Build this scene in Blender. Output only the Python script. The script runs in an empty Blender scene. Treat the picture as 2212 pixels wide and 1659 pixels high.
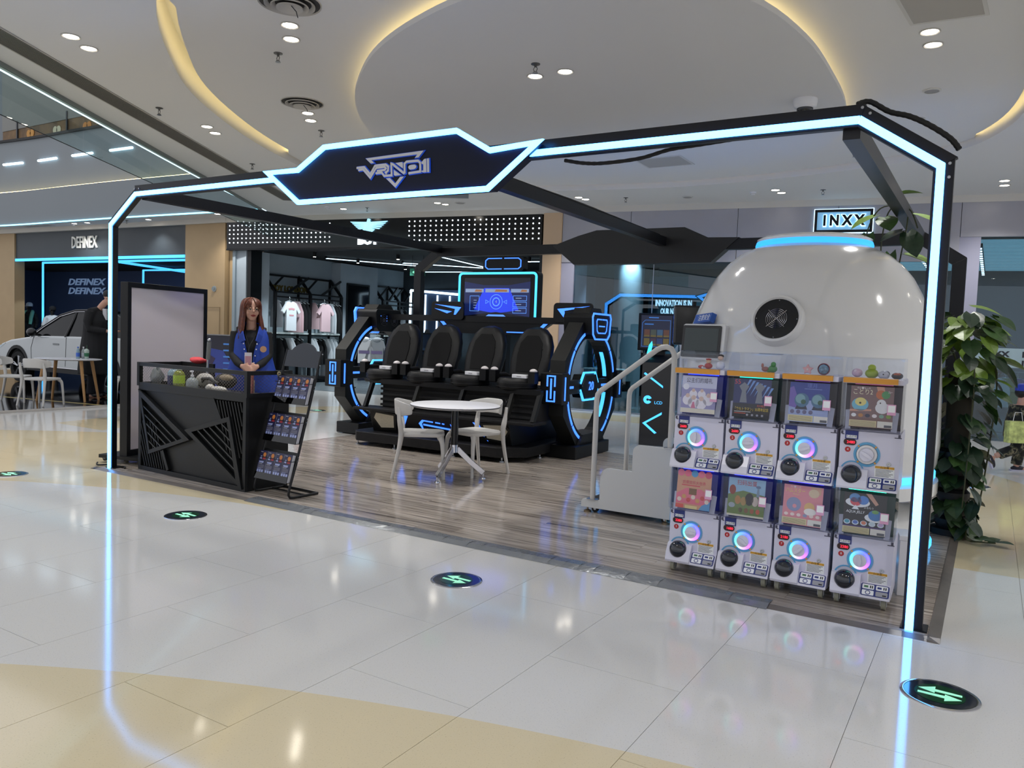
import bpy, math, random
from mathutils import Matrix, Vector
random.seed(7)
SC = bpy.context.scene
COL = SC.collection
PI = math.pi

# ---------------------------------------------------------------- camera, world, exposure
FPX, PITCH, ROLL, YAW = 1698.4, -0.0611362, 0.0370829, 0.5463726
CAM = Vector((7.55637, -4.64429, 1.5))
_fw = Vector((-math.sin(YAW) * math.cos(PITCH), math.cos(YAW) * math.cos(PITCH), math.sin(PITCH)))
_r = Vector((math.cos(YAW), math.sin(YAW), 0)); _u = _r.cross(_fw)
_R = _r * math.cos(ROLL) + _u * math.sin(ROLL); _U = -_r * math.sin(ROLL) + _u * math.cos(ROLL)
cam = bpy.data.cameras.new('camera'); co = bpy.data.objects.new('camera', cam); COL.objects.link(co)
cam.sensor_fit = 'HORIZONTAL'; cam.sensor_width = 36; cam.lens = FPX * 36 / 2212
cam.clip_start = 0.05; cam.clip_end = 200
mw = Matrix((_R, _U, -_fw)).transposed().to_4x4(); mw.translation = CAM
co.matrix_world = mw; SC.camera = co
SC.view_settings.view_transform = 'Standard'; SC.view_settings.look = 'None'
SC.view_settings.gamma = 1; SC.view_settings.use_curve_mapping = False
SC.view_settings.exposure = 0.04
W = bpy.data.worlds.new('world'); SC.world = W; W.use_nodes = True
W.node_tree.nodes['Background'].inputs[0].default_value = (0.55, 0.56, 0.60, 1)
W.node_tree.nodes['Background'].inputs[1].default_value = 1.45
DL_POWER = 112          # watts of every recessed ceiling downlight
SC.cycles.max_bounces = 6; SC.cycles.diffuse_bounces = 3; SC.cycles.glossy_bounces = 3; SC.cycles.transparent_max_bounces = 12; SC.cycles.adaptive_threshold = 0.04
SC.cycles.caustics_reflective = False; SC.cycles.caustics_refractive = False
SC.cycles.use_denoising = True; SC.cycles.sample_clamp_indirect = 6

# ---------------------------------------------------------------- helpers
def lin(c):
    return tuple(((v / 255) / 12.92 if v / 255 <= 0.04045 else ((v / 255 + 0.055) / 1.055) ** 2.4) for v in c)
MATS = {}
def mat(name, col=(200, 200, 200), rough=0.5, metal=0.0, emit=None, es=0.0, noise=None, bump=None, spec=0.5, coat=0.0, trans=0.0):
    if name in MATS: return MATS[name]
    m = bpy.data.materials.new(name); m.use_nodes = True; MATS[name] = m
    nt = m.node_tree; p = nt.nodes['Principled BSDF']
    p.inputs['Base Color'].default_value = (*lin(col), 1); p.inputs['Roughness'].default_value = rough
    p.inputs['Metallic'].default_value = metal; p.inputs['Specular IOR Level'].default_value = spec
    if coat: p.inputs['Coat Weight'].default_value = coat; p.inputs['Coat Roughness'].default_value = 0.06
    if trans: p.inputs['Transmission Weight'].default_value = trans
    if emit and not name.startswith('led_'): m.cycles.emission_sampling = 'NONE'     # small glows: seen and mirrored, not sampled as lamps
    if emit: p.inputs['Emission Color'].default_value = (*lin(emit), 1); p.inputs['Emission Strength'].default_value = es
    if noise or bump:
        tc = nt.nodes.new('ShaderNodeTexCoord'); nz = nt.nodes.new('ShaderNodeTexNoise')
        nz.inputs['Scale'].default_value = (noise or bump)[0]; nz.inputs['Detail'].default_value = 4
        nt.links.new(tc.outputs['Object'], nz.inputs['Vector'])
        if noise:
            r = nt.nodes.new('ShaderNodeValToRGB'); a = noise[1]
            r.color_ramp.elements[0].color = (*[max(0, v * (1 - a)) for v in lin(col)], 1)
            r.color_ramp.elements[1].color = (*[min(1, v * (1 + a)) for v in lin(col)], 1)
            r.color_ramp.elements[0].position = 0.3; r.color_ramp.elements[1].position = 0.7
            nt.links.new(nz.outputs['Fac'], r.inputs[0]); nt.links.new(r.outputs[0], p.inputs['Base Color'])
        if bump:
            nz2 = nt.nodes.new('ShaderNodeTexNoise'); nz2.inputs['Scale'].default_value = bump[0]
            nt.links.new(tc.outputs['Object'], nz2.inputs['Vector'])
            b = nt.nodes.new('ShaderNodeBump'); b.inputs['Strength'].default_value = bump[1]; b.inputs['Distance'].default_value = 0.01
            nt.links.new(nz2.outputs['Fac'], b.inputs['Height']); nt.links.new(b.outputs[0], p.inputs['Normal'])
    return m
def glassmat(name, tint=(235, 245, 250), refl=0.10, rough=0.0, tr=1.0):
    """thin sheet: transparent mixed with a mirror coat that grows at grazing angles"""
    if name in MATS: return MATS[name]
    m = bpy.data.materials.new(name); m.use_nodes = True; MATS[name] = m
    nt = m.node_tree; nt.nodes.remove(nt.nodes['Principled BSDF']); o = nt.nodes['Material Output']
    t = nt.nodes.new('ShaderNodeBsdfTransparent'); t.inputs[0].default_value = (*[v * tr for v in lin(tint)], 1)
    g = nt.nodes.new('ShaderNodeBsdfGlossy'); g.inputs['Roughness'].default_value = rough
    f = nt.nodes.new('ShaderNodeLayerWeight'); f.inputs[0].default_value = 0.5
    pw = nt.nodes.new('ShaderNodeMath'); pw.operation = 'POWER'; pw.inputs[1].default_value = 4.5; nt.links.new(f.outputs['Facing'], pw.inputs[0])
    mr = nt.nodes.new('ShaderNodeMapRange'); mr.inputs[3].default_value = refl; mr.inputs[4].default_value = 0.75; nt.links.new(pw.outputs[0], mr.inputs[0])
    mx = nt.nodes.new('ShaderNodeMixShader'); nt.links.new(mr.outputs[0], mx.inputs[0])
    nt.links.new(t.outputs[0], mx.inputs[1]); nt.links.new(g.outputs[0], mx.inputs[2]); nt.links.new(mx.outputs[0], o.inputs[0])
    return m

class B:
    """collects shapes in one mesh"""
    def __init__(s): s.v = []; s.f = []; s.mi = []; s.m = 0; s.T = Matrix(); s.sm = []; s.smooth = False
    def add(s, vs, fs):
        n = len(s.v); s.v += [tuple(s.T @ Vector(v)) for v in vs]
        for f in fs: s.f.append([i + n for i in f]); s.mi.append(s.m); s.sm.append(s.smooth)
        return s
    def bx(s, x0, x1, y0, y1, z0, z1):
        return s.add([(x0, y0, z0), (x1, y0, z0), (x1, y1, z0), (x0, y1, z0), (x0, y0, z1), (x1, y0, z1), (x1, y1, z1), (x0, y1, z1)],
                     [(3, 2, 1, 0), (4, 5, 6, 7), (0, 1, 5, 4), (1, 2, 6, 5), (2, 3, 7, 6), (3, 0, 4, 7)])
    def box(s, c, d): return s.bx(c[0] - d[0] / 2, c[0] + d[0] / 2, c[1] - d[1] / 2, c[1] + d[1] / 2, c[2] - d[2] / 2, c[2] + d[2] / 2)
    def prism(s, poly, a, b, ax='z'):
        """polygon extruded a..b along ax; ax y: poly is (x,z); ax x: poly is (y,z)"""
        mp = {'z': lambda p, t: (p[0], p[1], t), 'y': lambda p, t: (p[0], t, p[1]), 'x': lambda p, t: (t, p[0], p[1])}[ax]
        n = len(poly); area = sum(poly[i][0] * poly[(i + 1) % n][1] - poly[(i + 1) % n][0] * poly[i][1] for i in range(n))
        if (area < 0) != (ax == 'y'): poly = poly[::-1]
        vs = [mp(p, a) for p in poly] + [mp(p, b) for p in poly]
        fs = [tuple(range(n))[::-1], tuple(range(n, 2 * n))] + [(i, (i + 1) % n, n + (i + 1) % n, n + i) for i in range(n)]
        return s.add(vs, fs)
    def quad(s, *p): return s.add(p, [tuple(range(len(p)))])
    def tube(s, path, r, n=8, closed=False, cap=True, sq=None):
        """round tube; r a number or a list; sq=(w,h) gives a rectangular bar"""
        P = [Vector(p) for p in path]; m = len(P); rs = r if isinstance(r, (list, tuple)) else [r] * m
        if sq: n = 4
        vs = []; fs = []; up = None
        for i in range(m):
            if closed: t = (P[(i + 1) % m] - P[i - 1])
            else: t = P[min(i + 1, m - 1)] - P[max(i - 1, 0)]
            t.normalize()
            if up is None:
                up = Vector((0, 0, 1)) if abs(t.z) < 0.95 else Vector((0, 1, 0))
            x = up.cross(t); x.normalize(); up = t.cross(x); up.normalize()
            k = 1.0
            if 0 < i < m - 1 or closed:
                a = (P[i] - P[i - 1]).normalized(); b = (P[(i + 1) % m] - P[i]).normalized(); k = 1 / max(0.5, math.sqrt(max(0.25, (1 + a.dot(b)) / 2)))
            for j in range(n):
                if sq:
                    d = x * (sq[0] / 2 * (1 if j in (0, 3) else -1) * k) + up * (sq[1] / 2 * (1 if j < 2 else -1) * k)
                else:
                    an = 2 * PI * j / n; d = (x * math.cos(an) + up * math.sin(an)) * rs[i]
                vs.append(tuple(P[i] + d))
        for i in range(m if closed else m - 1):
            for j in range(n):
                a, b2 = i * n + j, i * n + (j + 1) % n; c, d2 = ((i + 1) % m) * n + (j + 1) % n, ((i + 1) % m) * n + j
                fs.append((a, b2, c, d2))
        if cap and not closed: fs += [tuple(range(n))[::-1], tuple(range((m - 1) * n, m * n))]
        sm = s.smooth
        if not sq: s.smooth = True
        s.add(vs, fs); s.smooth = sm
        return s
    def lathe(s, prof, n=24, c=(0, 0, 0), ax='z', smooth=True, a0=0, a1=2 * PI):
        full = abs(a1 - a0 - 2 * PI) < 1e-6; k = n if full else n + 1
        mp = {'z': lambda x, y, z: (c[0] + x, c[1] + y, c[2] + z), 'y': lambda x, y, z: (c[0] + x, c[1] + z, c[2] - y), 'x': lambda x, y, z: (c[0] + z, c[1] + x, c[2] + y)}[ax]
        vs = []; fs = []
        for (r, z) in prof:
            for j in range(k):
                an = a0 + (a1 - a0) * j / n; vs.append(mp(r * math.cos(an), r * math.sin(an), z))
        for i in range(len(prof) - 1):
            for j in range(k if full else n):
                j2 = (j + 1) % k; fs.append((i * k + j, i * k + j2, (i + 1) * k + j2, (i + 1) * k + j))
        sm = s.smooth; s.smooth = smooth; s.add(vs, fs); s.smooth = sm
        return s
    def cyl(s, c, r, h, n=20, ax='z', r2=None):
        r2 = r if r2 is None else r2
        return s.lathe([(0.0001, 0), (r, 0), (r, 0.0005 * h), (r2, h * 0.9995), (r2, h), (0.0001, h)], n, c, ax)
    def ball(s, c, r, n=16, k=10, sc=(1, 1, 1)):
        T = s.T; s.T = T @ Matrix.Translation(c) @ Matrix.Diagonal((*sc, 1))
        s.lathe([(max(1e-4, r * math.sin(PI * i / k)), -r * math.cos(PI * i / k)) for i in range(k + 1)], n); s.T = T
        return s
    def ring(s, pts_out, pts_in, a, b, ax='z'):
        """flat band between two matching closed polylines, extruded a..b"""
        mp = {'z': lambda p, t: (p[0], p[1], t), 'y': lambda p, t: (p[0], t, p[1]), 'x': lambda p, t: (t, p[0], p[1])}[ax]
        n = len(pts_out); vs = [mp(p, a) for p in pts_out] + [mp(p, a) for p in pts_in] + [mp(p, b) for p in pts_out] + [mp(p, b) for p in pts_in]
        fs = []
        for i in range(n):
            j = (i + 1) % n
            fs += [(i, j, n + j, n + i), (2 * n + i, 3 * n + i, 3 * n + j, 2 * n + j), (i, 2 * n + i, 2 * n + j, j), (n + i, n + j, 3 * n + j, 3 * n + i)]
        return s.add(vs, fs)
    def strip(s, pts, w, a, b, ax='y', closed=False):
        """mitred flat line of width w along 2-D pts, extruded a..b"""
        L, Rr = offs(pts, w / 2, closed), offs(pts, -w / 2, closed)
        n = len(pts)
        mp = {'z': lambda p, t: (p[0], p[1], t), 'y': lambda p, t: (p[0], t, p[1]), 'x': lambda p, t: (t, p[0], p[1])}[ax]
        if closed: return s.ring(L, Rr, a, b, ax)
        for i in range(n - 1):
            s.prism([L[i], L[i + 1], Rr[i + 1], Rr[i]], a, b, ax)
        return s
    def text(s, body, size, o, x, y, depth=0.0, align='CENTER', fit=None, shear=0.0, bold=0.0):
        """flat or raised lettering at o; x, y = unit vectors of the writing plane; fit = width in metres"""
        cu = bpy.data.curves.new('lettering', 'FONT'); cu.body = body; cu.align_x = align; cu.align_y = 'CENTER'; cu.size = size
        cu.resolution_u = 2; cu.extrude = depth / 2; cu.shear = shear; cu.offset = bold
        ob = bpy.data.objects.new('lettering', cu); COL.objects.link(ob); bpy.context.view_layer.update()
        dg = bpy.context.evaluated_depsgraph_get(); e = ob.evaluated_get(dg); me = e.to_mesh()
        x = Vector(x); y = Vector(y); z = x.cross(y); xs = [v.co.x for v in me.vertices]
        k = fit / max(1e-6, max(xs) - min(xs)) if fit and xs else 1.0
        o = Vector(o)
        s.add([o + x * v.co.x * k + y * v.co.y + z * (v.co.z + depth / 2) for v in me.vertices], [tuple(p.vertices) for p in me.polygons])
        e.to_mesh_clear(); bpy.data.objects.remove(ob); bpy.data.curves.remove(cu)
        return s
    def mesh(s, name, mats):
        me = bpy.data.meshes.new(name); me.from_pydata(s.v, [], s.f)
        for m in (mats if isinstance(mats, (list, tuple)) else [mats]): me.materials.append(m)
        me.polygons.foreach_set('material_index', s.mi); me.polygons.foreach_set('use_smooth', s.sm)
        me.update()
        if any(s.sm): me.set_sharp_from_angle(angle=math.radians(42))
        return me
def offs(pts, d, closed=False):
    out = []; n = len(pts)
    for i in range(n):
        p = Vector(pts[i][:2]); a = Vector(pts[i - 1][:2]) if (i > 0 or closed) else None; b = Vector(pts[(i + 1) % n][:2]) if (i < n - 1 or closed) else None
        d1 = (p - a).normalized() if a is not None else None; d2 = (b - p).normalized() if b is not None else None
        if d1 is None: d1 = d2
        if d2 is None: d2 = d1
        t = (d1 + d2); t = t.normalized() if t.length > 1e-6 else d1
        nrm = Vector((-t.y, t.x)); k = d / max(0.35, nrm.dot(Vector((-d1.y, d1.x))))
        out.append((p.x + nrm.x * k, p.y + nrm.y * k))
    return out
def part(name, b, mats, parent=None, label=None, bev=0, seg=2, kind=None, loc=None):
    me = b if isinstance(b, bpy.types.Mesh) else b.mesh(name, mats)
    o = bpy.data.objects.new(name, me); COL.objects.link(o)
    if parent is not None: o.parent = parent
    if label: o['label'] = label
    if kind: o['kind'] = kind
    if loc: o.location = loc
    if bev:
        md = o.modifiers.new('bevel', 'BEVEL'); md.width = bev; md.segments = seg; md.limit_method = 'ANGLE'; md.angle_limit = math.radians(35)
    return o
def thing(name, label, cat, loc=(0, 0, 0), rz=0, group=None):
    o = bpy.data.objects.new(name, None); COL.objects.link(o); o.empty_display_size = 0.1
    o.location = loc; o.rotation_euler = (0, 0, rz); o['label'] = label; o['category'] = cat
    if group: o['group'] = group
    return o
def single(name, b, mats, label, cat, group=None, loc=None, rz=0, bev=0, seg=2, kind=None):
    o = part(name, b, mats, None, label, bev, seg, kind, loc); o['category'] = cat; o.rotation_euler = (0, 0, rz)
    if group: o['group'] = group
    return o
def struct(name, b, mats, parent=None, bev=0):
    o = part(name, b, mats, parent, None, bev)
    if parent is None: o['kind'] = 'structure'
    return o
def dup(root, label, loc=None, rz=None, group=None):
    """copy a thing with its parts and sub-parts"""
    r = root.copy(); COL.objects.link(r); r['label'] = label
    if loc is not None: r.location = loc
    if rz is not None: r.rotation_euler = (0, 0, rz)
    if group: r['group'] = group
    for ch in list(root.children):
        c = ch.copy(); COL.objects.link(c); c.parent = r
        for g in list(ch.children):
            d = g.copy(); COL.objects.link(d); d.parent = c
    return r
def clone(o, parent=None, loc=None):
    c = o.copy(); COL.objects.link(c); c.parent = parent if parent is not None else o.parent
    if loc is not None: c.location = loc
    return c
def arc(c, r, a0, a1, n=12): return [(c[0] + r * math.cos(a0 + (a1 - a0) * i / n), c[1] + r * math.sin(a0 + (a1 - a0) * i / n)) for i in range(n + 1)]
def rrect(x0, x1, y0, y1, r, n=4):
    P = []
    for cx, cy, a in ((x1 - r, y1 - r, 0), (x0 + r, y1 - r, PI / 2), (x0 + r, y0 + r, PI), (x1 - r, y0 + r, 1.5 * PI)): P += arc((cx, cy), r, a, a + PI / 2, n)
    return P
def catmull(pts, n=6, closed=True):
    out = []; m = len(pts); rng = range(m if closed else m - 1)
    for i in rng:
        p = [Vector(pts[(i + k) % m] if closed else pts[min(max(i + k, 0), m - 1)]) for k in (-1, 0, 1, 2)]
        for j in range(n):
            t = j / n
            out.append(tuple(0.5 * ((2 * p[1]) + (p[2] - p[0]) * t + (2 * p[0] - 5 * p[1] + 4 * p[2] - p[3]) * t * t + (3 * p[1] - p[0] - 3 * p[2] + p[3]) * t ** 3)))
    if not closed: out.append(tuple(pts[-1]))
    return out
def Rz(a): return Matrix.Rotation(a, 4, 'Z')
def TR(x, y, z=0, a=0): return Matrix.Translation((x, y, z)) @ Matrix.Rotation(a, 4, 'Z')

# ---------------------------------------------------------------- common materials
BLACK = mat('black_paint', (10, 11, 13), 0.42, spec=.3)
BLKSAT = mat('black_satin', (14, 16, 18), 0.36, spec=.35)
BLKMET = mat('black_metal', (10, 11, 14), 0.4, spec=.35)
GREYM = mat('graphite_metal', (34, 34, 33), 0.45, spec=.35)
CHROME = mat('chrome', (215, 215, 220), 0.12, 1)
STEEL = mat('steel', (170, 172, 176), 0.28, 1)
WHITE = mat('white_plastic', (222, 222, 226), 0.35)
WHITEP = mat('white_paint', (224, 222, 216), 0.6)
RUBBER = mat('rubber', (15, 15, 16), 0.7)
LED_CY = mat('led_cyan_white', (200, 240, 255), 0.4, emit=(63, 155, 255), es=9)
LED_BL = mat('led_blue', (60, 130, 255), 0.4, emit=(62, 122, 255), es=1.75)
LED_AQ = mat('led_aqua', (60, 190, 255), 0.4, emit=(72, 176, 255), es=1.6)
LED_WH = mat('led_white', (230, 245, 255), 0.4, emit=(205, 236, 255), es=3.2)
LED_WM = mat('led_warm', (255, 240, 200), 0.4, emit=(255, 228, 158), es=7.5)
DISC = mat('downlight_lens', (255, 250, 240), 0.4, emit=(255, 246, 230), es=22)
# ================================================================ setting: floor
def floormat():
    m = bpy.data.materials.new('polished_stone'); m.use_nodes = True; nt = m.node_tree; N = nt.nodes; L = nt.links
    p = N['Principled BSDF']; g = N.new('ShaderNodeNewGeometry')
    def dist(cx, cy):
        v = N.new('ShaderNodeVectorMath'); v.operation = 'SUBTRACT'; v.inputs[1].default_value = (cx, cy, 0); L.new(g.outputs['Position'], v.inputs[0])
        fl = N.new('ShaderNodeVectorMath'); fl.operation = 'MULTIPLY'; fl.inputs[1].default_value = (1, 1, 0); L.new(v.outputs[0], fl.inputs[0])
        d = N.new('ShaderNodeVectorMath'); d.operation = 'LENGTH'; L.new(fl.outputs[0], d.inputs[0]); return d.outputs['Value']
    def cmp(val, r, op='LESS_THAN'):
        c = N.new('ShaderNodeMath'); c.operation = op; c.inputs[1].default_value = r; L.new(val, c.inputs[0]); return c.outputs[0]
    def mth(a, b, op):
        c = N.new('ShaderNodeMath'); c.operation = op; L.new(a, c.inputs[0]); L.new(b, c.inputs[1]); return c.outputs[0]
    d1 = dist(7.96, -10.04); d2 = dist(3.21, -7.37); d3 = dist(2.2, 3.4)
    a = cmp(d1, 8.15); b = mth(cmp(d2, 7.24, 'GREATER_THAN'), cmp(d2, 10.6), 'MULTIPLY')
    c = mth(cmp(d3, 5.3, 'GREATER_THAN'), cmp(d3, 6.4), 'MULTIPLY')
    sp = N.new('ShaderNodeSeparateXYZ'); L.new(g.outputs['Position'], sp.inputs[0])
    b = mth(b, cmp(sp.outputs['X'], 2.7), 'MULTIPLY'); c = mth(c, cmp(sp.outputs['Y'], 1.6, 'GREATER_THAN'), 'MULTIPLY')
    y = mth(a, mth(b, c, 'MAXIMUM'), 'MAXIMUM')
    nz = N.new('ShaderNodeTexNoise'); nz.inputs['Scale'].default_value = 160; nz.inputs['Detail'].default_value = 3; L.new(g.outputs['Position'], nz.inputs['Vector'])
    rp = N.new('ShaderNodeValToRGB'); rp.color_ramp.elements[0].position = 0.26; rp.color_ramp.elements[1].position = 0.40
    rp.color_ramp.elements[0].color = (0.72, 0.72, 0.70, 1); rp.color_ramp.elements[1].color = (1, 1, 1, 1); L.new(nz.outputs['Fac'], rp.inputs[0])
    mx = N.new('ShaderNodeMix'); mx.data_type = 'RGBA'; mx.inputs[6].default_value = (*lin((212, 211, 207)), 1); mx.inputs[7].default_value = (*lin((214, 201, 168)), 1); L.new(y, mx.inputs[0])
    ml = N.new('ShaderNodeMix'); ml.data_type = 'RGBA'; ml.blend_type = 'MULTIPLY'; ml.inputs[0].default_value = 1; L.new(mx.outputs[2], ml.inputs[6]); L.new(rp.outputs[0], ml.inputs[7])
    L.new(ml.outputs[2], p.inputs['Base Color']); p.inputs['Roughness'].default_value = 0.085; p.inputs['Specular IOR Level'].default_value = 0.85
    return m
STONE = floormat()
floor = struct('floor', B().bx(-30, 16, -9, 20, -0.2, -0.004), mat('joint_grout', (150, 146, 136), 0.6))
TW, TL = 0.6500, 1.3000
def visible(x, y):
    v = Vector((x, y, 0)) - CAM; z = v.dot(_fw)
    if z < 0.4: return False
    px = FPX * v.dot(_R) / z; py = -FPX * v.dot(_U) / z
    return abs(px) < 1250 and abs(py) < 960
tb = B().bx(-TW / 2 + 0.0012, TW / 2 - 0.0012, -TL / 2 + 0.0012, TL / 2 - 0.0012, -0.02, 0)
tme = tb.mesh('tile', STONE)
cand = []
for i in range(-55, 16):
    for j in range(-6, 16):
        x = 5.855 + (i + 0.5) * TW; y = -1.43 + (j + 0.5) * TL + (TL / 2 if i % 2 else 0)
        if not (-30 < x < 16 and -9 < y < 20): continue
        inb = 0.15 < x < 7.1 and 0.6 < y < 4.2
        if x < -6.0 and 1.3 < y < 7.4: continue
        cand.append((not visible(x, y) or inb, (Vector((x, y, 0)) - CAM).length, x, y))
cand.sort()
rest = B()
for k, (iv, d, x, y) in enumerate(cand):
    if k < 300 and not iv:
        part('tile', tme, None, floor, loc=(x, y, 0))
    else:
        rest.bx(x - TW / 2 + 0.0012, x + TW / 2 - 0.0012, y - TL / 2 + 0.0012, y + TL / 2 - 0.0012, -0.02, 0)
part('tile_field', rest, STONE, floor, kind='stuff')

# booth floor: grey oak laminate planks on a low deck
def plankmat():
    m = bpy.data.materials.new('grey_oak_laminate'); m.use_nodes = True; nt = m.node_tree; N = nt.nodes; L = nt.links; p = N['Principled BSDF']
    tc = N.new('ShaderNodeTexCoord'); oi = N.new('ShaderNodeObjectInfo'); mp = N.new('ShaderNodeMapping'); mp.inputs['Scale'].default_value = (0.9, 22, 1)
    ad = N.new('ShaderNodeVectorMath'); ad.operation = 'ADD'; mu = N.new('ShaderNodeVectorMath'); mu.operation = 'SCALE'; mu.inputs[0].default_value = (37, 11, 5)
    L.new(oi.outputs['Random'], mu.inputs['Scale']); L.new(tc.outputs['Object'], mp.inputs['Vector']); L.new(mp.outputs[0], ad.inputs[0]); L.new(mu.outputs[0], ad.inputs[1])
    nz = N.new('ShaderNodeTexNoise'); nz.inputs['Scale'].default_value = 1.6; nz.inputs['Detail'].default_value = 5; nz.inputs['Distortion'].default_value = 0.6; L.new(ad.outputs[0], nz.inputs['Vector'])
    r = N.new('ShaderNodeValToRGB'); E = r.color_ramp.elements; E[0].position = 0.30; E[1].position = 0.66
    E[0].color = (*lin((98, 90, 84)), 1); E[1].color = (*lin((186, 177, 167)), 1); e = E.new(0.47); e.color = (*lin((158, 148, 138)), 1)
    L.new(nz.outputs['Fac'], r.inputs[0])
    hs = N.new('ShaderNodeHueSaturation'); mr = N.new('ShaderNodeMapRange'); mr.inputs[3].default_value = 0.86; mr.inputs[4].default_value = 1.12
    L.new(oi.outputs['Random'], mr.inputs[0]); L.new(mr.outputs[0], hs.inputs['Value']); L.new(r.outputs[0], hs.inputs['Color']); L.new(hs.outputs[0], p.inputs['Base Color'])
    p.inputs['Roughness'].default_value = 0.12
    return m
OAK = plankmat()
PX0, PX1, PY0, PY1 = -0.12, 7.36, -0.04, 4.86
deck = struct('floor', B().bx(PX0, PX1, PY0, PY1, 0.0005, 0.006), mat('underlay', (60, 56, 52), 0.8))
pw = 0.163; rows = int(round((PY1 - PY0) / pw)); pw = (PY1 - PY0) / rows; PLK = {}
for r in range(rows):
    x = PX0; first = True
    while x < PX1 - 0.01:
        ln = 1.21 if not first else 0.35 + 0.86 * ((r * 0.37) % 1); first = False
        x2 = min(PX1, x + ln)
        if PX1 - x2 < 0.2: x2 = PX1
        key = round(x2 - x, 3)
        if key not in PLK: PLK[key] = B().bx(-key / 2 + 0.0008, key / 2 - 0.0008, -pw / 2 + 0.0008, pw / 2 - 0.0008, 0.004, 0.012).mesh('plank', OAK)
        part('plank', PLK[key], None, deck, loc=((x + x2) / 2, PY0 + (r + 0.5) * pw, 0)); x = x2
# ramped edge profile round the deck and the grey tape over its front
edge = B()
prof = [(0, 0.0), (-0.06, 0.0), (-0.008, 0.0135), (0, 0.0135)]
edge.prism([(PY0 + a, z) for a, z in prof], PX0 - 0.06, PX1 + 0.06, 'x')
edge.prism([(PX1 - a, z) for a, z in prof], PY0 - 0.06, PY1, 'y')
edge.prism([(PX0 + a, z) for a, z in prof], PY0 - 0.06, PY1, 'y')
struct('trim_1', edge, mat('edge_profile', (104, 98, 93), 0.35, noise=(9, .12)))
tp = B(); random.seed(3)
xs = [2.15 + i * 0.11 for i in range(41)]
for i in range(len(xs) - 1):
    a, b = xs[i], xs[i + 1]; h = 0.0165 + random.uniform(-.001, .0035); w = random.uniform(-.012, .010)
    tp.add([(a, -0.118, 0.0012), (b, -0.118 + 0 * w, 0.0012), (b, -0.05, h), (a, -0.05, 0.0168), (b, 0.045 + w, 0.0142), (a, 0.045, 0.0142)], [(0, 1, 2, 3), (3, 2, 4, 5)])
single('floor_tape', tp, mat('grey_tape', (128, 132, 136), 0.22, 0.35, bump=(30, .25)), 'wrinkled grey tape sealing the front edge of the booth floor', 'tape')

# ================================================================ setting: ceiling
from mathutils.geometry import tessellate_polygon
def holed(b, outer, holes, z, flip=False):
    loops = [[Vector((p[0], p[1], 0)) for p in l] for l in [outer] + holes]; pts = [q for l in loops for q in l]
    b.add([(q.x, q.y, z) for q in pts], [t for t in tessellate_polygon(loops)])
CEIL = mat('ceiling_paint', (212, 211, 210), 0.85)
ZC = 4.2; ZR = 4.29; ZT = 4.62
OUT = catmull([(1.39, -.47), (.05, .64), (-.8, 1.58), (-1.7, 3.0), (-2.35, 4.4), (-2.75, 5.7), (-2.2, 7.0), (-.9, 7.85), (.27, 8.2), (1.6, 8.52), (2.85, 8.68), (4.5, 8.55), (5.97, 8.13), (6.95, 7.6), (7.45, 6.8), (7.72, 5.7), (7.8, 4.2), (7.7, 2.4), (7.2, .7), (6.2, -.6), (4.7, -1.2), (2.9, -1.1)], 5)
ISL = catmull([(3.715, .685), (2.9, .95), (2.2, 1.32), (1.55, 1.83), (1.0, 2.36), (.5, 3.0), (.0, 3.85), (-.35, 4.9), (-.22, 6.1), (.7, 7.1), (1.7, 7.45), (2.6, 7.63), (4.08, 7.55), (5.2, 6.98), (5.78, 6.0), (5.98, 4.9), (6.02, 3.8), (5.98, 2.7), (5.75, 1.68), (5.2, .95), (4.45, .65)], 5)
def grow(pts, d):  # push a closed outline outwards by d
    c = Vector((sum(p[0] for p in pts) / len(pts), sum(p[1] for p in pts) / len(pts)))
    o = offs(pts, d, True)
    big = sum((Vector(q) - c).length for q in o) > sum((Vector(q) - c).length for q in pts)
    return o if big == (d > 0) else offs(pts, -d, True)
EDGE = [(4.3, -9), (-1.613, -.251), (-5.0, 4.92), (-7.62, 8.85)]        # rim of the atrium opening
ceil_ = B()
holed(ceil_, EDGE + [(-0.3, 10.02), (14, 12.15), (16, 12), (16, -9)], [OUT], ZC)
holed(ceil_, EDGE + [(-0.3, 10.02), (14, 12.15), (16, 12), (16, -9)], [], ZT + .3)
n = len(OUT)
for i in range(n):
    a, b2 = OUT[i], OUT[(i + 1) % n]; ceil_.quad((*a, ZC), (*b2, ZC), (*b2, ZT + .01), (*a, ZT + .01))
ceil_.add([(p[0], p[1], ZT) for p in grow(OUT, .01)], [tuple(range(n))])
ceil = struct('ceiling', ceil_, CEIL)
# floating middle panel with a slot left open along the left and right rim
MID = []
for i, p in enumerate(OUT):
    q = grow(OUT, -.16)[i]; w = 1.0 if p[0] < 1.2 and p[1] < 4.4 else (0.62 if p[0] > 7.05 and p[1] < 7.2 else 0.16)
    MID.append((p[0] + (q[0] - p[0]) * w, p[1] + (q[1] - p[1]) * w))
mb = B(); mb.prism(MID, ZR, ZR + .05, 'z'); struct('ceiling_panel', mb, CEIL, ceil)
ZI = 4.14; ISL = [(CAM.x + (x - CAM.x) * (ZI - CAM.z) / (ZC - CAM.z), CAM.y + (y - CAM.y) * (ZI - CAM.z) / (ZC - CAM.z)) for x, y in ISL]
ib = B(); ib.prism(ISL, ZI, ZI + .05, 'z'); ib.prism(grow(ISL, -.5), ZI + .04, ZR + .01, 'z'); struct('ceiling_island', ib, CEIL, ceil)
cove = thing('cove_light', 'warm yellow light strip hidden along the outer oval ceiling slot', 'light strip', (2.5, 3.5, ZR))
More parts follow.
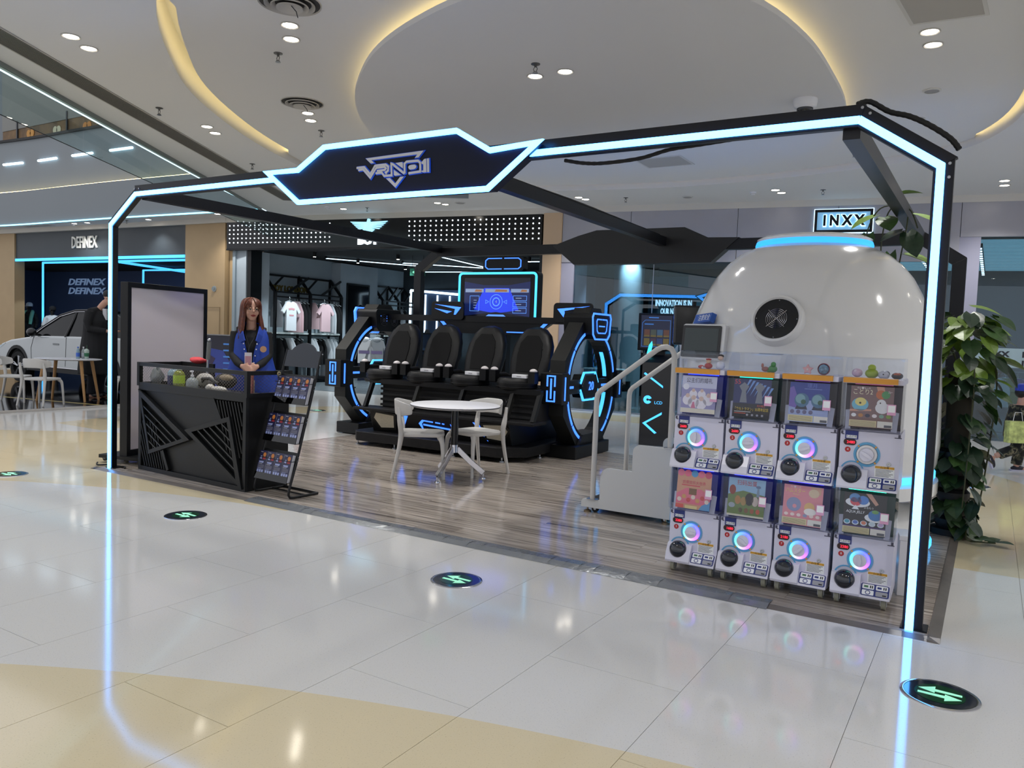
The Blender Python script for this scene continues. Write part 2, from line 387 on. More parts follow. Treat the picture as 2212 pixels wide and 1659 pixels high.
cb = B(); cb.T = Matrix.Translation((-2.5, -3.5, -ZR)); cb.tube([(*p, ZR + .075) for p in grow(MID, -.05)], .018, 5, closed=True); part('led_strip', cb, LED_WM, cove)
cove = thing('cove_light', 'warm yellow light strip hidden round the inner oval ceiling island', 'light strip', (2.5, 3.5, ZC))
cb = B(); cb.T = Matrix.Translation((-2.5, -3.5, -ZC)); cb.tube([(*p, ZI + .066) for p in grow(ISL, -.12)], .012, 5, closed=True); part('led_strip', cb, mat('led_warm_island', (255, 240, 200), .4, emit=(255, 230, 168), es=6), cove)

# left rim: soffit beyond the glass smoke screen with a light line, then the atrium
def lineoff(pts, d): return offs(pts, d)
E2 = [(p[0], p[1]) for p in EDGE]
LEDL = [(x - .36, y + .26) for x, y in E2[:3]] + [(-7.1, 8.14)]
sb = B()
for i in range(3):
    a, b2, c2, d2 = E2[i], E2[i + 1], LEDL[i + 1], LEDL[i]
    sb.add([(*a, ZC), (*b2, ZC), (*c2, ZC), (*d2, ZC), (*a, ZC + .5), (*b2, ZC + .5), (*c2, ZC + .5), (*d2, ZC + .5)], [(0, 1, 2, 3), (3, 2, 6, 7)])
struct('ceiling_rim', sb, CEIL, ceil)
t = thing('rim_light', 'white light line along the atrium edge of the ceiling', 'light strip', (-3, 2, ZC))
lb = B(); lb.T = Matrix.Translation((3, -2, -ZC)); lb.tube([(x - .01, y, ZC + .01) for x, y in LEDL] + [(-7.35, 8.2, ZC + .01)], .02, 6); part('led_strip', lb, LED_WH, t)
scr = thing('smoke_screen', 'row of clear glass panels hanging below the ceiling edge', 'glass screen', (-3, 2, 3.65))
SG = glassmat('screen_glass', (214, 232, 232), .05)
def along(pts, d):
    for i in range(len(pts) - 1):
        a, b2 = Vector(pts[i]), Vector(pts[i + 1]); l = (b2 - a).length
        if d <= l: return a + (b2 - a) * d / l
        d -= l
    return Vector(pts[-1])
tot = sum((Vector(EDGE[i + 1]) - Vector(EDGE[i])).length for i in range(3)); d = 4.28; k = 0
while d < tot - .1:
    a, b2 = along(EDGE, d + .006), along(EDGE, min(tot, d + 2.0))
    nn = (b2 - a).normalized(); nn = Vector((-nn.y, nn.x)) * .006
    g = B(); g.T = Matrix.Translation((3, -2, -3.65))
    g.quad((*a, 3.65), (*b2, 3.65), (*b2, ZC), (*a, ZC)); part('pane', g, SG, scr); d += 2.0
gb = B(); gb.T = Matrix.Translation((3, -2, -3.65)); gb.tube([(*p, ZC - .02) for p in EDGE], .02, 4, sq=(.05, .04)); part('top_channel', gb, mat('channel_grey', (120, 126, 122), .5), scr)
gb = B(); gb.T = Matrix.Translation((3, -2, -3.65)); gb.tube([(*p, 3.65) for p in EDGE], .006, 4); part('bottom_seal', gb, BLKMET, scr)

# ================================================================ setting: shopfronts
FA = math.radians(8.67); FT = TR(-6.2, 9.07, 0, FA)      # local frame: x along the front, y into the shop
def fpt(s, d, z): return FT @ Vector((s, d, z))
BEIGE = mat('beige_cladding', (176, 150, 112), 0.55, noise=(3, .03))
TRIMW = mat('trim_cream', (205, 200, 190), 0.6)
tb_ = B(); tb_.T = FT
tb_.bx(-2.95, 22, -.02, .14, 4.08, ZC); struct('trim_2', tb_, TRIMW)
tb_ = B(); tb_.prism([(-20, 8.0), (-10.65, 8.52), (-9.1, 8.58), (-9.1, 8.75), (-10.65, 8.75), (-20, 8.3)], 4.08, ZC, 'z'); struct('trim_3', tb_, TRIMW)
# the back of it all
wb = B(); wb.T = FT; wb.bx(-2.9, 5.6, .35, .45, 3.42, ZC + .6); wb.bx(5.6, 22, .3, .5, 3.49, ZC + .6); struct('wall_bulkhead', wb, mat('bulkhead', (40, 42, 46), .7))
# beige pier left of the black-fronted shop and the wall strip under its fascia
pb = B(); pb.prism([(-10.68, 8.60), (-9.18, 8.66), (-9.18, 9.6), (-10.68, 9.5)], 0, 4.1, 'z'); struct('wall_pier_left', pb, BEIGE)
pb = B(); pb.T = FT; pb.bx(-2.95, -2.33, .16, .7, 0, 3.5); struct('wall_pier_recess', pb, BEIGE)
pb = B(); pb.T = FT; pb.bx(5.62, 6.03, -.05, .8, 0, 4.09); struct('wall_pier_right', pb, mat('beige_cladding_warm', (196, 168, 136), .5))
pb = B(); pb.T = FT; pb.bx(6.03, 6.31, .0, .9, 0, 3.5); struct('wall_pier_slim', pb, mat('lilac_grey', (150, 150, 168), .4))
# call point and access hatch on the pier
t = thing('wall_dial', 'small round grey dial on the beige pier', 'dial', (-9.55, 8.63, 2.42)); dm = B(); dm.cyl((0, 0, 0), .075, .03, 20, 'y'); dm.T = Matrix.Translation((0, -.03, 0)); part('body', dm, mat('dial_grey', (150, 158, 160), .4), t)
dm = B(); dm.cyl((0, -.035, 0), .05, .006, 16, 'y'); part('face', dm, mat('dial_face', (120, 132, 136), .3), t)
hb = B(); hb.T = TR(-9.95, 8.617, 0, .04); hb.strip([(0, .1), (0, 1.95), (.62, 1.95), (.62, .1)], .012, -.012, 0, 'y', True); struct('door_1', hb, mat('hatch_line', (140, 120, 88), .6))

# ---- dotted black fascia
fs = thing('shop_fascia', 'long black shop fascia with rows of white light dots and eagle emblem', 'shop sign', FT @ Vector((1.3, 0, 3.42)), FA)
b = B(); b.bx(-4.22, 4.27, 0, .3, 0, .66); part('panel', b, mat('black_gloss', (9, 10, 13), .16), fs, bev=.006)
b = B(); b.bx(-4.22, 4.27, -.015, .32, -.035, 0); part('lower_lip', b, BLKMET, fs)
dot = B().ball((0, 0, 0), .017, 8, 6).mesh('light_dot', mat('dot_light', (255, 255, 255), .4, emit=(235, 245, 255), es=2.6))
for r in range(5):
    for k in range(24): part('light_dot', dot, None, fs, loc=(-4.12 + k * .1312, -.006, .15 + r * .106))
    for k in range(24): part('light_dot', dot, None, fs, loc=(1.06 + k * .1366, -.006, .15 + r * .106))
eg = B()
for s in (-1, 1):
    for k in range(5):
        eg.prism([(s * .04, .27 - k * .028), (s * (.50 - k * .05), .285 - k * .04), (s * (.47 - k * .05), .262 - k * .04), (s * .04, .245 - k * .028)], -.05, -.012, 'y')
    eg.prism([(s * .02, .14), (s * .16, .10), (s * .11, .06), (s * .05, .02), (s * .03, -.005), (s * .0, .0)], -.05, -.012, 'y')
eg.prism([(-.05, .26), (-.035, .31), (-.03, .335), (0, .345), (.025, .335), (.05, .318), (.022, .315), (.03, .29), (.05, .26), (.05, .10), (.035, -.02), (-.035, -.02), (-.05, .10)], -.055, -.012, 'y')
eg2 = B(); eg2.v = [(x, y, z + .31) for x, y, z in eg.v]; eg2.f = eg.f; eg2.mi = eg.mi; eg2.sm = eg.sm
part('eagle_emblem', eg2, mat('emblem_lit', (200, 235, 255), .4, emit=(150, 214, 240), es=1.1), fs, 'white lit eagle emblem with spread wings')
b = B(); b.text('BOY', .24, (-.02, -.012, .15), (1, 0, 0), (0, 0, 1), .03, fit=.58, bold=.015); part('lettering', b, mat('sign_white_lit', (240, 248, 255), .4, emit=(225, 240, 255), es=1.6), fs, 'white letters reading BOY')

# ---- grey metal fascia with the boxed sign
gf = thing('shop_fascia', 'brushed grey metal shop fascia of wide panels above the glass front', 'shop sign', FT @ Vector((6.03, 0, 3.49)), FA)
GMET = mat('grey_metal_panel', (158, 157, 164), 0.38, 0.2, noise=(2, .03))
cuts = [0, 1.45, 3.53, 5.3, 7.27, 9.2, 11.2, 13.2, 15.2]
for i in range(len(cuts) - 1):
    b = B(); b.bx(cuts[i] + .004, cuts[i + 1] - .004, -.02, .06, -.42 if i < 4 else 0, .59); part('panel', b, GMET, gf, bev=.003)
sg = thing('wall_sign', 'black framed lit sign reading INXX on the grey fascia', 'shop sign', FT @ Vector((11.42, -.025, 3.8)), FA)
b = B(); b.bx(-.48, .48, -.015, 0, -.2, .2); part('backing', b, mat('sign_glow_panel', (150, 190, 220), .4, emit=(120, 180, 220), es=.55), sg)
b = B(); b.strip([(-.465, -.185), (.465, -.185), (.465, .185), (-.465, .185)], .045, -.06, -.02, 'y', True); part('frame', b, BLACK, sg)
b = B(); b.strip([(-.495, -.215), (.495, -.215), (.495, .215), (-.495, .215)], .014, -.03, -.012, 'y', True); part('glow_edge', b, mat('sign_edge_lit', (220, 245, 255), .4, emit=(190, 230, 255), es=2.2), sg)
b = B(); b.text('I N X X', .25, (0, -.05, 0), (1, 0, 0), (0, 0, 1), .03, fit=.70, bold=.012); part('lettering', b, BLACK, sg, 'black letters reading INXX')
b = B(); b.text('I N X X', .258, (0, -.022, 0), (1, 0, 0), (0, 0, 1), .012, fit=.72, bold=.024); part('letter_halo', b, mat('sign_edge_lit', (220, 245, 255)), sg)

# ---- DEFINEX front
DX0, DX1 = Vector((-18.4, 8.24, 0)), Vector((-10.70, 8.62, 0)); DA = math.atan2(DX1.y - DX0.y, DX1.x - DX0.x); DT = TR(DX0.x, DX0.y, 0, DA); DW = (DX1 - DX0).length
df = thing('shop_fascia', 'dark slate shop fascia with raised white lettering DEFINEX', 'shop sign', DT @ Vector((DW / 2, 0, 3.32)), DA)
b = B(); b.bx(-DW / 2, DW / 2, 0, .3, 0, .77); part('panel', b, mat('slate_panel', (50, 58, 64), .45, noise=(1.5, .05)), df)
b = B(); b.text('DEFINEX', .42, (-.42, -.004, .40), (1, 0, 0), (0, 0, 1), .03, fit=1.18, bold=.006)
b.v = [(x, y, .40 + (z - .40) * 1.12) for x, y, z in b.v]; part('lettering', b, mat('sign_steel_white', (225, 225, 218), .3), df, 'white raised letters reading DEFINEX')
b = B(); b.bx(-DW / 2, DW / 2, -.03, .0, -.09, -.01); part('led_strip', b, LED_AQ, df)
pb = B(); pb.prism([(-20.0, 8.1), (-18.42, 8.2), (-18.42, 8.5), (-20.0, 8.4)], 0, 4.1, 'z'); struct('wall_pier_far_left', pb, BEIGE)
# ================================================================ the booth frame
FW_, FD, H1, H2, CH = 7.269, 4.805, 2.455, 2.731, 0.403
fr = thing('exhibition_booth', 'black metal booth gantry outlined with blue-white light strips and back beams', 'booth')
FRM = mat('frame_black', (6, 8, 15), 0.36, spec=.35)
outl = [(0, 0.012), (0, H1), (CH, H2), (FW_ - CH, H2), (FW_, H1), (FW_, 0.012)]
def seg(pts, i, oi, oo, y0, y1):
    """one member of the frame outline, reaching oi inwards and oo outwards of the strip line"""
    I, O = offs(pts, -oi), offs(pts, oo)
    return B().prism([I[i], I[i + 1], O[i + 1], O[i]], y0, y1, 'y')
for i in range(5):
    oo = (.04, .055, .085, .075, .062)[i]
    part('post' if i in (0, 4) else 'beam', seg(outl, i, .035, oo, 0, .055), FRM, fr, bev=.003)
    I, O = offs(outl, -.02), offs(outl, .02)
    ledb = B().prism([I[i], I[i + 1], O[i + 1], O[i]], -.014, .001, 'y')
    if i == 2:   # the strip stops at the sign
        part('led_strip', B().bx(CH, 2.47, -.014, .001, H2 - .02, H2 + .02), LED_CY, fr); ledb = B().bx(4.72, FW_ - CH, -.014, .001, H2 - .02, H2 + .02)
    part('led_strip', ledb, LED_CY, fr)
outb = [(0, .012), (0, H1 + .03), (CH, H2 + .03), (FW_ - CH, H2 + .03), (FW_, H1 + .03), (FW_, .012)]
for i in range(5):
    part('post' if i in (0, 4) else 'beam', seg(outb, i, .13, 0, FD, FD + .10), FRM, fr, bev=.003)
for i in range(5):      # the rear frame carries the same strips on the side facing the shops
    I, O = offs(outb, -.09), offs(outb, -.01); part('led_strip', B().prism([I[i], I[i + 1], O[i + 1], O[i]], FD + .099, FD + .114, 'y'), LED_CY, fr)
for x0, x1, z in ((.46, .46, 2.74), (4.05, 3.95, 2.745), (6.82, 6.82, 2.70)):
    b = B(); b.tube([(x0, .055, z), (x1, FD + .02, z)], .05, sq=(.09, .11)); part('side_beam', b, mat('beam_grey_black', (38, 39, 44), .35, .4) if x0 > 6 else FRM, fr)
for x in (0, FW_):
    b = B(); b.box((x + (.02 if x else 0), .06, .016), (.13, .13, .008)); part('foot_plate', b, FRM, fr)
# bolts at the frame corners
bolt = B().cyl((0, 0, 0), .008, -.006, 8, 'y').mesh('bolt', STEEL)
for x, z in ((CH - .02, H2 + .05), (CH + .05, H2 + .05), (FW_ - CH + .01, H2 + .065), (FW_ - CH + .05, H2 + .03), (FW_ + .04, H1 + .01), (FW_ + .04, H1 - .06)): part('bolt', bolt, None, fr, loc=(x, 0, z))
# front sign
sgn = thing('booth_sign', 'large angular dark blue sign with silver logo VRN01 and light outline', 'sign', (3.62, -.04, 2.72))
SP = [(2.332, 2.772), (2.684, 2.768), (2.972, 2.924), (4.249, 2.922), (4.533, 2.761), (4.906, 2.78), (4.524, 2.502), (2.696, 2.511)]
SPl = [(x - 3.62, z - 2.72) for x, z in SP]
b = B(); b.prism(SPl, -.03, .09, 'y'); part('panel', b, mat('sign_navy', (4, 9, 34), .45, spec=.25), sgn)
b = B(); b.strip(offs(SPl, .012, True) if 0 else SPl, .036, -.05, -.028, 'y', True); part('light_outline', b, LED_CY, sgn)
LOGO_P = [[(3.411, 2.8), (3.964, 2.81), (3.919, 2.765), (3.885, 2.765), (3.908, 2.788), (3.469, 2.783), (3.496, 2.76), (3.462, 2.759)], [(3.618, 2.636), (3.654, 2.637), (3.707, 2.593), (3.752, 2.638), (3.788, 2.638), (3.709, 2.563)], [(3.704, 2.742), (3.765, 2.744), (3.775, 2.737), (3.777, 2.697)], [(3.69, 2.694), (3.76, 2.651), (3.701, 2.65), (3.693, 2.657)], [(3.825, 2.704), (3.835, 2.714), (3.854, 2.717), (3.884, 2.717), (3.898, 2.709), (3.902, 2.699), (3.894, 2.688), (3.877, 2.684), (3.847, 2.683), (3.832, 2.69)], [(3.947, 2.727), (3.971, 2.749), (3.989, 2.75), (3.996, 2.654), (3.965, 2.654), (3.941, 2.665), (3.966, 2.669), (3.964, 2.714), (3.95, 2.715)], [(3.996, 2.75), (4.014, 2.751), (4.02, 2.653), (4.001, 2.653)]]
LOGO_S = [[(3.321, 2.736), (3.398, 2.736), (3.461, 2.678), (3.506, 2.738), (3.609, 2.739), (3.636, 2.722), (3.635, 2.691), (3.613, 2.681), (3.623, 2.669)], [(3.339, 2.718), (3.389, 2.72), (3.462, 2.653), (3.518, 2.721), (3.603, 2.722), (3.614, 2.71), (3.604, 2.7), (3.527, 2.697)], [(3.514, 2.682), (3.575, 2.682), (3.599, 2.656), (3.671, 2.655), (3.664, 2.74), (3.678, 2.736), (3.785, 2.663), (3.794, 2.666), (3.79, 2.73), (3.808, 2.743), (3.915, 2.742), (3.935, 2.726), (3.939, 2.663), (3.829, 2.658)]]
LOGOM = mat('brushed_silver', (196, 192, 194), .32, .75)
b = B(); b.T = Matrix.Translation((-3.62, 0, -2.72))
for p in LOGO_P: b.prism(p, -.044, -.032, 'y')
for p in LOGO_S: b.strip(p, .0165, -.044, -.032, 'y')
lg = part('logo', b, LOGOM, sgn, 'silver metal lettering VRN01 inside a triangle')
b = B(); b.T = Matrix.Translation((-3.62, 0, -2.72))
for p in LOGO_P: b.prism(offs(p, .004, True), -.036, -.0305, 'y')
for p in LOGO_S: b.strip(p, .026, -.036, -.0305, 'y')
part('halo', b, mat('logo_halo', (30, 70, 170), .5, emit=(25, 70, 190), es=.5), lg)
# back sign (seen from behind)
bs = thing('booth_sign', 'plain black back of the second angular sign on the rear beam', 'sign', (3.64, FD, 2.7))
BSP = [(2.385, 2.735), (2.765, 2.856), (3.03, 2.92), (4.226, 2.915), (4.524, 2.78), (4.9, 2.77), (4.569, 2.477), (2.713, 2.478)]
b = B(); b.prism([(x - 3.64, z - 2.7) for x, z in BSP], -.02, .12, 'y'); part('panel', b, mat('sign_back_black', (9, 9, 12), .4), bs)
b = B(); b.strip(offs([(x - 3.64, z - 2.7) for x, z in BSP], -.055, True), .07, .118, .14, 'y', True); part('light_outline', b, LED_CY, bs)
# corrugated cables
def cable(name, pts, label, r=.012, loc=(0, 0, 0)):
    b = B(); P = catmull(pts, 7, False); b.tube(P, [r * (1 + .12 * (i % 2)) for i in range(len(P))], 7); return single(name, b, RUBBER, label, 'cable')
cable('cable', [(5.02, .10, 2.69), (5.15, .12, 2.665), (5.3, .13, 2.655), (5.55, .13, 2.665), (5.75, .12, 2.70), (5.95, .11, 2.71), (6.15, .1, 2.72)], 'black corrugated cable drooping under the front beam')
cable('cable', [(6.84, .05, 2.83), (6.9, .08, 2.845), (7.0, .08, 2.78), (7.1, .06, 2.74), (7.2, .05, 2.68), (7.3, .04, 2.60), (7.345, .04, 2.54)], 'black cable running over the right corner of the frame', .014)
cable('cable', [(4.06, .2, 2.81), (4.03, 1.2, 2.815), (4.05, 2.2, 2.81), (4.0, 3.2, 2.815), (3.97, 4.6, 2.81)], 'thin black cable tied along the middle roof beam', .01)
# ================================================================ ceiling fittings
def inside(p, poly):
    c = False; n = len(poly); j = n - 1
    for i in range(n):
        a, b = poly[i], poly[j]
        if (a[1] > p[1]) != (b[1] > p[1]) and p[0] < (b[0] - a[0]) * (p[1] - a[1]) / (b[1] - a[1]) + a[0]: c = not c
        j = i
    return c
def cpos(x, y):
    """ceiling point met by the sight line that meets z=4.2 at x, y"""
    if inside((x, y), OUT) and not inside((x, y), ISL):
        k = (ZR - CAM.z) / (ZC - CAM.z); return (CAM.x + (x - CAM.x) * k, CAM.y + (y - CAM.y) * k, ZR)
    if inside((x, y), ISL): k = (ZI - CAM.z) / (ZC - CAM.z); return (CAM.x + (x - CAM.x) * k, CAM.y + (y - CAM.y) * k, ZI)
    return (x, y, ZC)
b = B(); b.lathe([(.085, 0), (.088, -.006), (.078, -.010), (.068, -.004), (.062, .0)], 24); DLR = b.mesh('trim_ring', mat('downlight_trim', (188, 184, 178), .35))
b = B(); b.lathe([(.0005, -.004), (.03, -.004), (.064, -.003)], 20); DLL = b.mesh('lens', DISC)
def downlight(p, label, power=None, warm=True, group=None, lens=True):
    t = thing('downlight', label, 'downlight', p, group=group)
    part('trim_ring', DLR, None, t, loc=(0, 0, 0)); part('lens', DLL, None, t, loc=(0, 0, -.003))
    l = bpy.data.lights.new('downlight_lamp', 'SPOT'); l.energy = power or DL_POWER; l.spot_size = math.radians(118); l.spot_blend = .7; l.shadow_soft_size = .07
    l.color = (1.0, .975, .945) if warm else (.92, .96, 1.0)
    o = bpy.data.objects.new('downlight_lamp', l); COL.objects.link(o); o.parent = t; o.location = (0, 0, -.03)
    return t
DL = [((-.143, -.326), (-.304, -.056), 'beside the linear air grille'), ((2.01, .424), (1.764, .669), 'below the nearer round air diffuser'),
      ((-1.791, 2.46), (-1.986, 2.746), 'between the grille and the left cove slot'), ((.025, 2.56), (-.202, 2.829), 'below the farther round air diffuser'),
      ((6.933, 2.972), (6.938, 3.302), 'next to the square access panel'), ((.597, 9.003), (.635, 9.228), 'above the beige pier right of the dotted fascia'),
      ((4.16, 9.501), (4.197, 9.79), 'left of the boxed white-lit sign'), ((7.546, 9.921), (7.55, 10.317), 'at the far right above the grey fascia'),
      ((-2.473, 8.601), (-2.415, 8.799), 'above the dotted black fascia')]
for a, c, w in DL:
    downlight(cpos(*a), 'nearer downlight of the pair ' + w); downlight(cpos(*c), 'farther downlight of the pair ' + w)
downlight(cpos(3.326, 2.546), 'left one of two downlights on the oval ceiling island'); downlight(cpos(3.675, 2.552), 'right one of two downlights on the oval ceiling island')
downlight((-5.049, 8.541, ZC), 'single downlight above the eagle emblem'); downlight((-8.766, 8.097, ZC), 'single downlight above the left end of the dotted fascia')
for p, w in (((-11.6, 8.15), 'single downlight above the slate fascia right of its lettering'), ((-14.7, 7.95), 'left one of two downlights above the slate fascia'), ((-14.1, 7.97), 'right one of two downlights above the slate fascia')): downlight((*p, ZC), w)
for p in ((10.6, -2.2), (12.5, 2.0), (10.2, 5.2), (12.5, 8.2), (5.2, -2.6), (8.6, -2.9), (3.6, -5.2), (6.4, -6.0), (9.6, -6.2), (12.6, -5.4), (13.5, -1.2), (10.4, 8.8), (9.6, 1.6)):
    downlight((*p, ZC), 'recessed downlight in the ceiling outside the picture', group='downlights outside the picture')
# sprinklers
b = B(); b.lathe([(.001, 0), (.045, 0), (.045, -.006), (.012, -.010), (.012, -.03), (.008, -.03)], 14)
for s in (-1, 1): b.tube([(s * .01, 0, -.03), (s * .022, 0, -.05), (s * .008, 0, -.075)], .004, 5)
b.cyl((0, 0, -.082), .02, .006, 10); SPK = b.mesh('body', mat('sprinkler_metal', (110, 108, 104), .35, .7))
b = B(); b.cyl((0, 0, -.09), .028, .003, 12); SPD = b.mesh('deflector', STEEL)
for (x, y), w in (((1.35, .885), 'next to the nearer downlight pair under the near diffuser'), ((-1.589, 1.601), 'between the linear grille and the left cove'), ((-.452, 3.269), 'above the booth sign near the left cove end'),
                 ((3.509, 2.235), 'on the oval ceiling island above its downlights'), ((1.426, 9.347), 'left of the middle of the grey fascia'), ((4.897, 9.769), 'just left of the boxed sign'),
                 ((-3.169, 4.401), 'beside the linear grille above the frame beam'), ((5.77, 7.09), 'behind the right side beam of the frame'), ((-4.4, 8.6), 'above the dotted fascia left of the booth sign'), ((-12.4, 8.05), 'above the slate fascia')):
    t = thing('sprinkler', 'small metal fire sprinkler ' + w, 'sprinkler', cpos(x, y)); part('body', SPK, None, t); part('deflector', SPD, None, t)
# round air diffusers
def diffuser(x, y, label, r=.27):
    p = cpos(x, y); t = thing('air_diffuser', label, 'air diffuser', p); GD = mat('diffuser_white', (176, 172, 166), .6)
    for k, (r0, r1, z0) in enumerate(((1, .86, -.012), (.80, .66, -.03), (.60, .46, -.045), (.42, .02, -.055))):
        b = B(); b.lathe([(r * r0, z0 + .012), (r * r0 * .99, z0), (r * r1, z0 + .03), (r * r1 * .98, z0 + .034)], 36); part('cone', b, GD, t)
    b = B(); b.cyl((0, 0, -.004), r * .95, .003, 32); part('throat', b, mat('vent_dark', (52, 50, 48), .8), t)
    b = B(); b.tube([(.02, 0, -.03), (.06, .02, -.08), (.07, .03, -.13)], .004, 5); part('pull_wire', b, RUBBER, t)
diffuser(2.38, .08, 'nearer round white air diffuser cut by the picture top'); diffuser(.294, 2.21, 'farther round white air diffuser above the booth sign', .26)
# linear grille
g0, g1 = Vector((-.86 + .95 * .56, -.62 - .95 * .83)), Vector((-5.36, 7.25)); gd = (g1 - g0); gl = gd.length; ga = math.atan2(gd.y, gd.x)
gr = thing('linear_grille', 'long dark linear air grille set into the ceiling', 'air grille', (g0.x, g0.y, ZC), ga)
b = B(); b.bx(0, gl, -.14, .14, -.004, .002); part('recess', b, mat('vent_dark', (52, 50, 48)), gr)
slat = B().bx(0, gl, -.0045, .0045, -.016, -.003).mesh('slat', mat('grille_slat', (122, 118, 110), .5))
for k in range(12): part('slat', slat, None, gr, loc=(0, -.125 + k * .0227, 0))
for y in (-.145, .145): part('frame_rail', B().bx(0, gl, y - .008, y + .008, -.012, 0), mat('diffuser_white', (176, 172, 166)), gr)
# dome camera, detectors, speakers, access panels
t = thing('dome_camera', 'white dome security camera on the oval ceiling island', 'camera', cpos(5.634, 4.476))
b = B(); b.lathe([(.001, 0), (.125, 0), (.125, -.03), (.118, -.075), (.09, -.095), (.001, -.095)], 28); part('housing', b, WHITE, t)
b = B(); b.lathe([(.085, -.09), (.083, -.12), (.06, -.155), (.001, -.175)], 24); part('dome', b, mat('smoked_dome', (18, 18, 22), .08), t)
b = B(); b.cyl((.03, -.07, -.06), .012, .02, 8, 'y'); part('lens', b, BLACK, t)
def disc(name, x, y, label, r=.07, cat='detector', col=(196, 194, 190), ring=True):
    t = thing(name, label, cat, cpos(x, y)); b = B(); b.lathe([(.001, 0), (r, 0), (r, -.008), (r * .86, -.014), (r * .8, -.014)], 22); part('rim', b, mat('fitting_white', col, .5), t)
    b = B(); b.lathe([(r * .8, -.012), (.001, -.012)], 20); part('grille', b, mat('fitting_grey', (150, 148, 148), .6), t)
disc('ceiling_speaker', 6.848, 4.674, 'round grey ceiling speaker right of the dome camera', .09, 'speaker'); disc('ceiling_speaker', 6.652, 5.736, 'round grey ceiling speaker behind the frame corner', .07, 'speaker')
disc('ceiling_speaker', 2.536, 9.636, 'flat round speaker above the middle of the grey fascia', .1, 'speaker'); disc('ceiling_speaker', -2.0, 8.75, 'flat round speaker above the dotted fascia', .11, 'speaker')
for x, y, w in ((3.757, 9.585, 'left of the downlight pair by the boxed sign'), (-5.2, 8.2, 'left of the eagle emblem'), (-14.9, 8.05, 'above the slate fascia')):
    t = thing('smoke_detector', 'white round smoke detector ' + w, 'detector', cpos(x, y)); b = B(); b.lathe([(.001, 0), (.06, 0), (.058, -.02), (.04, -.03), (.035, -.045), (.001, -.048)], 20); part('body', b, WHITE, t)
    b = B(); b.lathe([(.042, -.031), (.046, -.031), (.046, -.034), (.042, -.034)], 16); part('vent_ring', b, mat('fitting_grey'), t)
def access(pts, label, z=ZC, name='access_panel'):
    c = (sum(p[0] for p in pts) / 4, sum(p[1] for p in pts) / 4); t = thing(name, label, 'access panel', (*c, z)); q = [(p[0] - c[0], p[1] - c[1]) for p in pts]
    part('frame', B().strip(q, .03, -.008, 0, 'z', True), mat('fitting_white'), t); part('door', B().prism(offs(q, .0 , True), -.004, 0, 'z'), mat('access_door', (168, 164, 158), .7), t)
k = (ZR - 1.5) / (ZC - 1.5)
access([cpos(*p)[:2] for p in ((6.75, 2.1), (6.814, 2.739), (7.35, 2.773), (7.31, 2.1))], 'square access panel in the ceiling at the top right', ZR)
access([(2.9, 6.2), (3.6, 6.2), (3.6, 6.8), (2.9, 6.8)], 'flat square access panel on the ceiling island behind the front beam', ZI)
access([(-17.2, 7.8), (-15.9, 7.85), (-15.9, 8.05), (-17.2, 8.0)], 'flat access panel over the far left end of the slate fascia')
# hanging exit sign behind the booth sign
t = thing('exit_sign', 'green exit sign hanging half hidden behind the booth sign', 'exit sign', (-.608, 6.39, 3.93), .45)
part('case', B().bx(-.38, .38, -.02, .02, -.11, .11), mat('exit_case', (120, 124, 122), .4), t); b = B(); b.prism([(-.2, .0), (-.08, .06), (-.08, .02), (.2, .02), (.2, -.02), (-.08, -.02), (-.08, -.06)], -.026, -.021, 'y'); part('arrow', b, mat('exit_green', (60, 200, 140), .4, emit=(40, 200, 130), es=1.2), t)
for s in (-.3, .3): part('rod', B().tube([(s, 0, .11), (s, 0, ZR - 3.93)], .006, 6), STEEL, t)
# floor arrows
def floor_arrow(x, y, label, rz=0):
    t = thing('floor_exit_light', label, 'floor light', (x, y, 0), rz)
    b = B(); b.lathe([(.158, .0), (.158, .004), (.150, .007), (.142, .006)], 40); part('rim', b, CHROME, t)
    b = B(); b.lathe([(.142, .0055), (.001, .0055)], 36); part('glass', b, mat('arrow_dark_glass', (34, 40, 52), .08), t)
    b = B(); b.lathe([(.1, .0065), (.001, .0065)], 32); part('green_disc', b, mat('arrow_green', (14, 62, 36), .15), t)
    A = [(-.085, .024), (-.02, .07), (-.02, .04), (.085, .034), (.085, .014), (-.02, .014), (-.02, -.004)]
    for s in (1, -1):
        b = B(); b.prism([(s * p[0], s * p[1]) for p in A], .0068, .0078, 'z'); part('arrow', b, mat('arrow_mint', (170, 230, 200), .4, emit=(120, 220, 180), es=.55), t)
for x, y, w in ((2.248, -.758, 'in front of the black counter'), (4.858, -.773, 'in front of the middle of the booth'), (7.454, -.779, 'in front of the right post of the booth'), (-.384, -.768, 'at the left picture edge'), (7.478, 5.619, 'behind the trailing plant at the right'), (-2.937, 5.773, 'far behind the flyer stand')):
    floor_arrow(x, y, 'round green arrow light in the floor ' + w, PI if y < 0 else 0)

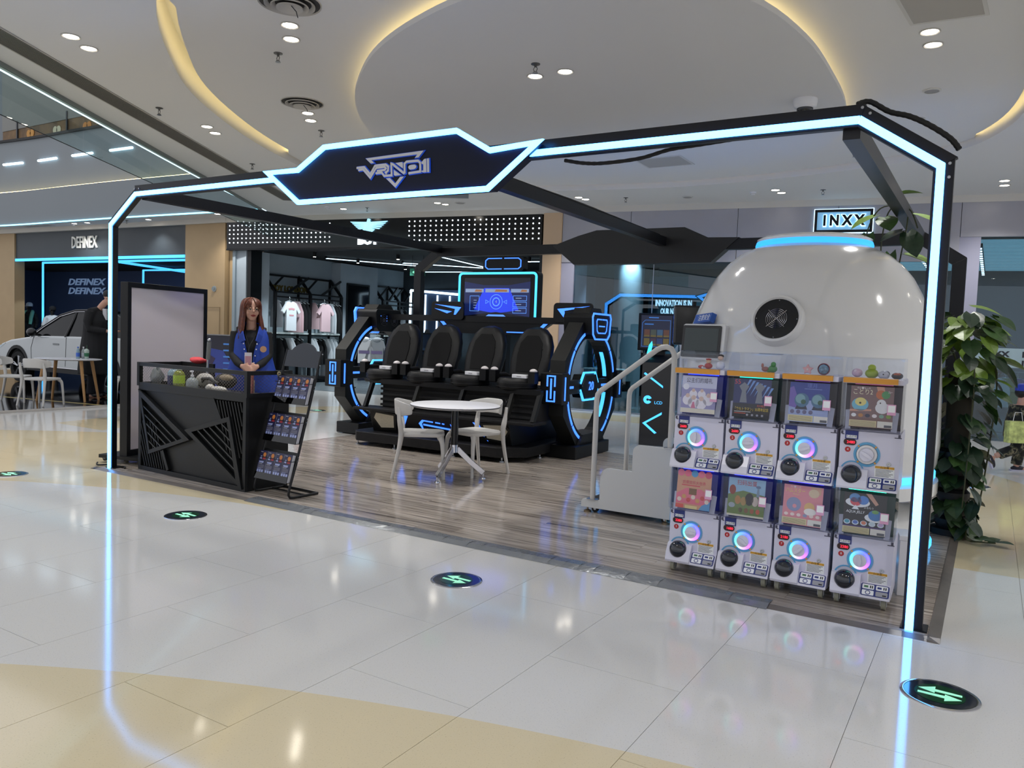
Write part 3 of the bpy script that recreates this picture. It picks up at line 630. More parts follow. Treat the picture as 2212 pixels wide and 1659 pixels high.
# ================================================================ across the atrium
UP = mat('gallery_white', (128, 134, 138), .6)
cv = catmull([(-24, 7.0), (-18.1, 7.65), (-15, 7.74), (-12.7, 7.8), (-10.5, 7.92), (-7.3, 8.1)], 6, False)
def band(name, z0, z1, back, m, label=None, cat=None):
    b = B(); out = [(x, y + back) for x, y in cv]
    b.add([(x, y, z) for z in (z0, z1) for x, y in out] + [(x, y + .5, z1) for x, y in out], [(i, i + 1, len(out) + i + 1, len(out) + i) for i in range(len(out) - 1)] + [(len(out) + i, len(out) + i + 1, 2 * len(out) + i + 1, 2 * len(out) + i) for i in range(len(out) - 1)])
    return struct(name, b, m)
b = B(); b.prism([(x, y) for x, y in cv] + [(-7.3, 8.9), (-24, 8.9)], ZC, ZC + .04, 'z'); struct('ceiling', b, CEIL)
band('wall_gallery', ZC, 5.2, 0, UP); band('wall_gallery_upper', 5.05, 6.8, .35, UP)
def ribbon(name, z, back, m, label, r=.02, dash=None):
    t = thing(name, label, 'light strip', (-14, 7.8, z))
    if not dash:
        b = B(); b.T = Matrix.Translation((14, -7.8, -z)); b.tube([(x, y + back, z) for x, y in cv], r, 5); part('led_strip', b, m, t)
    else:
        P = [(x, y + back) for x, y in cv]; d = .3
        L = sum((Vector(P[i + 1]) - Vector(P[i])).length for i in range(len(P) - 1))
        while d < L - 2:
            a, c2 = along(P, d), along(P, d + .95); b = B(); b.T = Matrix.Translation((14, -7.8, -z)); b.tube([(*a, z), (*c2, z)], r, 6); part('light_bar', b, m, t); d += 1.75
ribbon('gallery_light', ZC + .03, -.02, LED_AQ if 0 else mat('led_ice', (180, 235, 255), .4, emit=(140, 225, 255), es=2.4), 'thin ice-blue light line above the slate fascia')
ribbon('gallery_light', 5.25, .2, LED_WM, 'warm light hidden behind the curved white gallery edge', .015)
ribbon('gallery_light', 6.12, .31, LED_WH, 'dashed row of white light bars on the curved gallery front', .035, True)
b = B(); b.tube([(x, y + .33, 6.82) for x, y in cv], .05, sq=(.08, .07)); single('gallery_rail', b, BLACK, 'dark rail capping the curved white gallery front', 'rail')
t = thing('upper_shopfront', 'brown mural shopfront with flower panels on the upper floor', 'shopfront', (-14, 9.6, 6.6))
part('mural_panel', B().bx(-8, -.2, 0, .1, 0, 1.25), mat('mural_brown', (112, 84, 48), .6, noise=(2.0, .5)), t); part('window_band', B().bx(-.2, 5, 0, .1, 0, 1.5), mat('upper_glass', (70, 86, 104), .2), t)
part('header', B().bx(-8, 5, -.02, .1, 1.25, 3.4), mat('upper_header', (128, 128, 122), .6), t)
for k, (x, z, c) in enumerate(((-4.6, .75, (214, 204, 170)), (-6.2, .8, (196, 140, 60)), (-2.9, .7, (204, 130, 40)), (-1.2, .55, (190, 120, 40)))):
    b = B()
    for a in range(6): b.cyl((x + .2 * math.cos(a * PI / 3), -.02, z + .26 * math.sin(a * PI / 3)), .13, .012, 10, 'y')
    part('flower', b, mat('flower_%d' % k, c, .6), t)
for x in (-7, -4, -1, .6, 2.2): part('mullion', B().bx(x - .03, x + .03, -.05, 0, 0, 1.5), mat('mullion_dark', (40, 44, 50), .4), t)
struct('wall_upper', B().bx(-26, -7, 10.0, 10.2, 4.2, 12), mat('upper_wall', (120, 124, 128), .7))
# ================================================================ reception counter
CA = math.atan2(.095 - .171, 1.918 - .272)
ct = thing('reception_counter', 'black panelled counter with triangle trims and mesh guard at the booth front', 'counter', (.272, .171, .012), CA)
CB = mat('counter_black', (17, 19, 20), .45, spec=.35); CBd = mat('counter_dark', (9, 10, 11), .5, spec=.3)
U0, U1, ZD = -.045, 1.650, .47
b = B(); b.bx(U0 + .01, U1 - .01, .02, ZD - .01, 0.0, .845); part('body', b, CB, ct)
# right end panel and plinth
part('end_panel', B().bx(U1 - .012, U1, .0, ZD, 0, .85), CBd, ct); part('end_panel', B().bx(U0, U0 + .012, .0, ZD, 0, .85), CBd, ct)
fz = B(); fz.strip([(U0 + .02, .02), (U1 - .02, .02), (U1 - .02, .83), (U0 + .02, .83)], .045, -.012, .021, 'y', True); part('front_border', fz, CB, ct, bev=.003)
def tri(o, i):
    b = B(); b.ring(o, i, -.03, .02, 'y'); return part('triangle_frame', b, CB, ct, bev=.002)
T1o, T1i = [(-.028, .818), (.837, .387), (.159, .176)], [(.029, .736), (.719, .388), (.179, .223)]
T2o, T2i = [(.757, .478), (1.439, .665), (1.627, .022)], [(.871, .468), (1.408, .612), (1.542, .104)]
tri(T1o, T1i); tri(T2o, T2i)
def lerp(a, b_, t): return (a[0] + (b_[0] - a[0]) * t, a[1] + (b_[1] - a[1]) * t)
for k in range(1, 6):    # slats parallel to the long side of each triangle
    for (a, c_, d) in ((T1i[0], T1i[1], T1i[2]), (T2i[0], T2i[2], T2i[1])):
        b = B(); b.strip([lerp(a, d, k / 6), lerp(c_, d, k / 6)], .012, -.024, .02, 'y'); part('slat', b, mat('slat_edge', (26, 28, 28), .35), ct)
def clipz(p, q, zlo, zhi): return p, q
for k in range(9):
    x = 1.235 + k * .042; z1 = .80; xe = x + .17; ze = .30
    if xe > 1.6: ze = z1 - (z1 - ze) * (1.6 - x) / (xe - x); xe = 1.6
    b = B(); b.strip([(x, z1), (xe, ze)], .016, -.012, .02, 'y'); part('slat', b, CBd, ct)
    x = .41 - k * .042; xs_ = x - .17; zs = .50
    if xs_ < .0: zs = .05 + (zs - .05) * x / (x - xs_); xs_ = .0
    if x > .01: b = B(); b.strip([(x, .05), (xs_, zs)], .016, -.012, .02, 'y'); part('slat', b, CBd, ct)
for q in ([(1.17, .805), (1.30, .60)], [(.47, .05), (.375, .235)]):
    b = B(); b.strip(q, .04, -.016, .02, 'y'); part('rib', b, CB, ct)
# guard rail of the top: square tubes with expanded mesh infill
for pts in ([(U0, .0), (U1, .0)], [(U1, .0), (U1, ZD)], [(U0, .0), (U0, ZD)]):
    for z in (.868, 1.068):
        b = B(); b.tube([(*p, z) for p in pts], .02, sq=(.036, .036)); part('guard_rail', b, CB, ct)
for u, v in ((U0, 0), (U1, 0), (U1, ZD), (U0, ZD)): part('guard_post', B().bx(u - .02, u + .02, v - .02, v + .02, .85, 1.087), CB, ct)
part('back_ledge', B().bx(U0, .52, ZD - .02, ZD, .845, 1.09), CBd, ct)
me = B()
def meshfill(b, l, m3):
    nx = int(l / .021); nz = 11; dz = .166 / nz; dx = l / nx
    for i in range(nx):
        for j in range(nz):
            x = i * dx; z = .886 + j * dz; s = 1 if (i + j) % 2 else -1
            x2 = x + dx; z0, z1 = (z, z + dz) if s > 0 else (z + dz, z)
            a, c_ = m3(x, z0), m3(x2, z1); b.add([(a[0], a[1], a[2] - .0014), (c_[0], c_[1], c_[2] - .0014), (c_[0], c_[1], c_[2] + .0014), (a[0], a[1], a[2] + .0014)], [(0, 1, 2, 3)])
meshfill(me, U1 - U0 - .03, lambda x, z: (U0 + .015 + x, .004, z)); meshfill(me, ZD - .03, lambda x, z: (U1 - .004, .015 + x, z))
part('wire_mesh', me, mat('mesh_metal', (120, 112, 100), .35, .8), ct, kind='stuff')
def on_counter(u, v, z=.857): return Matrix.Translation((.272, .171, .012)) @ Rz(CA) @ Vector((u, v, z))
def bottle(u, v, prof, m, label, cap=None, capm=None, name='bottle', z=.857, lab=None, labm=None, n=18):
    t = thing(name, label, 'bottle', on_counter(u, v, z)); part('bottle_body', B().lathe(prof, n), m, t)
    if cap: part('cap', B().lathe(cap, 14), capm, t)
    if lab: part('paper_label', B().lathe(lab, n), labm, t)
    return t
CLR = glassmat('clear_plastic', (232, 238, 240), .12, .03); GRN = mat('green_liquid', (150, 176, 40), .15, trans=.3)
t = bottle(.70, .09, [(.001, 0), (.055, 0), (.058, .04), (.056, .08), (.04, .105), (.018, .115), (.018, .125)], mat('clear_gel', (196, 206, 206), .12, trans=.5), 'clear pump bottle of hand gel behind the counter mesh', [(.016, .12), (.016, .14), (.006, .142), (.006, .17)], WHITE)
part('pump_head', B().tube([(-.03, 0, .172), (.012, 0, .176)], .008, 8), WHITE, t)
bottle(.47, .10, [(.001, 0), (.055, 0), (.055, .13), (.045, .155), (.025, .17), (.025, .185)], mat('yellow_green_oil', (150, 160, 60), .15, trans=.4), 'yellow-green bottle with lime label behind the counter mesh', [(.027, .175), (.027, .195), (.001, .196)], mat('cap_pale', (190, 200, 180), .4), lab=[(.0558, .045), (.0558, .125)], labm=mat('lime_label', (168, 200, 40), .5))
bottle(.335, .12, [(.001, 0), (.05, 0), (.05, .14), (.035, .165), (.02, .175), (.02, .19)], mat('pale_blue_bottle', (160, 190, 205), .15, trans=.4), 'pale bottle with dark blue label beside the lime-labelled bottle', [(.022, .18), (.022, .2), (.001, .2)], WHITE, lab=[(.0508, .02), (.0508, .115)], labm=mat('navy_label', (22, 32, 84), .5))
# crumpled bag, headset, tool, red cloth, selfie stick
def lump(name, c, sc, m, label, cat, seed, amp=.25, n=18, k=12):
    random.seed(seed); b = B(); P = []
    ph = [random.uniform(0, 6) for _ in range(6)]
    vs = []; fs = []
    for i in range(k + 1):
        for j in range(n):
            th = PI * i / k; an = 2 * PI * j / n
            r = 1 + amp * (math.sin(3 * an + ph[0]) * math.sin(2 * th + ph[1]) + .6 * math.sin(5 * an + ph[2] + 3 * th))
            vs.append((sc[0] * r * math.sin(th) * math.cos(an), sc[1] * r * math.sin(th) * math.sin(an), sc[2] * (1 - r * math.cos(th))))
    for i in range(k):
        for j in range(n): fs.append((i * n + j, i * n + (j + 1) % n, (i + 1) * n + (j + 1) % n, (i + 1) * n + j))
    b.smooth = True; b.add(vs, fs); return single(name, b, m, label, cat, loc=c)
lump('plastic_bag', on_counter(.06, .12), (.06, .06, .085), mat('clear_bag', (150, 156, 156), .15, trans=.4), 'crumpled clear plastic bag in the left corner of the counter', 'bag', 5, .2)
lump('red_cloth', on_counter(.30, ZD - .05, 1.085), (.11, .06, .032), mat('red_cloth', (196, 60, 66), .8), 'folded red cloth lying on the counter ledge', 'cloth', 9, .12)
t = thing('vr_headset', 'black and white headset lying behind the counter mesh', 'headset', on_counter(.9, .26)); 
b = B(); b.ball((.08, 0, .095), .1, 16, 10, (1.35, .8, .75)); part('visor', b, mat('headset_black', (20, 20, 23), .5), t); b = B(); b.tube([(-.28, .02, .05), (-.2, -.05, .1), (-.05, -.08, .11), (.1, -.1, .07)], .016, 8); part('strap', b, mat('headset_black'), t)
b = B(); b.ball((-.28, .04, .08), .1, 14, 10, (1.2, .6, .7)); part('pad', b, mat('headset_white', (176, 172, 164), .6), t); b = B(); b.ball((.12, -.03, .125), .07, 12, 8, (1.3, .7, .5)); part('face_foam', b, mat('foam_tan', (140, 126, 104), .8), t)
t = thing('scanner', 'white handheld scanner lying flat behind the counter mesh', 'scanner', on_counter(1.12, .09)); b = B(); b.ball((0, 0, .03), .03, 14, 8, (3.6, 1.2, .95)); part('handle', b, mat('scanner_white', (205, 200, 190), .4), t); b = B(); b.ball((-.13, 0, .036), .036, 12, 8, (1.2, 1.2, 1)); part('head', b, mat('scanner_white'), t)
t = thing('document_stack', 'pink papers standing in the right corner of the counter', 'papers', on_counter(1.53, .12)); part('sheet', B().bx(-.05, .05, -.02, 0, 0, .19), mat('pink_paper', (178, 110, 100), .6), t); part('sheet', B().bx(-.06, .04, .01, .02, 0, .14), mat('cream_paper', (190, 178, 150), .6), t)
t = thing('tripod_stick', 'grey telescopic stick standing up behind the counter', 'stick', on_counter(.55, ZD - .12)); b = B(); b.tube([(0, 0, 0), (.02, .0, .30)], .012, 10); part('lower_tube', b, STEEL, t); b = B(); b.tube([(.02, 0, .28), (.035, 0, .46)], .021, 12); part('grip', b, mat('grip_grey', (112, 114, 112), .5), t); b = B(); b.ball((.037, 0, .475), .02, 12, 8); part('tip', b, STEEL, t)

# ================================================================ light box on wheels
LA = math.atan2(1.416 - .26, -.421 + .17); lbx = thing('light_box', 'tall black framed blank white light box left of the counter', 'light box', (-.17, .25, .012), LA)
LW = 1.19
b = B(); b.ring([(0, .07), (LW, .07), (LW, 1.9), (0, 1.9)], [(.05, .14), (LW - .05, .14), (LW - .05, 1.845), (.05, 1.845)], -.05, .05, 'y'); part('frame', b, BLACK, lbx, bev=.004)
def panelmat():
    m = mat('lightbox_film', (196, 190, 196), .12, spec=.6, bump=(2.2, .25)); return m
part('white_panel', B().bx(.045, LW - .045, -.038, .038, .135, 1.85), panelmat(), lbx, 'blank white plastic panel')
b = B(); b.bx(-.03, .05 + .3, -.3, .3, .04, .075); part('base', b, BLACK, lbx)
for x, y in ((.02, -.26), (.02, .26), (.3, -.26), (.3, .26)):
    w = part('caster', B().cyl((x - .012, y, .03), .028, .024, 14, 'x'), RUBBER, lbx); part('fork', B().bx(x - .02, x + .02, y - .012, y + .012, .03, .045), STEEL, w)
cable('cable', [(-.30, .05, .03), (-.2, .0, .022), (-.1, .12, .025), (-.02, .02, .022), (.08, .1, .025), (.16, .06, .022)], 'black power cable tangled on the floor beside the light box', .008)

# ================================================================ flyer stand
RKA = -.064
rs = thing('flyer_stand', 'black leaning brochure rack with three trays and arched header', 'brochure stand', (1.97, .143, .012), RKA)
LN = .27     # lean of the rails, metres back per metre up
def rail(u): return [(u, .33, .012), (u, .06, .012), (u, .02, .016), (u, .004, .04), (u, .012, .09)] + [(u, LN * z, z) for z in (.3, .8, 1.29)]
for u in (0, .47):
    b = B(); b.tube(rail(u), .0115, 10); part('side_rail', b, BLKSAT, rs)
    for z in (1.26, 1.16, .97, .94, .69, .66, .36, .33): part('screw', B().cyl((u + .013, LN * z, z), .006, .003, 8, 'x'), STEEL, rs)
part('base_bar', B().tube([(0, .33, .012), (.47, .33, .012)], .0115, 10), BLKSAT, rs); part('base_bar', B().tube([(0, .2, .012), (.47, .2, .012)], .008, 8), BLKSAT, rs)
hd = [(0.0, 1.135), (.47, 1.135), (.47, 1.285), (.40, 1.285), (.375, 1.31), (.33, 1.335), (.28, 1.35), (.235, 1.355), (.19, 1.35), (.14, 1.335), (.095, 1.31), (.07, 1.285), (0, 1.285)]
b = B(); vs = [(u, LN * z + o, z) for o in (-.006, .006) for u, z in hd]; n = len(hd)
b.add(vs, [tuple(range(n)), tuple(range(n, 2 * n))[::-1]] + [(i, (i + 1) % n, n + (i + 1) % n, n + i) for i in range(n)]); part('header', b, mat('header_slate', (28, 34, 44), .4), rs)
FLY = [mat('flyer_navy', (24, 26, 66), .35), mat('flyer_orange', (196, 120, 46), .4), mat('flyer_red', (150, 34, 40), .4), mat('flyer_pale', (150, 160, 205), .4), mat('flyer_grey', (84, 84, 104), .4), mat('flyer_white', (206, 206, 210), .5)]
fb = B(); fw, fh, ft = .104, .245, .034
fb.m = 5; fb.bx(0, fw, .002, ft, 0, fh); fb.m = 0; fb.bx(0, fw, 0, .002, 0, fh)
fb.m = 1; fb.cyl((.068, -.0006, .208), .02, .0004, 14, 'y'); fb.m = 2; fb.prism([(.05, .165), (.092, .165), (.085, .19), (.056, .19)], -.0006, 0, 'y'); fb.m = 3; fb.prism([(.012, .168), (.04, .165), (.036, .198), (.018, .192)], -.0006, 0, 'y'); fb.prism([(.01, .148), (.075, .15), (.07, .132), (.014, .134)], -.0006, 0, 'y')
fb.m = 5; fb.bx(.01, .06, -.0006, 0, .124, .127)
fb.m = 4; fb.bx(.008, .09, -.0006, 0, .086, .118)
fb.m = 3
for k in range(3): fb.bx(.008 + k * .03, .03 + k * .03, -.0006, 0, .045, .074); fb.bx(.010 + k * .03, .028 + k * .03, -.0006, 0, .012, .03)
for k in range(4): fb.bx(.008, .055 + .008 * (k % 3), -.0006, 0, .0785 + k * .0026, .0796 + k * .0026)
fb.m = 5; fb.bx(.01, .04, -.0006, 0, .228, .231)
FLM = fb.mesh('flyer_pile', FLY)
FT_ = Matrix.Translation((1.97, .143, .012)) @ Rz(RKA); tilt = math.atan(LN)
names = ('leftmost', 'second from left', 'third from left', 'rightmost')
for r, (z0, w) in enumerate(((.815, 'top'), (.478, 'middle'), (.145, 'bottom'))):
    dy = -.052; y0 = LN * z0
    b = B(); b.bx(.012, .458, dy + y0, y0 + .004, z0 - .006, z0 - .001); part('tray_floor', b, BLKSAT, rs)
    b = B(); b.add([(u, y0 + LN * z + .002 + o, z0 + z) for z in (-.006, .25) for o in (0, .004) for u in (.012, .458)], [(0, 1, 5, 4), (2, 3, 7, 6), (0, 1, 3, 2), (4, 5, 7, 6), (0, 2, 6, 4), (1, 3, 7, 5)]); part('tray_back', b, BLKSAT, rs)
    b = B(); b.add([(u, y0 + dy + LN * z + o, z0 + z) for z in (-.006, .05) for o in (0, .002) for u in (.012, .458)], [(0, 1, 5, 4), (2, 3, 7, 6), (0, 1, 3, 2), (4, 5, 7, 6), (0, 2, 6, 4), (1, 3, 7, 5)]); part('tray_lip', b, glassmat('lip_smoke', (90, 90, 96), .08), rs)
    b = B(); b.tube([(.0, y0 + LN * .18, z0 + .18), (.0, y0 + dy + LN * .18 - .002, z0 + .18), (.47, y0 + dy + LN * .18 - .002, z0 + .18), (.47, y0 + LN * .18, z0 + .18)], .003, 6); part('wire', b, BLKSAT, rs)
    for k in range(4):
        o = part('flyer_pile', FLM, None, None, '%s pile of dark blue flyers in the %s tray of the rack' % (names[k], w)); o['category'] = 'flyer'; o['group'] = 'flyers in the brochure rack'
        o.matrix_world = FT_ @ Matrix.Translation((.018 + k * .111, y0 - .045, z0)) @ Matrix.Rotation(-tilt, 4, 'X')
t = thing('sticker', 'round pale sticker on the counter rail behind the flyers', 'sticker', on_counter(U1 + .02, .33, 1.06)); part('disc', B().cyl((0, 0, 0), .022, .004, 16, 'x'), mat('sticker_cream', (196, 182, 140), .5), t); part('print', B().cyl((.0045, 0, .002), .008, .0005, 12, 'x'), mat('flyer_navy'), t)

# ================================================================ low display board with a car picture behind the counter
bp = Vector((-2.78, 2.85, 0)); ba = .50
bd = thing('display_board', 'low dark board with a blue car picture and stripes behind the counter', 'display board', bp, ba)
part('frame', B().ring([(-.95, .1), (.98, .1), (.98, 1.36), (-.95, 1.36)], [(-.935, .115), (.965, .115), (.965, 1.345), (-.935, 1.345)], -.03, .03, 'y'), mat('board_edge', (110, 112, 118), .4), bd)
part('board', B().bx(-.94, .97, -.02, .025, .105, 1.355), mat('board_navy', (12, 14, 34), .35), bd)
b = B(); b.prism([(-.94, .55), (-.45, .80), (.02, 1.10), (.3, 1.17), (.62, 1.12), (.75, .9), (.75, .3), (-.94, .3)], -.024, -.021, 'y'); part('car_print', b, mat('print_blue', (34, 52, 130), .35), bd)
b = B(); b.prism([(-.4, .80), (.02, 1.07), (.3, 1.13), (.5, 1.0), (.3, .62)], -.027, -.0245, 'y'); part('window_print', b, mat('print_plum', (40, 28, 62), .35), bd)
for k in range(10): part('stripe', B().bx(.62, .94, -.027, -.0245, .36 + k * .094, .385 + k * .094), mat('print_stripe', (60, 116, 190), .35), bd)
for x in (-.8, .85): part('foot', B().bx(x - .03, x + .03, -.2, .2, 0, .1), BLACK, bd)
# ================================================================ people
def remesh(o, vox, sm=4):
    m = o.modifiers.new('fuse', 'REMESH'); m.mode = 'VOXEL'; m.voxel_size = vox; m.use_smooth_shade = True
    s = o.modifiers.new('soften', 'SMOOTH'); s.iterations = sm; s.factor = .5
    return o
SKIN = mat('skin', (196, 150, 128), .5); 
def hand(b, w, d, side, palm_n, scale=1.0, curl=.5):
    """palm and five fingers: w wrist, d pointing along the hand, side towards the thumb, palm_n out of the palm"""
    d, side, nn = Vector(d).normalized(), Vector(side).normalized(), Vector(palm_n).normalized(); w = Vector(w); s = scale
    for k in range(4): b.tube([w, w + d * .05 * s + side * (k - 1.5) * .019 * s, w + d * .085 * s + side * (k - 1.5) * .020 * s], [.02 * s, .016 * s, .0105 * s], 8)
    for k, l in enumerate((.062, .074, .078, .068)):
        p0 = w + d * .085 * s + side * (k - 1.5) * .020 * s; a = curl
        p1 = p0 + (d * math.cos(a) + nn * math.sin(a)) * l * .45 * s; p2 = p1 + (d * math.cos(2 * a) + nn * math.sin(2 * a)) * l * .32 * s; p3 = p2 + (d * math.cos(2.7 * a) + nn * math.sin(2.7 * a)) * l * .23 * s
        b.tube([p0, p1, p2, p3], [.0095 * s, .009 * s, .0083 * s, .007 * s], 8)
    p0 = w + d * .03 * s + side * .026 * s; p1 = p0 + (d * .6 + side * .8) * .035 * s; p2 = p1 + (d * .9 + side * .3 + nn * .2) * .03 * s
    b.tube([w + d * .015 * s, p0, p1, p2], [.015 * s, .0135 * s, .0105 * s, .0085 * s], 8)
def head_shape(b, c, h, yaw=0, tiltx=0):
    """head of height h, chin at c.z - h/2, facing -y"""
    T = b.T; b.T = T @ Matrix.Translation(c) @ Rz(yaw) @ Matrix.Rotation(tiltx, 4, 'X'); k = h / .23
    b.ball((0, .012 * k, .035 * k), .078 * k, 18, 12, (1, 1.18, 1.02)); b.ball((0, -.016 * k, -.03 * k), .066 * k, 16, 10, (.93, 1.0, 1.18)); b.ball((0, -.045 * k, -.088 * k), .028 * k, 12, 8, (1.15, .9, .8))
    b.tube([(0, -.078 * k, .028 * k), (0, -.094 * k, -.004 * k), (0, -.098 * k, -.02 * k)], [.008 * k, .012 * k, .0135 * k], 8)
    for s in (-1, 1): b.ball((s * .074 * k, .012 * k, 0), .02 * k, 10, 8, (.45, .8, 1.3)); b.ball((s * .038 * k, -.056 * k, -.028 * k), .024 * k, 10, 8)
    b.T = T
def face_parts(parent, c, h, yaw, tiltx, lipc=(150, 70, 66), brow=(40, 26, 22), closed=False):
    k = h / .23; T = Matrix.Translation(c) @ Rz(yaw) @ Matrix.Rotation(tiltx, 4, 'X')
    for s in (-1, 1):
        b = B(); b.T = T; b.ball((s * .031 * k, -.078 * k, .008 * k), .0115 * k, 12, 8, (1.25, .5, .62)); e = part('eye', b, mat('eye_white', (205, 200, 196), .3), parent)
        b = B(); b.T = T; b.ball((s * .031 * k, -.083 * k, .008 * k), .0062 * k, 10, 6, (1, .5, 1.05)); part('iris', b, mat('iris_dark', (26, 18, 16), .2), e)
        b = B(); b.T = T; b.tube([(s * .014 * k, -.089 * k, .031 * k), (s * .031 * k, -.087 * k, .033 * k), (s * .050 * k, -.074 * k, .027 * k)], [.0028 * k, .003 * k, .0016 * k], 6); part('eyebrow', b, mat('brow_hair', brow, .7), parent)
        b = B(); b.T = T; b.tube([(s * .018 * k, -.085 * k, .013 * k), (s * .031 * k, -.086 * k, .0165 * k), (s * .046 * k, -.076 * k, .012 * k)], .0022 * k, 6); part('eyelash', b, mat('brow_hair', brow), parent)
    b = B(); b.T = T; b.tube([(-.024 * k, -.078 * k, -.053 * k), (-.008 * k, -.089 * k, -.049 * k), (.008 * k, -.089 * k, -.049 * k), (.024 * k, -.078 * k, -.053 * k)], [.003 * k, .006 * k, .006 * k, .003 * k], 8)
    b.tube([(-.020 * k, -.079 * k, -.058 * k), (0, -.089 * k, -.061 * k), (.020 * k, -.079 * k, -.058 * k)], [.003 * k, .0065 * k, .003 * k], 8); part('lips', b, mat('lips_%d' % lipc[0], lipc, .35), parent)

# ---- attendant behind the counter
wm = thing('person', 'person with long auburn hair, glasses and blue vest standing behind the counter', 'person', (1.07, .85, .012), math.radians(47))
HC = Vector((.0, -.055, 1.655)); HY, HT = math.radians(16), math.radians(4)
b = B(); head_shape(b, HC, .232, HY, HT)
b.tube([(0, .0, 1.40), (0, -.012, 1.50), (0, -.03, 1.60)], [.066, .05, .05], 14)
b.tube([(-.11, .01, 1.41), (0, 0, 1.43), (.11, .01, 1.41)], [.04, .068, .04], 12); b.tube([(0, .01, .95), (0, .01, 1.15), (0, .01, 1.38)], [.11, .10, .095], 14)
for s in (-1, 1):
    b.tube([(s * .145, .01, 1.40), (s * .17, -.04, 1.19), (s * .07, -.235, 1.085)], [.034, .029, .024], 12)
    b.tube([(s * .085, .0, .98), (s * .09, .0, .52), (s * .09, .02, .08)], [.09, .06, .045], 12); b.tube([(s * .09, .04, .04), (s * .09, -.12, .03)], [.04, .035], 10)
hand(b, (-.075, -.245, 1.085), (.75, -.35, -.25), (0, .3, 1), (-.3, -.2, -.9), 1.0, .55); hand(b, (.075, -.245, 1.085), (-.75, -.3, -.3), (0, .3, 1), (.3, -.2, -.9), 1.0, .55)
remesh(part('body', b, SKIN, wm), .0075, 3)
face_parts(wm, HC, .232, HY, HT, (142, 58, 52), (70, 40, 30))
b = B()     # black long-sleeved top
b.tube([(0, .01, .92), (0, .01, 1.1), (0, -.005, 1.28), (0, .0, 1.36), (0, .015, 1.43)], [.14, .13, .138, .13, .10], 16); b.tube([(-.14, .01, 1.42), (-.07, .012, 1.435), (0, .03, 1.43), (.07, .012, 1.435), (.14, .01, 1.42)], [.058, .062, .06, .062, .058], 14)
for s in (-1, 1): b.tube([(s * .148, .01, 1.425), (s * .168, -.01, 1.30), (s * .172, -.04, 1.19), (s * .12, -.15, 1.12), (s * .07, -.225, 1.085)], [.056, .048, .043, .039, .034], 14)
remesh(part('top', b, mat('knit_black', (12, 12, 14), .8), wm, 'black long-sleeved top'), .009, 3)
b = B()
for s in (-1, 1): b.tube([(s * .09, .0, .98), (s * .095, .0, .55), (s * .095, .02, .08)], [.11, .085, .075], 12)
b.tube([(0, 0, .86), (0, 0, 1.0)], [.16, .165], 14); remesh(part('trousers', b, mat('trousers_black', (16, 17, 22), .8), wm), .012, 3)
for s in (-1, 1): b = B(); b.ball((s * .09, -.05, .04), .05, 12, 8, (.9, 2.3, .8)); part('shoe', b, mat('shoe_dark', (24, 24, 28), .6), wm)
VB = mat('vest_blue', (26, 62, 158), .6, bump=(18, .3))
def vest_panel(sx):
    """one front half with the side and back of the vest, open at the neck"""
    b = B(); rows_ = [(.80, .29, .20), (.95, .26, .185), (1.1, .212, .17), (1.25, .182, .165), (1.36, .172, .155), (1.43, .155, .12), (1.478, .105, .085)]; nn = 13; vs = []
    for k, (z, rx, ry) in enumerate(rows_):
        op = .07 + max(0, z - 1.20) * 2.1    # opening widens to the neck
        for j in range(nn):
            a = -PI / 2 + sx * (op + (PI - op) * j / (nn - 1)); w = 1 + .03 * math.sin(7 * a + k)
            vs.append((rx * w * math.cos(a), .005 + ry * w * math.sin(a), z))
    fs = [(k * nn + j, k * nn + j + 1, (k + 1) * nn + j + 1, (k + 1) * nn + j) for k in range(len(rows_) - 1) for j in range(nn - 1)]
    b.smooth = True; b.add(vs, fs); o = part('vest_half', b, VB, wm, 'blue vest'); sd = o.modifiers.new('thickness', 'SOLIDIFY'); sd.thickness = .014; sd.offset = 1
    ss = o.modifiers.new('sub', 'SUBSURF'); ss.levels = 1; ss.render_levels = 1
    c = B(); pts = [(sx * .07, -.155, 1.33), (sx * .09, -.135, 1.40), (sx * .1, -.08, 1.46), (sx * .1, -.01, 1.495), (sx * .06, .06, 1.505), (0, .08, 1.505)]
    c.tube(pts, .02, sq=(.016, .062))
    part('collar', c, VB, o, bev=.004)
    for z in (1.31, 1.255, 1.19, 1.12): part('snap', B().ball((sx * (.035 + (z - 1.1) * .14), -.178 + abs(z - 1.2) * .02, z), .007, 8, 6), mat('snap_white', (215, 215, 220), .3), o)
    return o
v1 = vest_panel(1); vest_panel(-1)
b = B(); b.cyl((.125, -.165, 1.26), .032, .004, 16, 'y'); part('chest_badge', b, mat('badge_cream', (196, 150, 110), .5), v1, 'small round embroidered badge'); 
# lanyard card
t_ = B(); t_.bx(-.048, .02, -.258, -.250, 1.06, 1.225); c_ = part('id_card', t_, mat('card_white', (222, 214, 220), .3), wm, 'white and pink hanging pass'); part('print', B().bx(-.042, .014, -.2595, -.2585, 1.075, 1.19), mat('card_pink', (196, 140, 150), .4), c_)
b = B(); b.tube([(-.014, -.254, 1.22), (-.01, -.215, 1.30), (-.05, -.13, 1.40), (-.06, -.04, 1.47)], .004, 6); b.tube([(-.014, -.254, 1.22), (0, -.215, 1.30), (.05, -.13, 1.40), (.06, -.04, 1.47)], .004, 6); part('lanyard', b, BLACK, wm)
b = B(); b.tube([(-.045, -.05, 1.475), (-.02, -.078, 1.452), (.02, -.078, 1.452), (.045, -.05, 1.475)], .0015, 5); part('necklace', b, mat('gold', (214, 180, 110), .3, 1), wm)
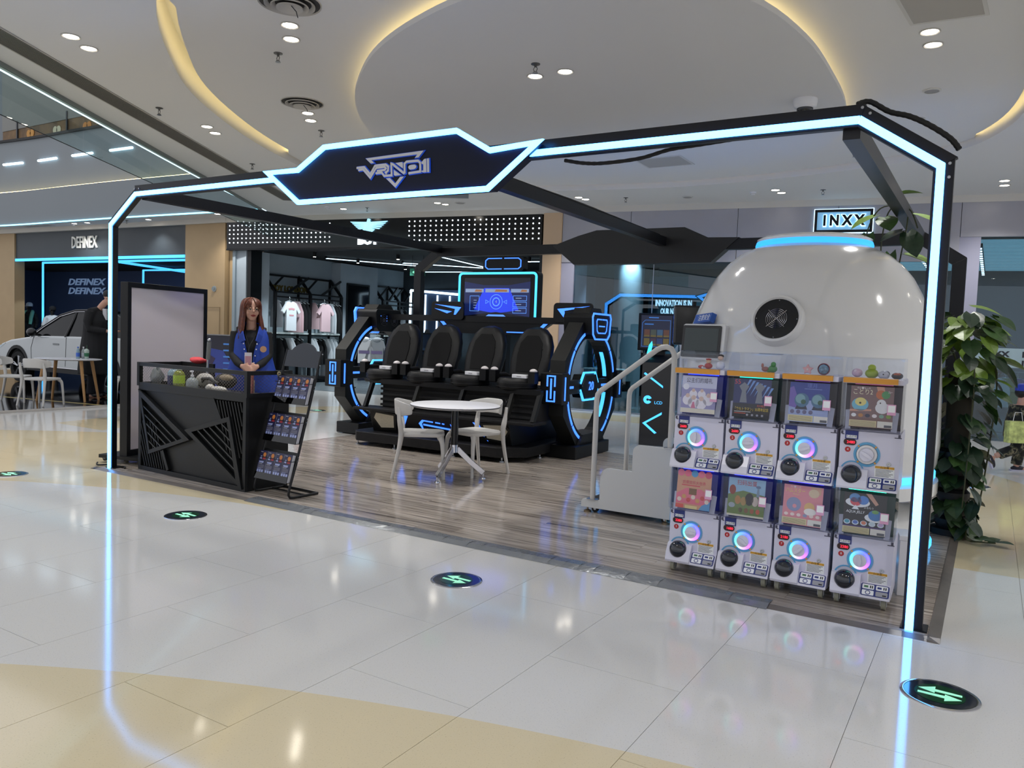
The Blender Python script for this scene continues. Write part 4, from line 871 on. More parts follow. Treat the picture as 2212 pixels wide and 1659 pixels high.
# glasses
k = .232 / .23; TG = Matrix.Translation(HC) @ Rz(HY) @ Matrix.Rotation(HT, 4, 'X'); gl_ = B(); gl_.T = TG
for s in (-1, 1):
    gl_.tube([(s * .033 + .023 * math.cos(a), -.096 + .004 * abs(math.cos(a)), .002 + .020 * math.sin(a)) for a in [2 * PI * i / 14 for i in range(14)]], .0014, 5, closed=True); gl_.tube([(s * .056, -.09, .006), (s * .074, -.03, .01), (s * .076, .02, .008)], .0014, 5)
gl_.tube([(-.01, -.098, .006), (0, -.1, .009), (.01, -.098, .006)], .0013, 5); part('glasses', gl_, mat('wire_gold', (170, 140, 110), .3, .9), wm, 'thin wire glasses')
# hair: overlapping locks from the crown, parted for the face, falling to the chest
random.seed(11); hb = B(); hb.T = TG
hb.lathe([(.092 * math.sin(PI * i / 9 * .55), .118 - .118 * (1 - math.cos(PI * i / 9 * .55)) * .9) for i in range(10)], 20, (0, .022, .005))
for i in range(120):
    a = random.uniform(-.62, PI + .62); ln = random.uniform(.24, .33); ca, sa = math.cos(a), math.sin(a); fr_ = sa < .1
    r = random.uniform(.9, 1.05); o = Vector((0, .02, .122))
    if fr_ and random.random() < .35: ln *= .85
    p1 = Vector((ca * .066 * r, .02 + sa * .08 * r, .098)); p2 = Vector((ca * .090 * r, .02 + sa * .10 * r, .035)); p3 = Vector((ca * .094 * r, .022 + sa * .10 * r, -.05)); p4 = Vector((ca * (.1 + .02 * random.random()), .018 + sa * .105 - .015 * (1 - sa), -.05 - (ln - .12))); p5 = p4 + Vector((ca * .012, -.012, -.05))
    hb.tube(catmull([o, p1, p2, p3, p4, p5], 3, False), [.006 + .008 * min(1, j / 5) if j < 12 else .013 - .0022 * (j - 11) for j in range(16)], 6)
for s in (-1, 1):       # thin fringe at both sides of the parting
    for j in range(5):
        hb.tube(catmull([(s * .006, -.03, .122), (s * (.02 + j * .008), -.075, .088), (s * (.032 + j * .010), -.092 + j * .006, .045), (s * (.046 + j * .009), -.082 + j * .012, .005)], 4, False), [.007] * 8 + [.005, .004, .003, .002, .001], 5)
HAIR = mat('hair_auburn', (92, 44, 24), .45, noise=(40, .35)); part('hair', hb, HAIR, wm, 'long straight auburn hair')

# ---- man with a phone beside the car
mn = thing('person', 'person in a long black coat looking down at a phone beside the white car', 'person', (-7.08, 4.08, .03), math.radians(115)); mn.scale = (1.06, 1.06, 1.06)
b = B(); MH = Vector((.03, -.20, 1.79)); head_shape(b, MH, .235, .25, .55); b.tube([(0, -.02, 1.55), (0, -.09, 1.65), (.01, -.16, 1.73)], [.06, .055, .055], 12); b.tube([(0, 0, .95), (0, .02, 1.3), (0, -.02, 1.55)], [.15, .16, .14], 14)
for s in (-1, 1):
    b.tube([(s * .2, 0, 1.52), (s * .25, -.02, 1.23), (s * .12, -.3, 1.2)], [.05, .042, .03], 10); b.tube([(s * .1, 0, .95), (s * .11, .0, .5), (s * .11, .03, .06)], [.09, .06, .045], 10); b.tube([(s * .11, .05, .04), (s * .11, -.15, .035)], [.045, .04], 10)
hand(b, (.12, -.3, 1.2), (-.3, -.9, .05), (.9, -.3, .1), (0, 0, 1), 1.1, .4); hand(b, (-.12, -.3, 1.2), (.3, -.9, .05), (-.9, -.3, .1), (0, 0, 1), 1.1, .4)
remesh(part('body', b, SKIN, mn), .009, 3); COAT = mat('coat_black', (9, 10, 14), .8)
b = B(); b.tube([(0, .01, .42), (0, .01, .8), (0, .02, 1.15), (0, .0, 1.4), (0, -.02, 1.56)], [.31, .28, .22, .22, .13], 18)
b.tube([(-.2, .0, 1.53), (0, -.01, 1.55), (.2, .0, 1.53)], [.075, .09, .075], 12)
for s in (-1, 1): b.tube([(s * .2, 0, 1.53), (s * .26, -.0, 1.37), (s * .27, -.03, 1.23), (s * .14, -.27, 1.2)], [.085, .078, .068, .05], 12)
remesh(part('coat', b, COAT, mn), .014, 4)
b = B()
for s in (-1, 1): b.tube([(s * .1, 0, .9), (s * .115, 0, .5), (s * .115, .03, .06)], [.11, .085, .08], 10)
remesh(part('trousers', b, mat('trousers_navy', (12, 14, 26), .8), mn), .014, 3)
for s in (-1, 1): b = B(); b.ball((s * .11, -.06, .045), .055, 12, 8, (.9, 2.4, .8)); part('shoe', b, mat('shoe_black', (12, 12, 14), .35), mn)
b = B(); b.prism([(-.05, 1.40), (.05, 1.40), (.07, 1.60), (-.07, 1.60)], -.215, -.15, 'y'); part('shirt_front', b, mat('shirt_white', (205, 205, 210), .7), mn); b = B(); b.prism([(-.018, 1.38), (.018, 1.38), (.012, 1.58), (-.012, 1.58)], -.225, -.2, 'y'); part('tie', b, BLACK, mn)
hb = B(); hb.T = Matrix.Translation(MH) @ Rz(.25) @ Matrix.Rotation(.55, 4, 'X'); hb.ball((0, .03, .055), .09, 18, 12, (1, 1.12, .9)); part('hair', hb, mat('hair_black', (13, 12, 13), .6), mn)
bpy.context.view_layer.update(); ph = thing('phone', 'phone held in the hands of the person in the black coat', 'phone', mn.matrix_basis @ Vector((0, -.42, 1.235)), math.radians(115)); part('case', B().bx(-.036, .036, -.07, .07, -.004, .004), BLACK, ph); part('screen', B().bx(-.033, .033, -.066, .066, .0042, .005), mat('phone_screen', (40, 60, 120), .2, emit=(70, 100, 190), es=.5), ph)

# ---- child walking at the right edge
cd = thing('person', 'child in camouflage clothes and a blue cap walking at the right picture edge', 'person', (7.90, 7.30, 0), math.radians(118))
KH = Vector((0, -.03, 1.02)); b = B(); head_shape(b, KH, .2, 0, .1); b.tube([(0, 0, .5), (0, 0, .7), (0, -.01, .86)], [.12, .12, .1], 12); b.tube([(0, -.01, .84), (0, -.02, .95)], [.05, .05], 10)
for s in (-1, 1): b.tube([(s * .13, 0, .82), (s * .18, -.02, .64), (s * .12, -.16, .58)], [.04, .034, .025], 10); hand(b, (s * .12, -.16, .58), (-s * .2, -.9, -.1), (0, 0, 1), (-s, 0, 0), .75, .9)
b.tube([(.07, 0, .5), (.075, -.08, .28), (.075, -.05, .06)], [.07, .05, .035], 10); b.tube([(-.07, 0, .5), (-.075, .06, .3), (-.075, .3, .2)], [.07, .05, .035], 10); b.tube([(.075, -.03, .03), (.075, -.14, .03)], .03, 8); b.tube([(-.075, .33, .2), (-.075, .34, .10)], .03, 8)
remesh(part('body', b, SKIN, cd), .008, 3)
def camo():
    m = bpy.data.materials.new('camouflage'); m.use_nodes = True; nt = m.node_tree; p = nt.nodes['Principled BSDF']; tc = nt.nodes.new('ShaderNodeTexCoord'); nz = nt.nodes.new('ShaderNodeTexNoise'); nz.inputs['Scale'].default_value = 11; r = nt.nodes.new('ShaderNodeValToRGB'); r.color_ramp.interpolation = 'CONSTANT'
    E = r.color_ramp.elements; E[0].color = (*lin((18, 18, 16)), 1); E[1].position = .46; E[1].color = (*lin((62, 62, 46)), 1); e = E.new(.53); e.color = (*lin((120, 112, 88)), 1); e = E.new(.6); e.color = (*lin((28, 28, 24)), 1)
    nt.links.new(tc.outputs['Object'], nz.inputs['Vector']); nt.links.new(nz.outputs['Fac'], r.inputs[0]); nt.links.new(r.outputs[0], p.inputs['Base Color']); p.inputs['Roughness'].default_value = .85; return m
CAMO = camo(); b = B(); b.tube([(0, 0, .44), (0, 0, .62), (0, -.01, .86)], [.17, .165, .12], 14)
for s in (-1, 1): b.tube([(s * .12, 0, .83), (s * .19, -.02, .64), (s * .13, -.14, .585)], [.07, .06, .045], 10)
remesh(part('jacket', b, CAMO, cd), .011, 3); b = B(); b.tube([(.07, 0, .52), (.078, -.08, .28), (.078, -.05, .08)], [.095, .075, .065], 10); b.tube([(-.07, 0, .52), (-.078, .06, .3), (-.078, .26, .22)], [.095, .075, .065], 10); remesh(part('trousers', b, CAMO, cd), .011, 3)
for c_, rx in (((.075, -.07, .035), 0), ((-.075, .34, .13), 1.2)): b = B(); b.T = Matrix.Translation(c_) @ Matrix.Rotation(rx, 4, 'X'); b.ball((0, 0, 0), .038, 12, 8, (.95, 2.4, .9)); s_ = part('shoe', b, mat('sneaker_dark', (30, 28, 40), .6), cd); b = B(); b.T = Matrix.Translation(c_) @ Matrix.Rotation(rx, 4, 'X'); b.bx(-.03, .03, -.09, .09, -.035, -.018); part('sole', b, mat('sole_white', (190, 188, 205), .6), s_)
hb = B(); hb.T = Matrix.Translation(KH); hb.lathe([(.083, .02), (.086, .05), (.075, .088), (.045, .112), (.001, .118)], 18, (0, .012, 0)); hb.prism([(x, y) for x, y in arc((0, -.05), .07, PI, 2 * PI, 10)], .03, .036, 'z'); part('cap', hb, mat('cap_blue', (40, 62, 170), .6), cd)
hb = B(); hb.T = Matrix.Translation(KH); hb.ball((0, .03, .0), .078, 12, 8, (1, .9, .9)); part('hair', hb, mat('hair_black', (13, 12, 13)), cd)
face_parts(cd, KH, .2, 0, .1)
pb_ = thing('shopping_bag', 'pale green floral shopping bag carried by the child', 'bag', (7.88, 7.0, .40), math.radians(31))
b = B(); b.bx(-.13, .13, -.05, .05, .0, .27); part('bag_body', b, mat('bag_floral', (176, 186, 110), .5, noise=(16, .5)), pb_); b = B(); b.tube([(-.06, 0, .27), (-.04, 0, .38), (.04, 0, .38), (.06, 0, .27)], .004, 6); part('handle', b, WHITEP, pb_)
# ================================================================ four-seat motion simulator
SX, SY = 1.65, 3.03
sim = thing('motion_simulator', 'black four-seat ride simulator with blue light rings and overhead screen', 'simulator', (SX, SY, .012), .03)
SB = mat('sim_black', (8, 9, 11), .42, spec=.3); SBt = mat('sim_black_textured', (17, 17, 19), .6, bump=(60, .25), spec=.3); SG_ = mat('sim_graphite', (30, 30, 28), .5, spec=.3)
plat = [(-1.2, .12), (-1.08, 0), (1.05, 0), (1.32, .24), (1.32, 1.9), (-1.2, 1.9)]
b = B(); b.prism(plat, .06, .178, 'z'); part('platform', b, SBt, sim, bev=.008)
for x, y in ((-1.12, .08), (-.5, .06), (.4, .06), (1.06, .1), (1.25, .7), (-1.12, 1.2)):
    b = B(); b.lathe([(.001, 0), (.028, 0), (.026, .012), (.01, .018), (.01, .06)], 14, (x, y, 0)); part('foot', b, STEEL, sim)
b = B(); b.prism([(.22, .178), (1.5, .178), (1.5, .47), (.12, .47)], -.98, 1.12, 'x'); body = part('body', b, SB, sim, bev=.006)
def onfront(pts, d0=-.006, d1=.004):   # shapes on the sloping front of the body: (x, z)
    b = B(); f = lambda z: .22 - (z - .178) / .292 * .10
    n = len(pts); vs = [(x, f(z) + d0, z) for x, z in pts] + [(x, f(z) + d1, z) for x, z in pts]
    b.add(vs, [tuple(range(n)), tuple(range(n, 2 * n))[::-1]] + [(i, (i + 1) % n, n + (i + 1) % n, n + i) for i in range(n)]); return b
for x0, s in ((-.74, 1), (.93, -1)):
    P = [(-.17, .36), (-.12, .43), (.16, .41), (.13, .25), (-.08, .235)]; P = [(x0 + s * x, z) for x, z in P]
    cx, cz = sum(p[0] for p in P) / 5, sum(p[1] for p in P) / 5; O = [(cx + (x - cx) * 1.22, cz + (z - cz) * 1.28) for x, z in P]
    part('speaker_surround', onfront(O, -.012), SG_, body); part('speaker_grille', onfront(P, -.017, -.012), mat('grille_metal', (196, 188, 168), .6, noise=(300, .35)), body)
for P in ([(-.52, .43), (-.36, .425), (-.47, .24)], [(1.2 - .36, .425), (1.2 - .30, .42), (1.2 - .24, .21)] if 0 else [(.62, .43), (.70, .42), (.80, .21)],
          [(-.20, .345), (-.14, .395), (.02, .385), (.02, .37), (-.12, .378), (-.155, .345), (-.14, .25)], [(.06, .383), (.13, .378), (.13, .364), (.06, .368)], [(.16, .376), (.19, .374), (.19, .36), (.16, .362)],
          [(-.13, .345), (.28, .315), (.28, .295), (-.13, .325)], [(.28, .375), (.33, .30), (.32, .27), (.30, .27), (.31, .30)]):
    part('light_mark', onfront(P, -.01), LED_BL, body)
b = B(); b.bx(-1.2, 1.48, .05, .40, .455, .49); part('footrest', b, SBt, sim, bev=.006)
# sloping seat frame
for k, x in enumerate((-1.08, -.32, .36, 1.06, 1.42)):
    b = B(); b.tube([(x, .16, .49), (x + .02, .30, .84)], .03, sq=(.05, .05)); part('frame_bar', b, SG_ if k % 2 else SB, sim)
b = B(); b.bx(-1.10, 1.46, .26, .33, .80, .86); part('frame_rail', b, SB, sim); b = B(); b.bx(-.95, 1.35, .36, 1.2, .47, .86); part('motion_bay', b, mat('bellows', (13, 13, 14), .75), sim)
for z in (.52, .59, .66, .73, .79): part('bellows_fold', B().bx(-.97, 1.37, .335, .37, z - .015, z + .015), mat('bellows', (13, 13, 14)), sim)
b = B(); b.cyl((-1.0, .55, .42), .12, .05, 18, 'x'); part('pulley', b, mat('pulley_blue', (18, 22, 40), .5), sim)
b = B(); b.text('V7', .07, (.98, .325, .70), (1, 0, 0), (0, 0, 1), .004, shear=.2); part('badge', b, STEEL, sim)
# seats
LEA = mat('seat_leather', (8, 8, 9), .48, bump=(140, .12), spec=.3); LEA2 = mat('seat_mesh', (12, 12, 13), .75, spec=.2)
def seat_back():
    """rounded high back leaning away; local origin at the seat hinge"""
    b = B(); n = 24; prof = []
    for t_, w in ((0, .22), (.08, .265), (.25, .285), (.42, .27), (.55, .215), (.63, .13), (.66, .03)): prof.append((t_, w))
    rows_ = []
    for t_, w in prof:
        y = .02 + t_ * .33; d = .085 * min(1, w / .12)
        rows_.append([(w * math.copysign(abs(math.cos(a)) ** .8, math.cos(a)), y + d * math.copysign(abs(math.sin(a)) ** .8, math.sin(a)) - (.02 * abs(math.cos(a)) if math.sin(a) < 0 else 0), t_) for a in [2 * PI * j / n for j in range(n)]])
    vs = [p for r in rows_ for p in r]; fs = [(i * n + j, i * n + (j + 1) % n, (i + 1) * n + (j + 1) % n, (i + 1) * n + j) for i in range(len(rows_) - 1) for j in range(n)] + [tuple(range((len(rows_) - 1) * n, len(rows_) * n)), tuple(range(n))[::-1]]
    b.smooth = True; b.add(vs, fs); return b
BK = seat_back().mesh('backrest', LEA)
pan = B(); pan.lathe([(.001, .0), (.19, .0), (.235, .03), (.25, .09), (.242, .14), (.215, .165), (.12, .155), (.001, .15)], 28)
PAN = pan.mesh('seat', LEA)
pip = B()
for z, r in ((.06, .249), (.105, .2485)): pip.tube([(r * math.cos(a), r * math.sin(a), z) for a in [2 * PI * i / 28 for i in range(28)]], .005, 5, closed=True)
PIP = pip.mesh('piping', mat('piping_black', (10, 10, 11), .5))
ctr = B(); ctr.prism([(-.15, .10), (.15, .10), (.17, .3), (.15, .46), (.08, .55), (-.08, .55), (-.15, .46), (-.17, .3)], 0, .012, 'y')
for i, v in enumerate(ctr.v): ctr.v[i] = (v[0], v[1] - .0745 + v[2] * .33, v[2])
for z in (.25, .38):
    m0 = ctr.m; ctr.tube([(-.17, -.066 + z * .33, z), (.17, -.066 + z * .33, z)], .006, 6)
CTR = ctr.mesh('back_panel', LEA2)
arm = B(); arm.tube([(0, .16, .0), (0, .02, .035), (0, -.14, .03)], [.035, .045, .04], 10); ARM = arm.mesh('armrest', LEA)
jb = B(); jb.bx(-.045, .045, -.05, .05, -.03, .11); JB = jb.mesh('joystick_box', SB)
kb = B(); kb.lathe([(.001, .0), (.045, .0), (.047, .012), (.035, .025), (.016, .035), (.001, .037)], 18); KB = kb.mesh('knob', mat('knob_white', (206, 200, 200), .4))
seats = []
for i in range(4):
    x = -1.01 + .678 * i; s = part('seat', PAN, None, sim, loc=(x, .47, .82)); seats.append(x)
    part('piping', PIP, None, s); part('backrest', BK, None, s, loc=(0, .25, .13)); part('back_panel', CTR, None, s, loc=(0, .25, .13))
    for q in (-1, 1):
        part('armrest', ARM, None, s, loc=(q * .27, .12, .14)); part('joystick_box', JB, None, s, loc=(q * .27, -.10, .14)); part('knob', KB, None, s, loc=(q * .27, -.10, .25))
    b = B(); b.bx(-.12, .12, -.1, .12, -.03, .02); part('seat_base', b, SB, s)
WN = ('first', 'second', 'third', 'fourth')
for i in range(4):
    p = sim.matrix_basis @ Vector((seats[i] + .09, .38, .985)); t = thing('headset_case', 'white flat headset case lying on the %s simulator seat from the left' % WN[i], 'case', p, .2 * (i % 2) - .1, 'cases on the simulator seats')
    b = B(); b.prism(rrect(-.1, .1, -.045, .045, .02), 0, .045, 'z'); part('case_body', b, WHITE, t, bev=.006); b = B(); b.bx(-.03, .03, -.047, -.0452, .018, .026); part('print', b, mat('fitting_grey'), t)
# light rings
def lring(x0, x1, cy, cz, fans):
    rg = part('light_ring', ringmesh(x0, x1), [SG_, SB], sim, loc=(0, cy, cz))
    for xf, dd in ((x0, -1), (x1, 1)):
        for a0, a1 in ((.24, .68), (.71, 1.18), (PI - .68, PI - .24), (PI - 1.18, PI - .71), (-.70, -.24), (-1.2, -.73), (PI + .24, PI + .70), (PI + .73, PI + 1.2)):
            b = B(); b.ring_arc = None
            P = arc((0, 0), .715, a0, a1, 10); b.strip(P, .034, min(xf, xf + dd * .006), max(xf, xf + dd * .006), 'x'); part('light_arc', b, LED_BL, rg)
    for a in (.45, -.45, PI - .45, PI + .45):   # bars glowing on the inner rim
        P = [((x0 + x1) / 2, .652 * math.cos(a + q), .652 * math.sin(a + q)) for q in (-.28, -.14, 0, .14, .28)]
        b = B(); b.tube(P, .02, sq=(.05, .012)); part('inner_light', b, LED_AQ, rg)
    for s in (-1, 1):                           # side blocks with framed light marks
        b = B(); b.bx(x0 - .05, x1 + .05, s * .86 - .10, s * .86 + .08, -.19, .19); bl = part('side_block', b, SB, rg, bev=.012)
        yf = s * .86 - .10 - .004
        xc = (x0 + x1) / 2
        for q in (-1, 1):
            b = B(); b.strip([(xc - .05, q * .025), (xc - .05, q * .15), (xc + .05, q * .15), (xc + .05, q * .025)], .018, yf - .003, yf + .006, 'y'); part('light_mark', b, LED_BL, bl)
        b = B(); b.bx(xc - .01, xc + .01, yf - .003, yf + .006, -.12, .12); part('light_mark', b, LED_BL, bl)
        b = B(); b.bx(x1 + .05, x1 + .056, s * .86 - .04, s * .86 - .015, -.14, .14); part('light_mark', b, LED_BL, bl)
    b = B(); b.bx((x0 + x1) / 2 - .06, (x0 + x1) / 2 + .06, -.78, .78, -.085, .085); cb = part('cross_bar', b, SB, rg, bev=.01)
    b = B(); b.prism([(-.26, 0), (-.16, .15), (.16, .15), (.26, 0), (.16, -.15), (-.16, -.15)], (x0 + x1) / 2 - .09, (x0 + x1) / 2 + .09, 'x'); part('hub', b, SB, cb, bev=.008)
    for s in (-1, 1):
        b = B(); b.strip([(-.27, s * .04), (-.17, s * .175), (.17, s * .175), (.27, s * .04)], .022, (x0 + x1) / 2 + .05, (x0 + x1) / 2 + .075, 'x'); part('hub_light', b, LED_AQ, cb)
    for y in (-.55, .5): b = B(); b.bx((x0 + x1) / 2 + .06, (x0 + x1) / 2 + .066, y - .10, y + .08, -.015, .015); part('light_mark', b, LED_BL, cb)
    b = B(); b.text('20', .16, ((x0 + x1) / 2 + .092, .0, 0), (0, 1, 0), (0, 0, 1), .006); part('number_light', b, LED_BL, cb)
    # top block
    T0 = [(-.27, .93), (-.30, .88), (-.27, .66), (-.2, .60), (.2, .60), (.27, .66), (.30, .88), (.27, .93)]
    b = B(); b.prism(T0, x0 - .10, x1 + .10, 'x'); tb2 = part('top_block', b, SB, rg, bev=.012)
    fx, ox = (x1 + .10, x0 - .10)
    if fans:
        for y in (-.12, .12):
            b = B()
            for r in (.03, .055, .08): b.tube([(fx + .008, y + r * math.cos(a), .77 + r * math.sin(a)) for a in [2 * PI * j / 18 for j in range(18)]], .0025, 4, closed=True)
            for a in (PI / 4, 3 * PI / 4): b.tube([(fx + .008, y - .1 * math.cos(a), .77 - .1 * math.sin(a)), (fx + .008, y + .1 * math.cos(a), .77 + .1 * math.sin(a))], .003, 4)
            b.cyl((fx, y, .77), .028, .006, 12, 'x'); part('fan_guard', b, mat('fan_metal', (90, 92, 100), .4, .7), tb2)
        for y, z in ((-.19, .83), (-.055, .83), (-.055, .80), (-.055, .76)): part('pilot_light', B().ball((fx + .004, y, z), .006, 6, 5), LED_BL, tb2)
        b = B(); b.strip([(y * 1.05, .765 + (z - .765) * 1.05) for y, z in T0], .03, ox - .0, ox + .03, 'x', True); part('edge_light', b, LED_BL, tb2)
    else:
        b = B(); b.strip([(y * .97, .765 + (z - .765) * .97) for y, z in T0], .022, fx - .001, fx + .012, 'x', True); part('edge_light', b, LED_BL, tb2)
        I = [(y * .56, .77 + (z - .77) * .52) for y, z in T0]
        b = B(); b.prism(offs(I, .03, True), fx - .001, fx + .006, 'x'); part('inner_plate', b, SG_, tb2)
        for h in (I[:4][::-1] if 0 else None, ) if 0 else (): pass
        b = B(); b.strip([(-.01, .857), (-.15, .857), (-.168, .83), (-.15, .715), (-.112, .684), (-.01, .684)], .016, fx + .006, fx + .012, 'x'); part('emblem_light', b, LED_BL, tb2)
        b = B(); b.strip([(.01, .857), (.15, .857), (.168, .83), (.15, .715), (.112, .684), (.01, .684)], .016, fx + .006, fx + .012, 'x'); part('emblem_light', b, LED_BL, tb2)
        b = B(); b.bx(fx + .006, fx + .012, -.09, .09, .763, .779); part('emblem_light', b, LED_BL, tb2)
    b = B(); b.prism([(-.2, .93), (.2, .93), (.14, 1.0), (-.14, 1.0)], x0 - .02, x1 + .02, 'x'); part('cap', b, SG_, tb2)
    b = B(); b.bx(x0 - .12, x1 + .10, -.62, .42, -.878, -.72); part('base_box', b, SB, rg, bev=.01)
    b = B(); b.prism([(-.38, -.72), (.38, -.72), (.30, -.60), (-.3, -.60)], x0 - .04, x1 + .04, 'x'); part('cradle', b, SB, rg)
def ringmesh(x0, x1):
    b = B(); n = 48; out = []
    for i in range(n):
        a = 2 * PI * i / n; k = math.cos(PI / 8) / math.cos(((a + PI / 8) % (PI / 4)) - PI / 8); out.append((.875 * k * math.cos(a), .875 * k * math.sin(a)))
    inn = [(.655 * math.cos(2 * PI * i / n), .655 * math.sin(2 * PI * i / n)) for i in range(n)]
    mp = lambda p, t: (t, p[0], p[1])
    vs = [mp(p, x0) for p in out] + [mp(p, x0) for p in inn] + [mp(p, x1) for p in out] + [mp(p, x1) for p in inn]
    for i in range(n):
        j = (i + 1) % n
        b.m = 1; b.add([vs[i], vs[j], vs[n + j], vs[n + i]], [(0, 1, 2, 3)]); b.add([vs[2 * n + i], vs[3 * n + i], vs[3 * n + j], vs[2 * n + j]], [(0, 1, 2, 3)])
        b.m = 0; b.add([vs[i], vs[2 * n + i], vs[2 * n + j], vs[j]], [(0, 1, 2, 3)]); b.add([vs[n + i], vs[n + j], vs[3 * n + j], vs[3 * n + i]], [(0, 1, 2, 3)])
    return b
lring(-2.03, -1.83, 1.42, .878, True); lring(1.37, 1.57, 1.46, .878, False)
# guide hook beside the right ring
b = B(); b.prism([(1.05, .14), (1.30, .14), (1.28, .42), (1.24, .50), (1.16, .50), (1.12, .42)], 1.28, 1.36, 'x'); part('hook', b, SB, sim, bev=.01)
b = B(); b.strip(arc((1.2, .36), .08, -1.2, 1.6, 8), .02, 1.36, 1.367, 'x'); part('hook_light', b, LED_AQ, sim)
# beam, wings, monitor
b = B(); b.bx(-1.85, 1.40, 1.40, 1.47, 1.66, 1.745); beam = part('cross_beam', b, SB, sim)
for s, x0, x1 in ((1, 1.02, 1.58), (-1, -.93, -.38)):
    b = B(); b.prism(rrect(x0, x1, 1.68, 1.94, .05), 1.37, 1.40, 'y'); w = part('wing_panel', b, SB, beam, bev=.006); xa = lambda q: x0 + .06 + (x1 - x0 - .1) * (q if s > 0 else 1 - q)
    b = B(); b.prism([(xa(.0), 1.86), (xa(1), 1.90), (xa(.22), 1.835), (xa(.26), 1.755), (xa(.2), 1.755)], 1.362, 1.371, 'y'); part('light_mark', b, LED_BL, w)
    b = B(); b.prism([(xa(.34), 1.80), (xa(1), 1.84), (xa(.52), 1.772)], 1.362, 1.371, 'y'); part('light_mark', b, LED_BL, w)
b = B(); b.prism([(-.6, 1.50), (.72, 1.50), (1.02, 1.70), (-.9, 1.70)], 1.42, 1.50, 'y'); part('beam_gusset', b, SB, beam)
for P in ([(.74, 1.55), (.8, 1.55), (.92, 1.66), (.86, 1.66)], [(-.62, 1.55), (-.68, 1.55), (-.80, 1.66), (-.74, 1.66)], [(.3, 1.528), (.72, 1.53), (.72, 1.545), (.3, 1.543)]): b = B(); b.prism(P, 1.41, 1.419, 'y'); part('light_mark', b, LED_BL, beam)
MX = .04; b = B(); b.prism(rrect(MX - .64, MX + .64, 1.60, 2.37, .05), 1.55, 1.70, 'y'); mon = part('monitor', b, SB, sim, bev=.01)
part('monitor_post', B().bx(MX - .15, MX + .15, 1.60, 1.72, .2, 1.7), SB, sim)
b = B(); b.strip(rrect(MX - .617, MX + .617, 1.625, 2.345, .05), .03, 1.54, 1.552, 'y', True); part('edge_light', b, mat('led_rgb_edge', (80, 190, 240), .4, emit=(60, 176, 235), es=1.9), mon)
# picture on the screen: a virtual lobby with menu panels
SCR = [mat('scr_base', (20, 30, 70), .25, emit=(22, 36, 92), es=.55), mat('scr_blue', (30, 50, 190), .25, emit=(36, 66, 235), es=.8), mat('scr_dark', (10, 12, 24), .25, emit=(14, 18, 40), es=.3), mat('scr_line', (90, 140, 230), .25, emit=(90, 150, 240), es=.9), mat('scr_pale', (150, 170, 200), .25, emit=(130, 150, 190), es=.55), mat('scr_warm', (150, 110, 70), .25, emit=(170, 110, 60), es=.5)]
s_ = B(); y0, y1 = 1.545, 1.549; sx0, sx1, sz0, sz1 = MX - .53, MX + .53, 1.69, 2.28
def scr(m, P, d=0): s_.m = m; s_.prism(P, y0 - d, y1 - d, 'y')
scr(0, [(sx0, sz0), (sx1, sz0), (sx1, sz1), (sx0, sz1)])
scr(2, [(sx0, sz1), (sx1, sz1), (sx1, sz1 - .05), (MX + .2, sz1 - .1), (MX - .2, sz1 - .1), (sx0, sz1 - .05)], .001)
scr(1, [(MX - .2, sz1 - .14), (MX + .2, sz1 - .14), (MX + .36, sz0 + .15), (MX, sz0 + .10), (MX - .36, sz0 + .15)], .001)
scr(2, [(sx0, sz0), (sx1, sz0), (sx1, sz0 + .06), (MX, sz0 + .12), (sx0, sz0 + .06)], .0015)
for a, c_ in ((-.51, -.21), (-.18, .20), (.23, .51)): scr(4, [(MX + a, sz1 - .15), (MX + c_, sz1 - .15), (MX + c_, sz1 - .20), (MX + a, sz1 - .20)], .002); scr(5, [(MX + a + .17, sz1 - .16), (MX + c_ - .03, sz1 - .165), (MX + c_ - .03, sz1 - .19), (MX + a + .15, sz1 - .192)], .003)
s_.m = 3
for r in (.055, .10): s_.strip([(MX + r * math.cos(a), 1.95 + r * math.sin(a)) for a in [2 * PI * i / 24 for i in range(24)]], .008 if r > .06 else .014, y0 - .003, y0 - .002, 'y', True)
s_.strip([(MX - .43, 1.82), (MX - .28, 1.82), (MX - .28, 2.03), (MX - .43, 2.03)], .006, y0 - .003, y0 - .002, 'y', True)
for k in range(3): s_.strip([(MX + .27, 1.80 + k * .085), (MX + .48, 1.80 + k * .085), (MX + .48, 1.865 + k * .085), (MX + .27, 1.865 + k * .085)], .006, y0 - .003, y0 - .002, 'y', True); s_.m = 4; s_.bx(MX + .31, MX + .40, y0 - .003, y0 - .002, 1.828 + k * .085, 1.838 + k * .085); s_.m = 3
for k in range(4): s_.m = 4; s_.bx(MX - .37, MX - .32, y0 - .003, y0 - .002, 1.86 + k * .035, 1.868 + k * .035)
s_.m = 3; s_.strip([(MX - .17, 1.975), (MX - .17, 1.925), (MX - .12, 1.95)], .006, y0 - .003, y0 - .002, 'y', True); s_.strip([(MX + .17, 1.975), (MX + .17, 1.925), (MX + .12, 1.95)], .006, y0 - .003, y0 - .002, 'y', True)
scr(3, [(MX - .22, sz0 + .02), (MX + .22, sz0 + .02), (MX + .12, sz0 + .085), (MX - .12, sz0 + .085)], .002)
s_.m = 4; s_.text('4', .06, (MX, y0 - .003, 1.95), (1, 0, 0), (0, 0, 1))
part('screen', s_, SCR, mon, 'lit screen showing a blue virtual lobby')
b = B(); b.prism(rrect(MX - .22, MX + .43, 2.375, 2.57, .045), 1.52, 1.64, 'y'); hp = part('header_panel', b, SB, mon, bev=.008)
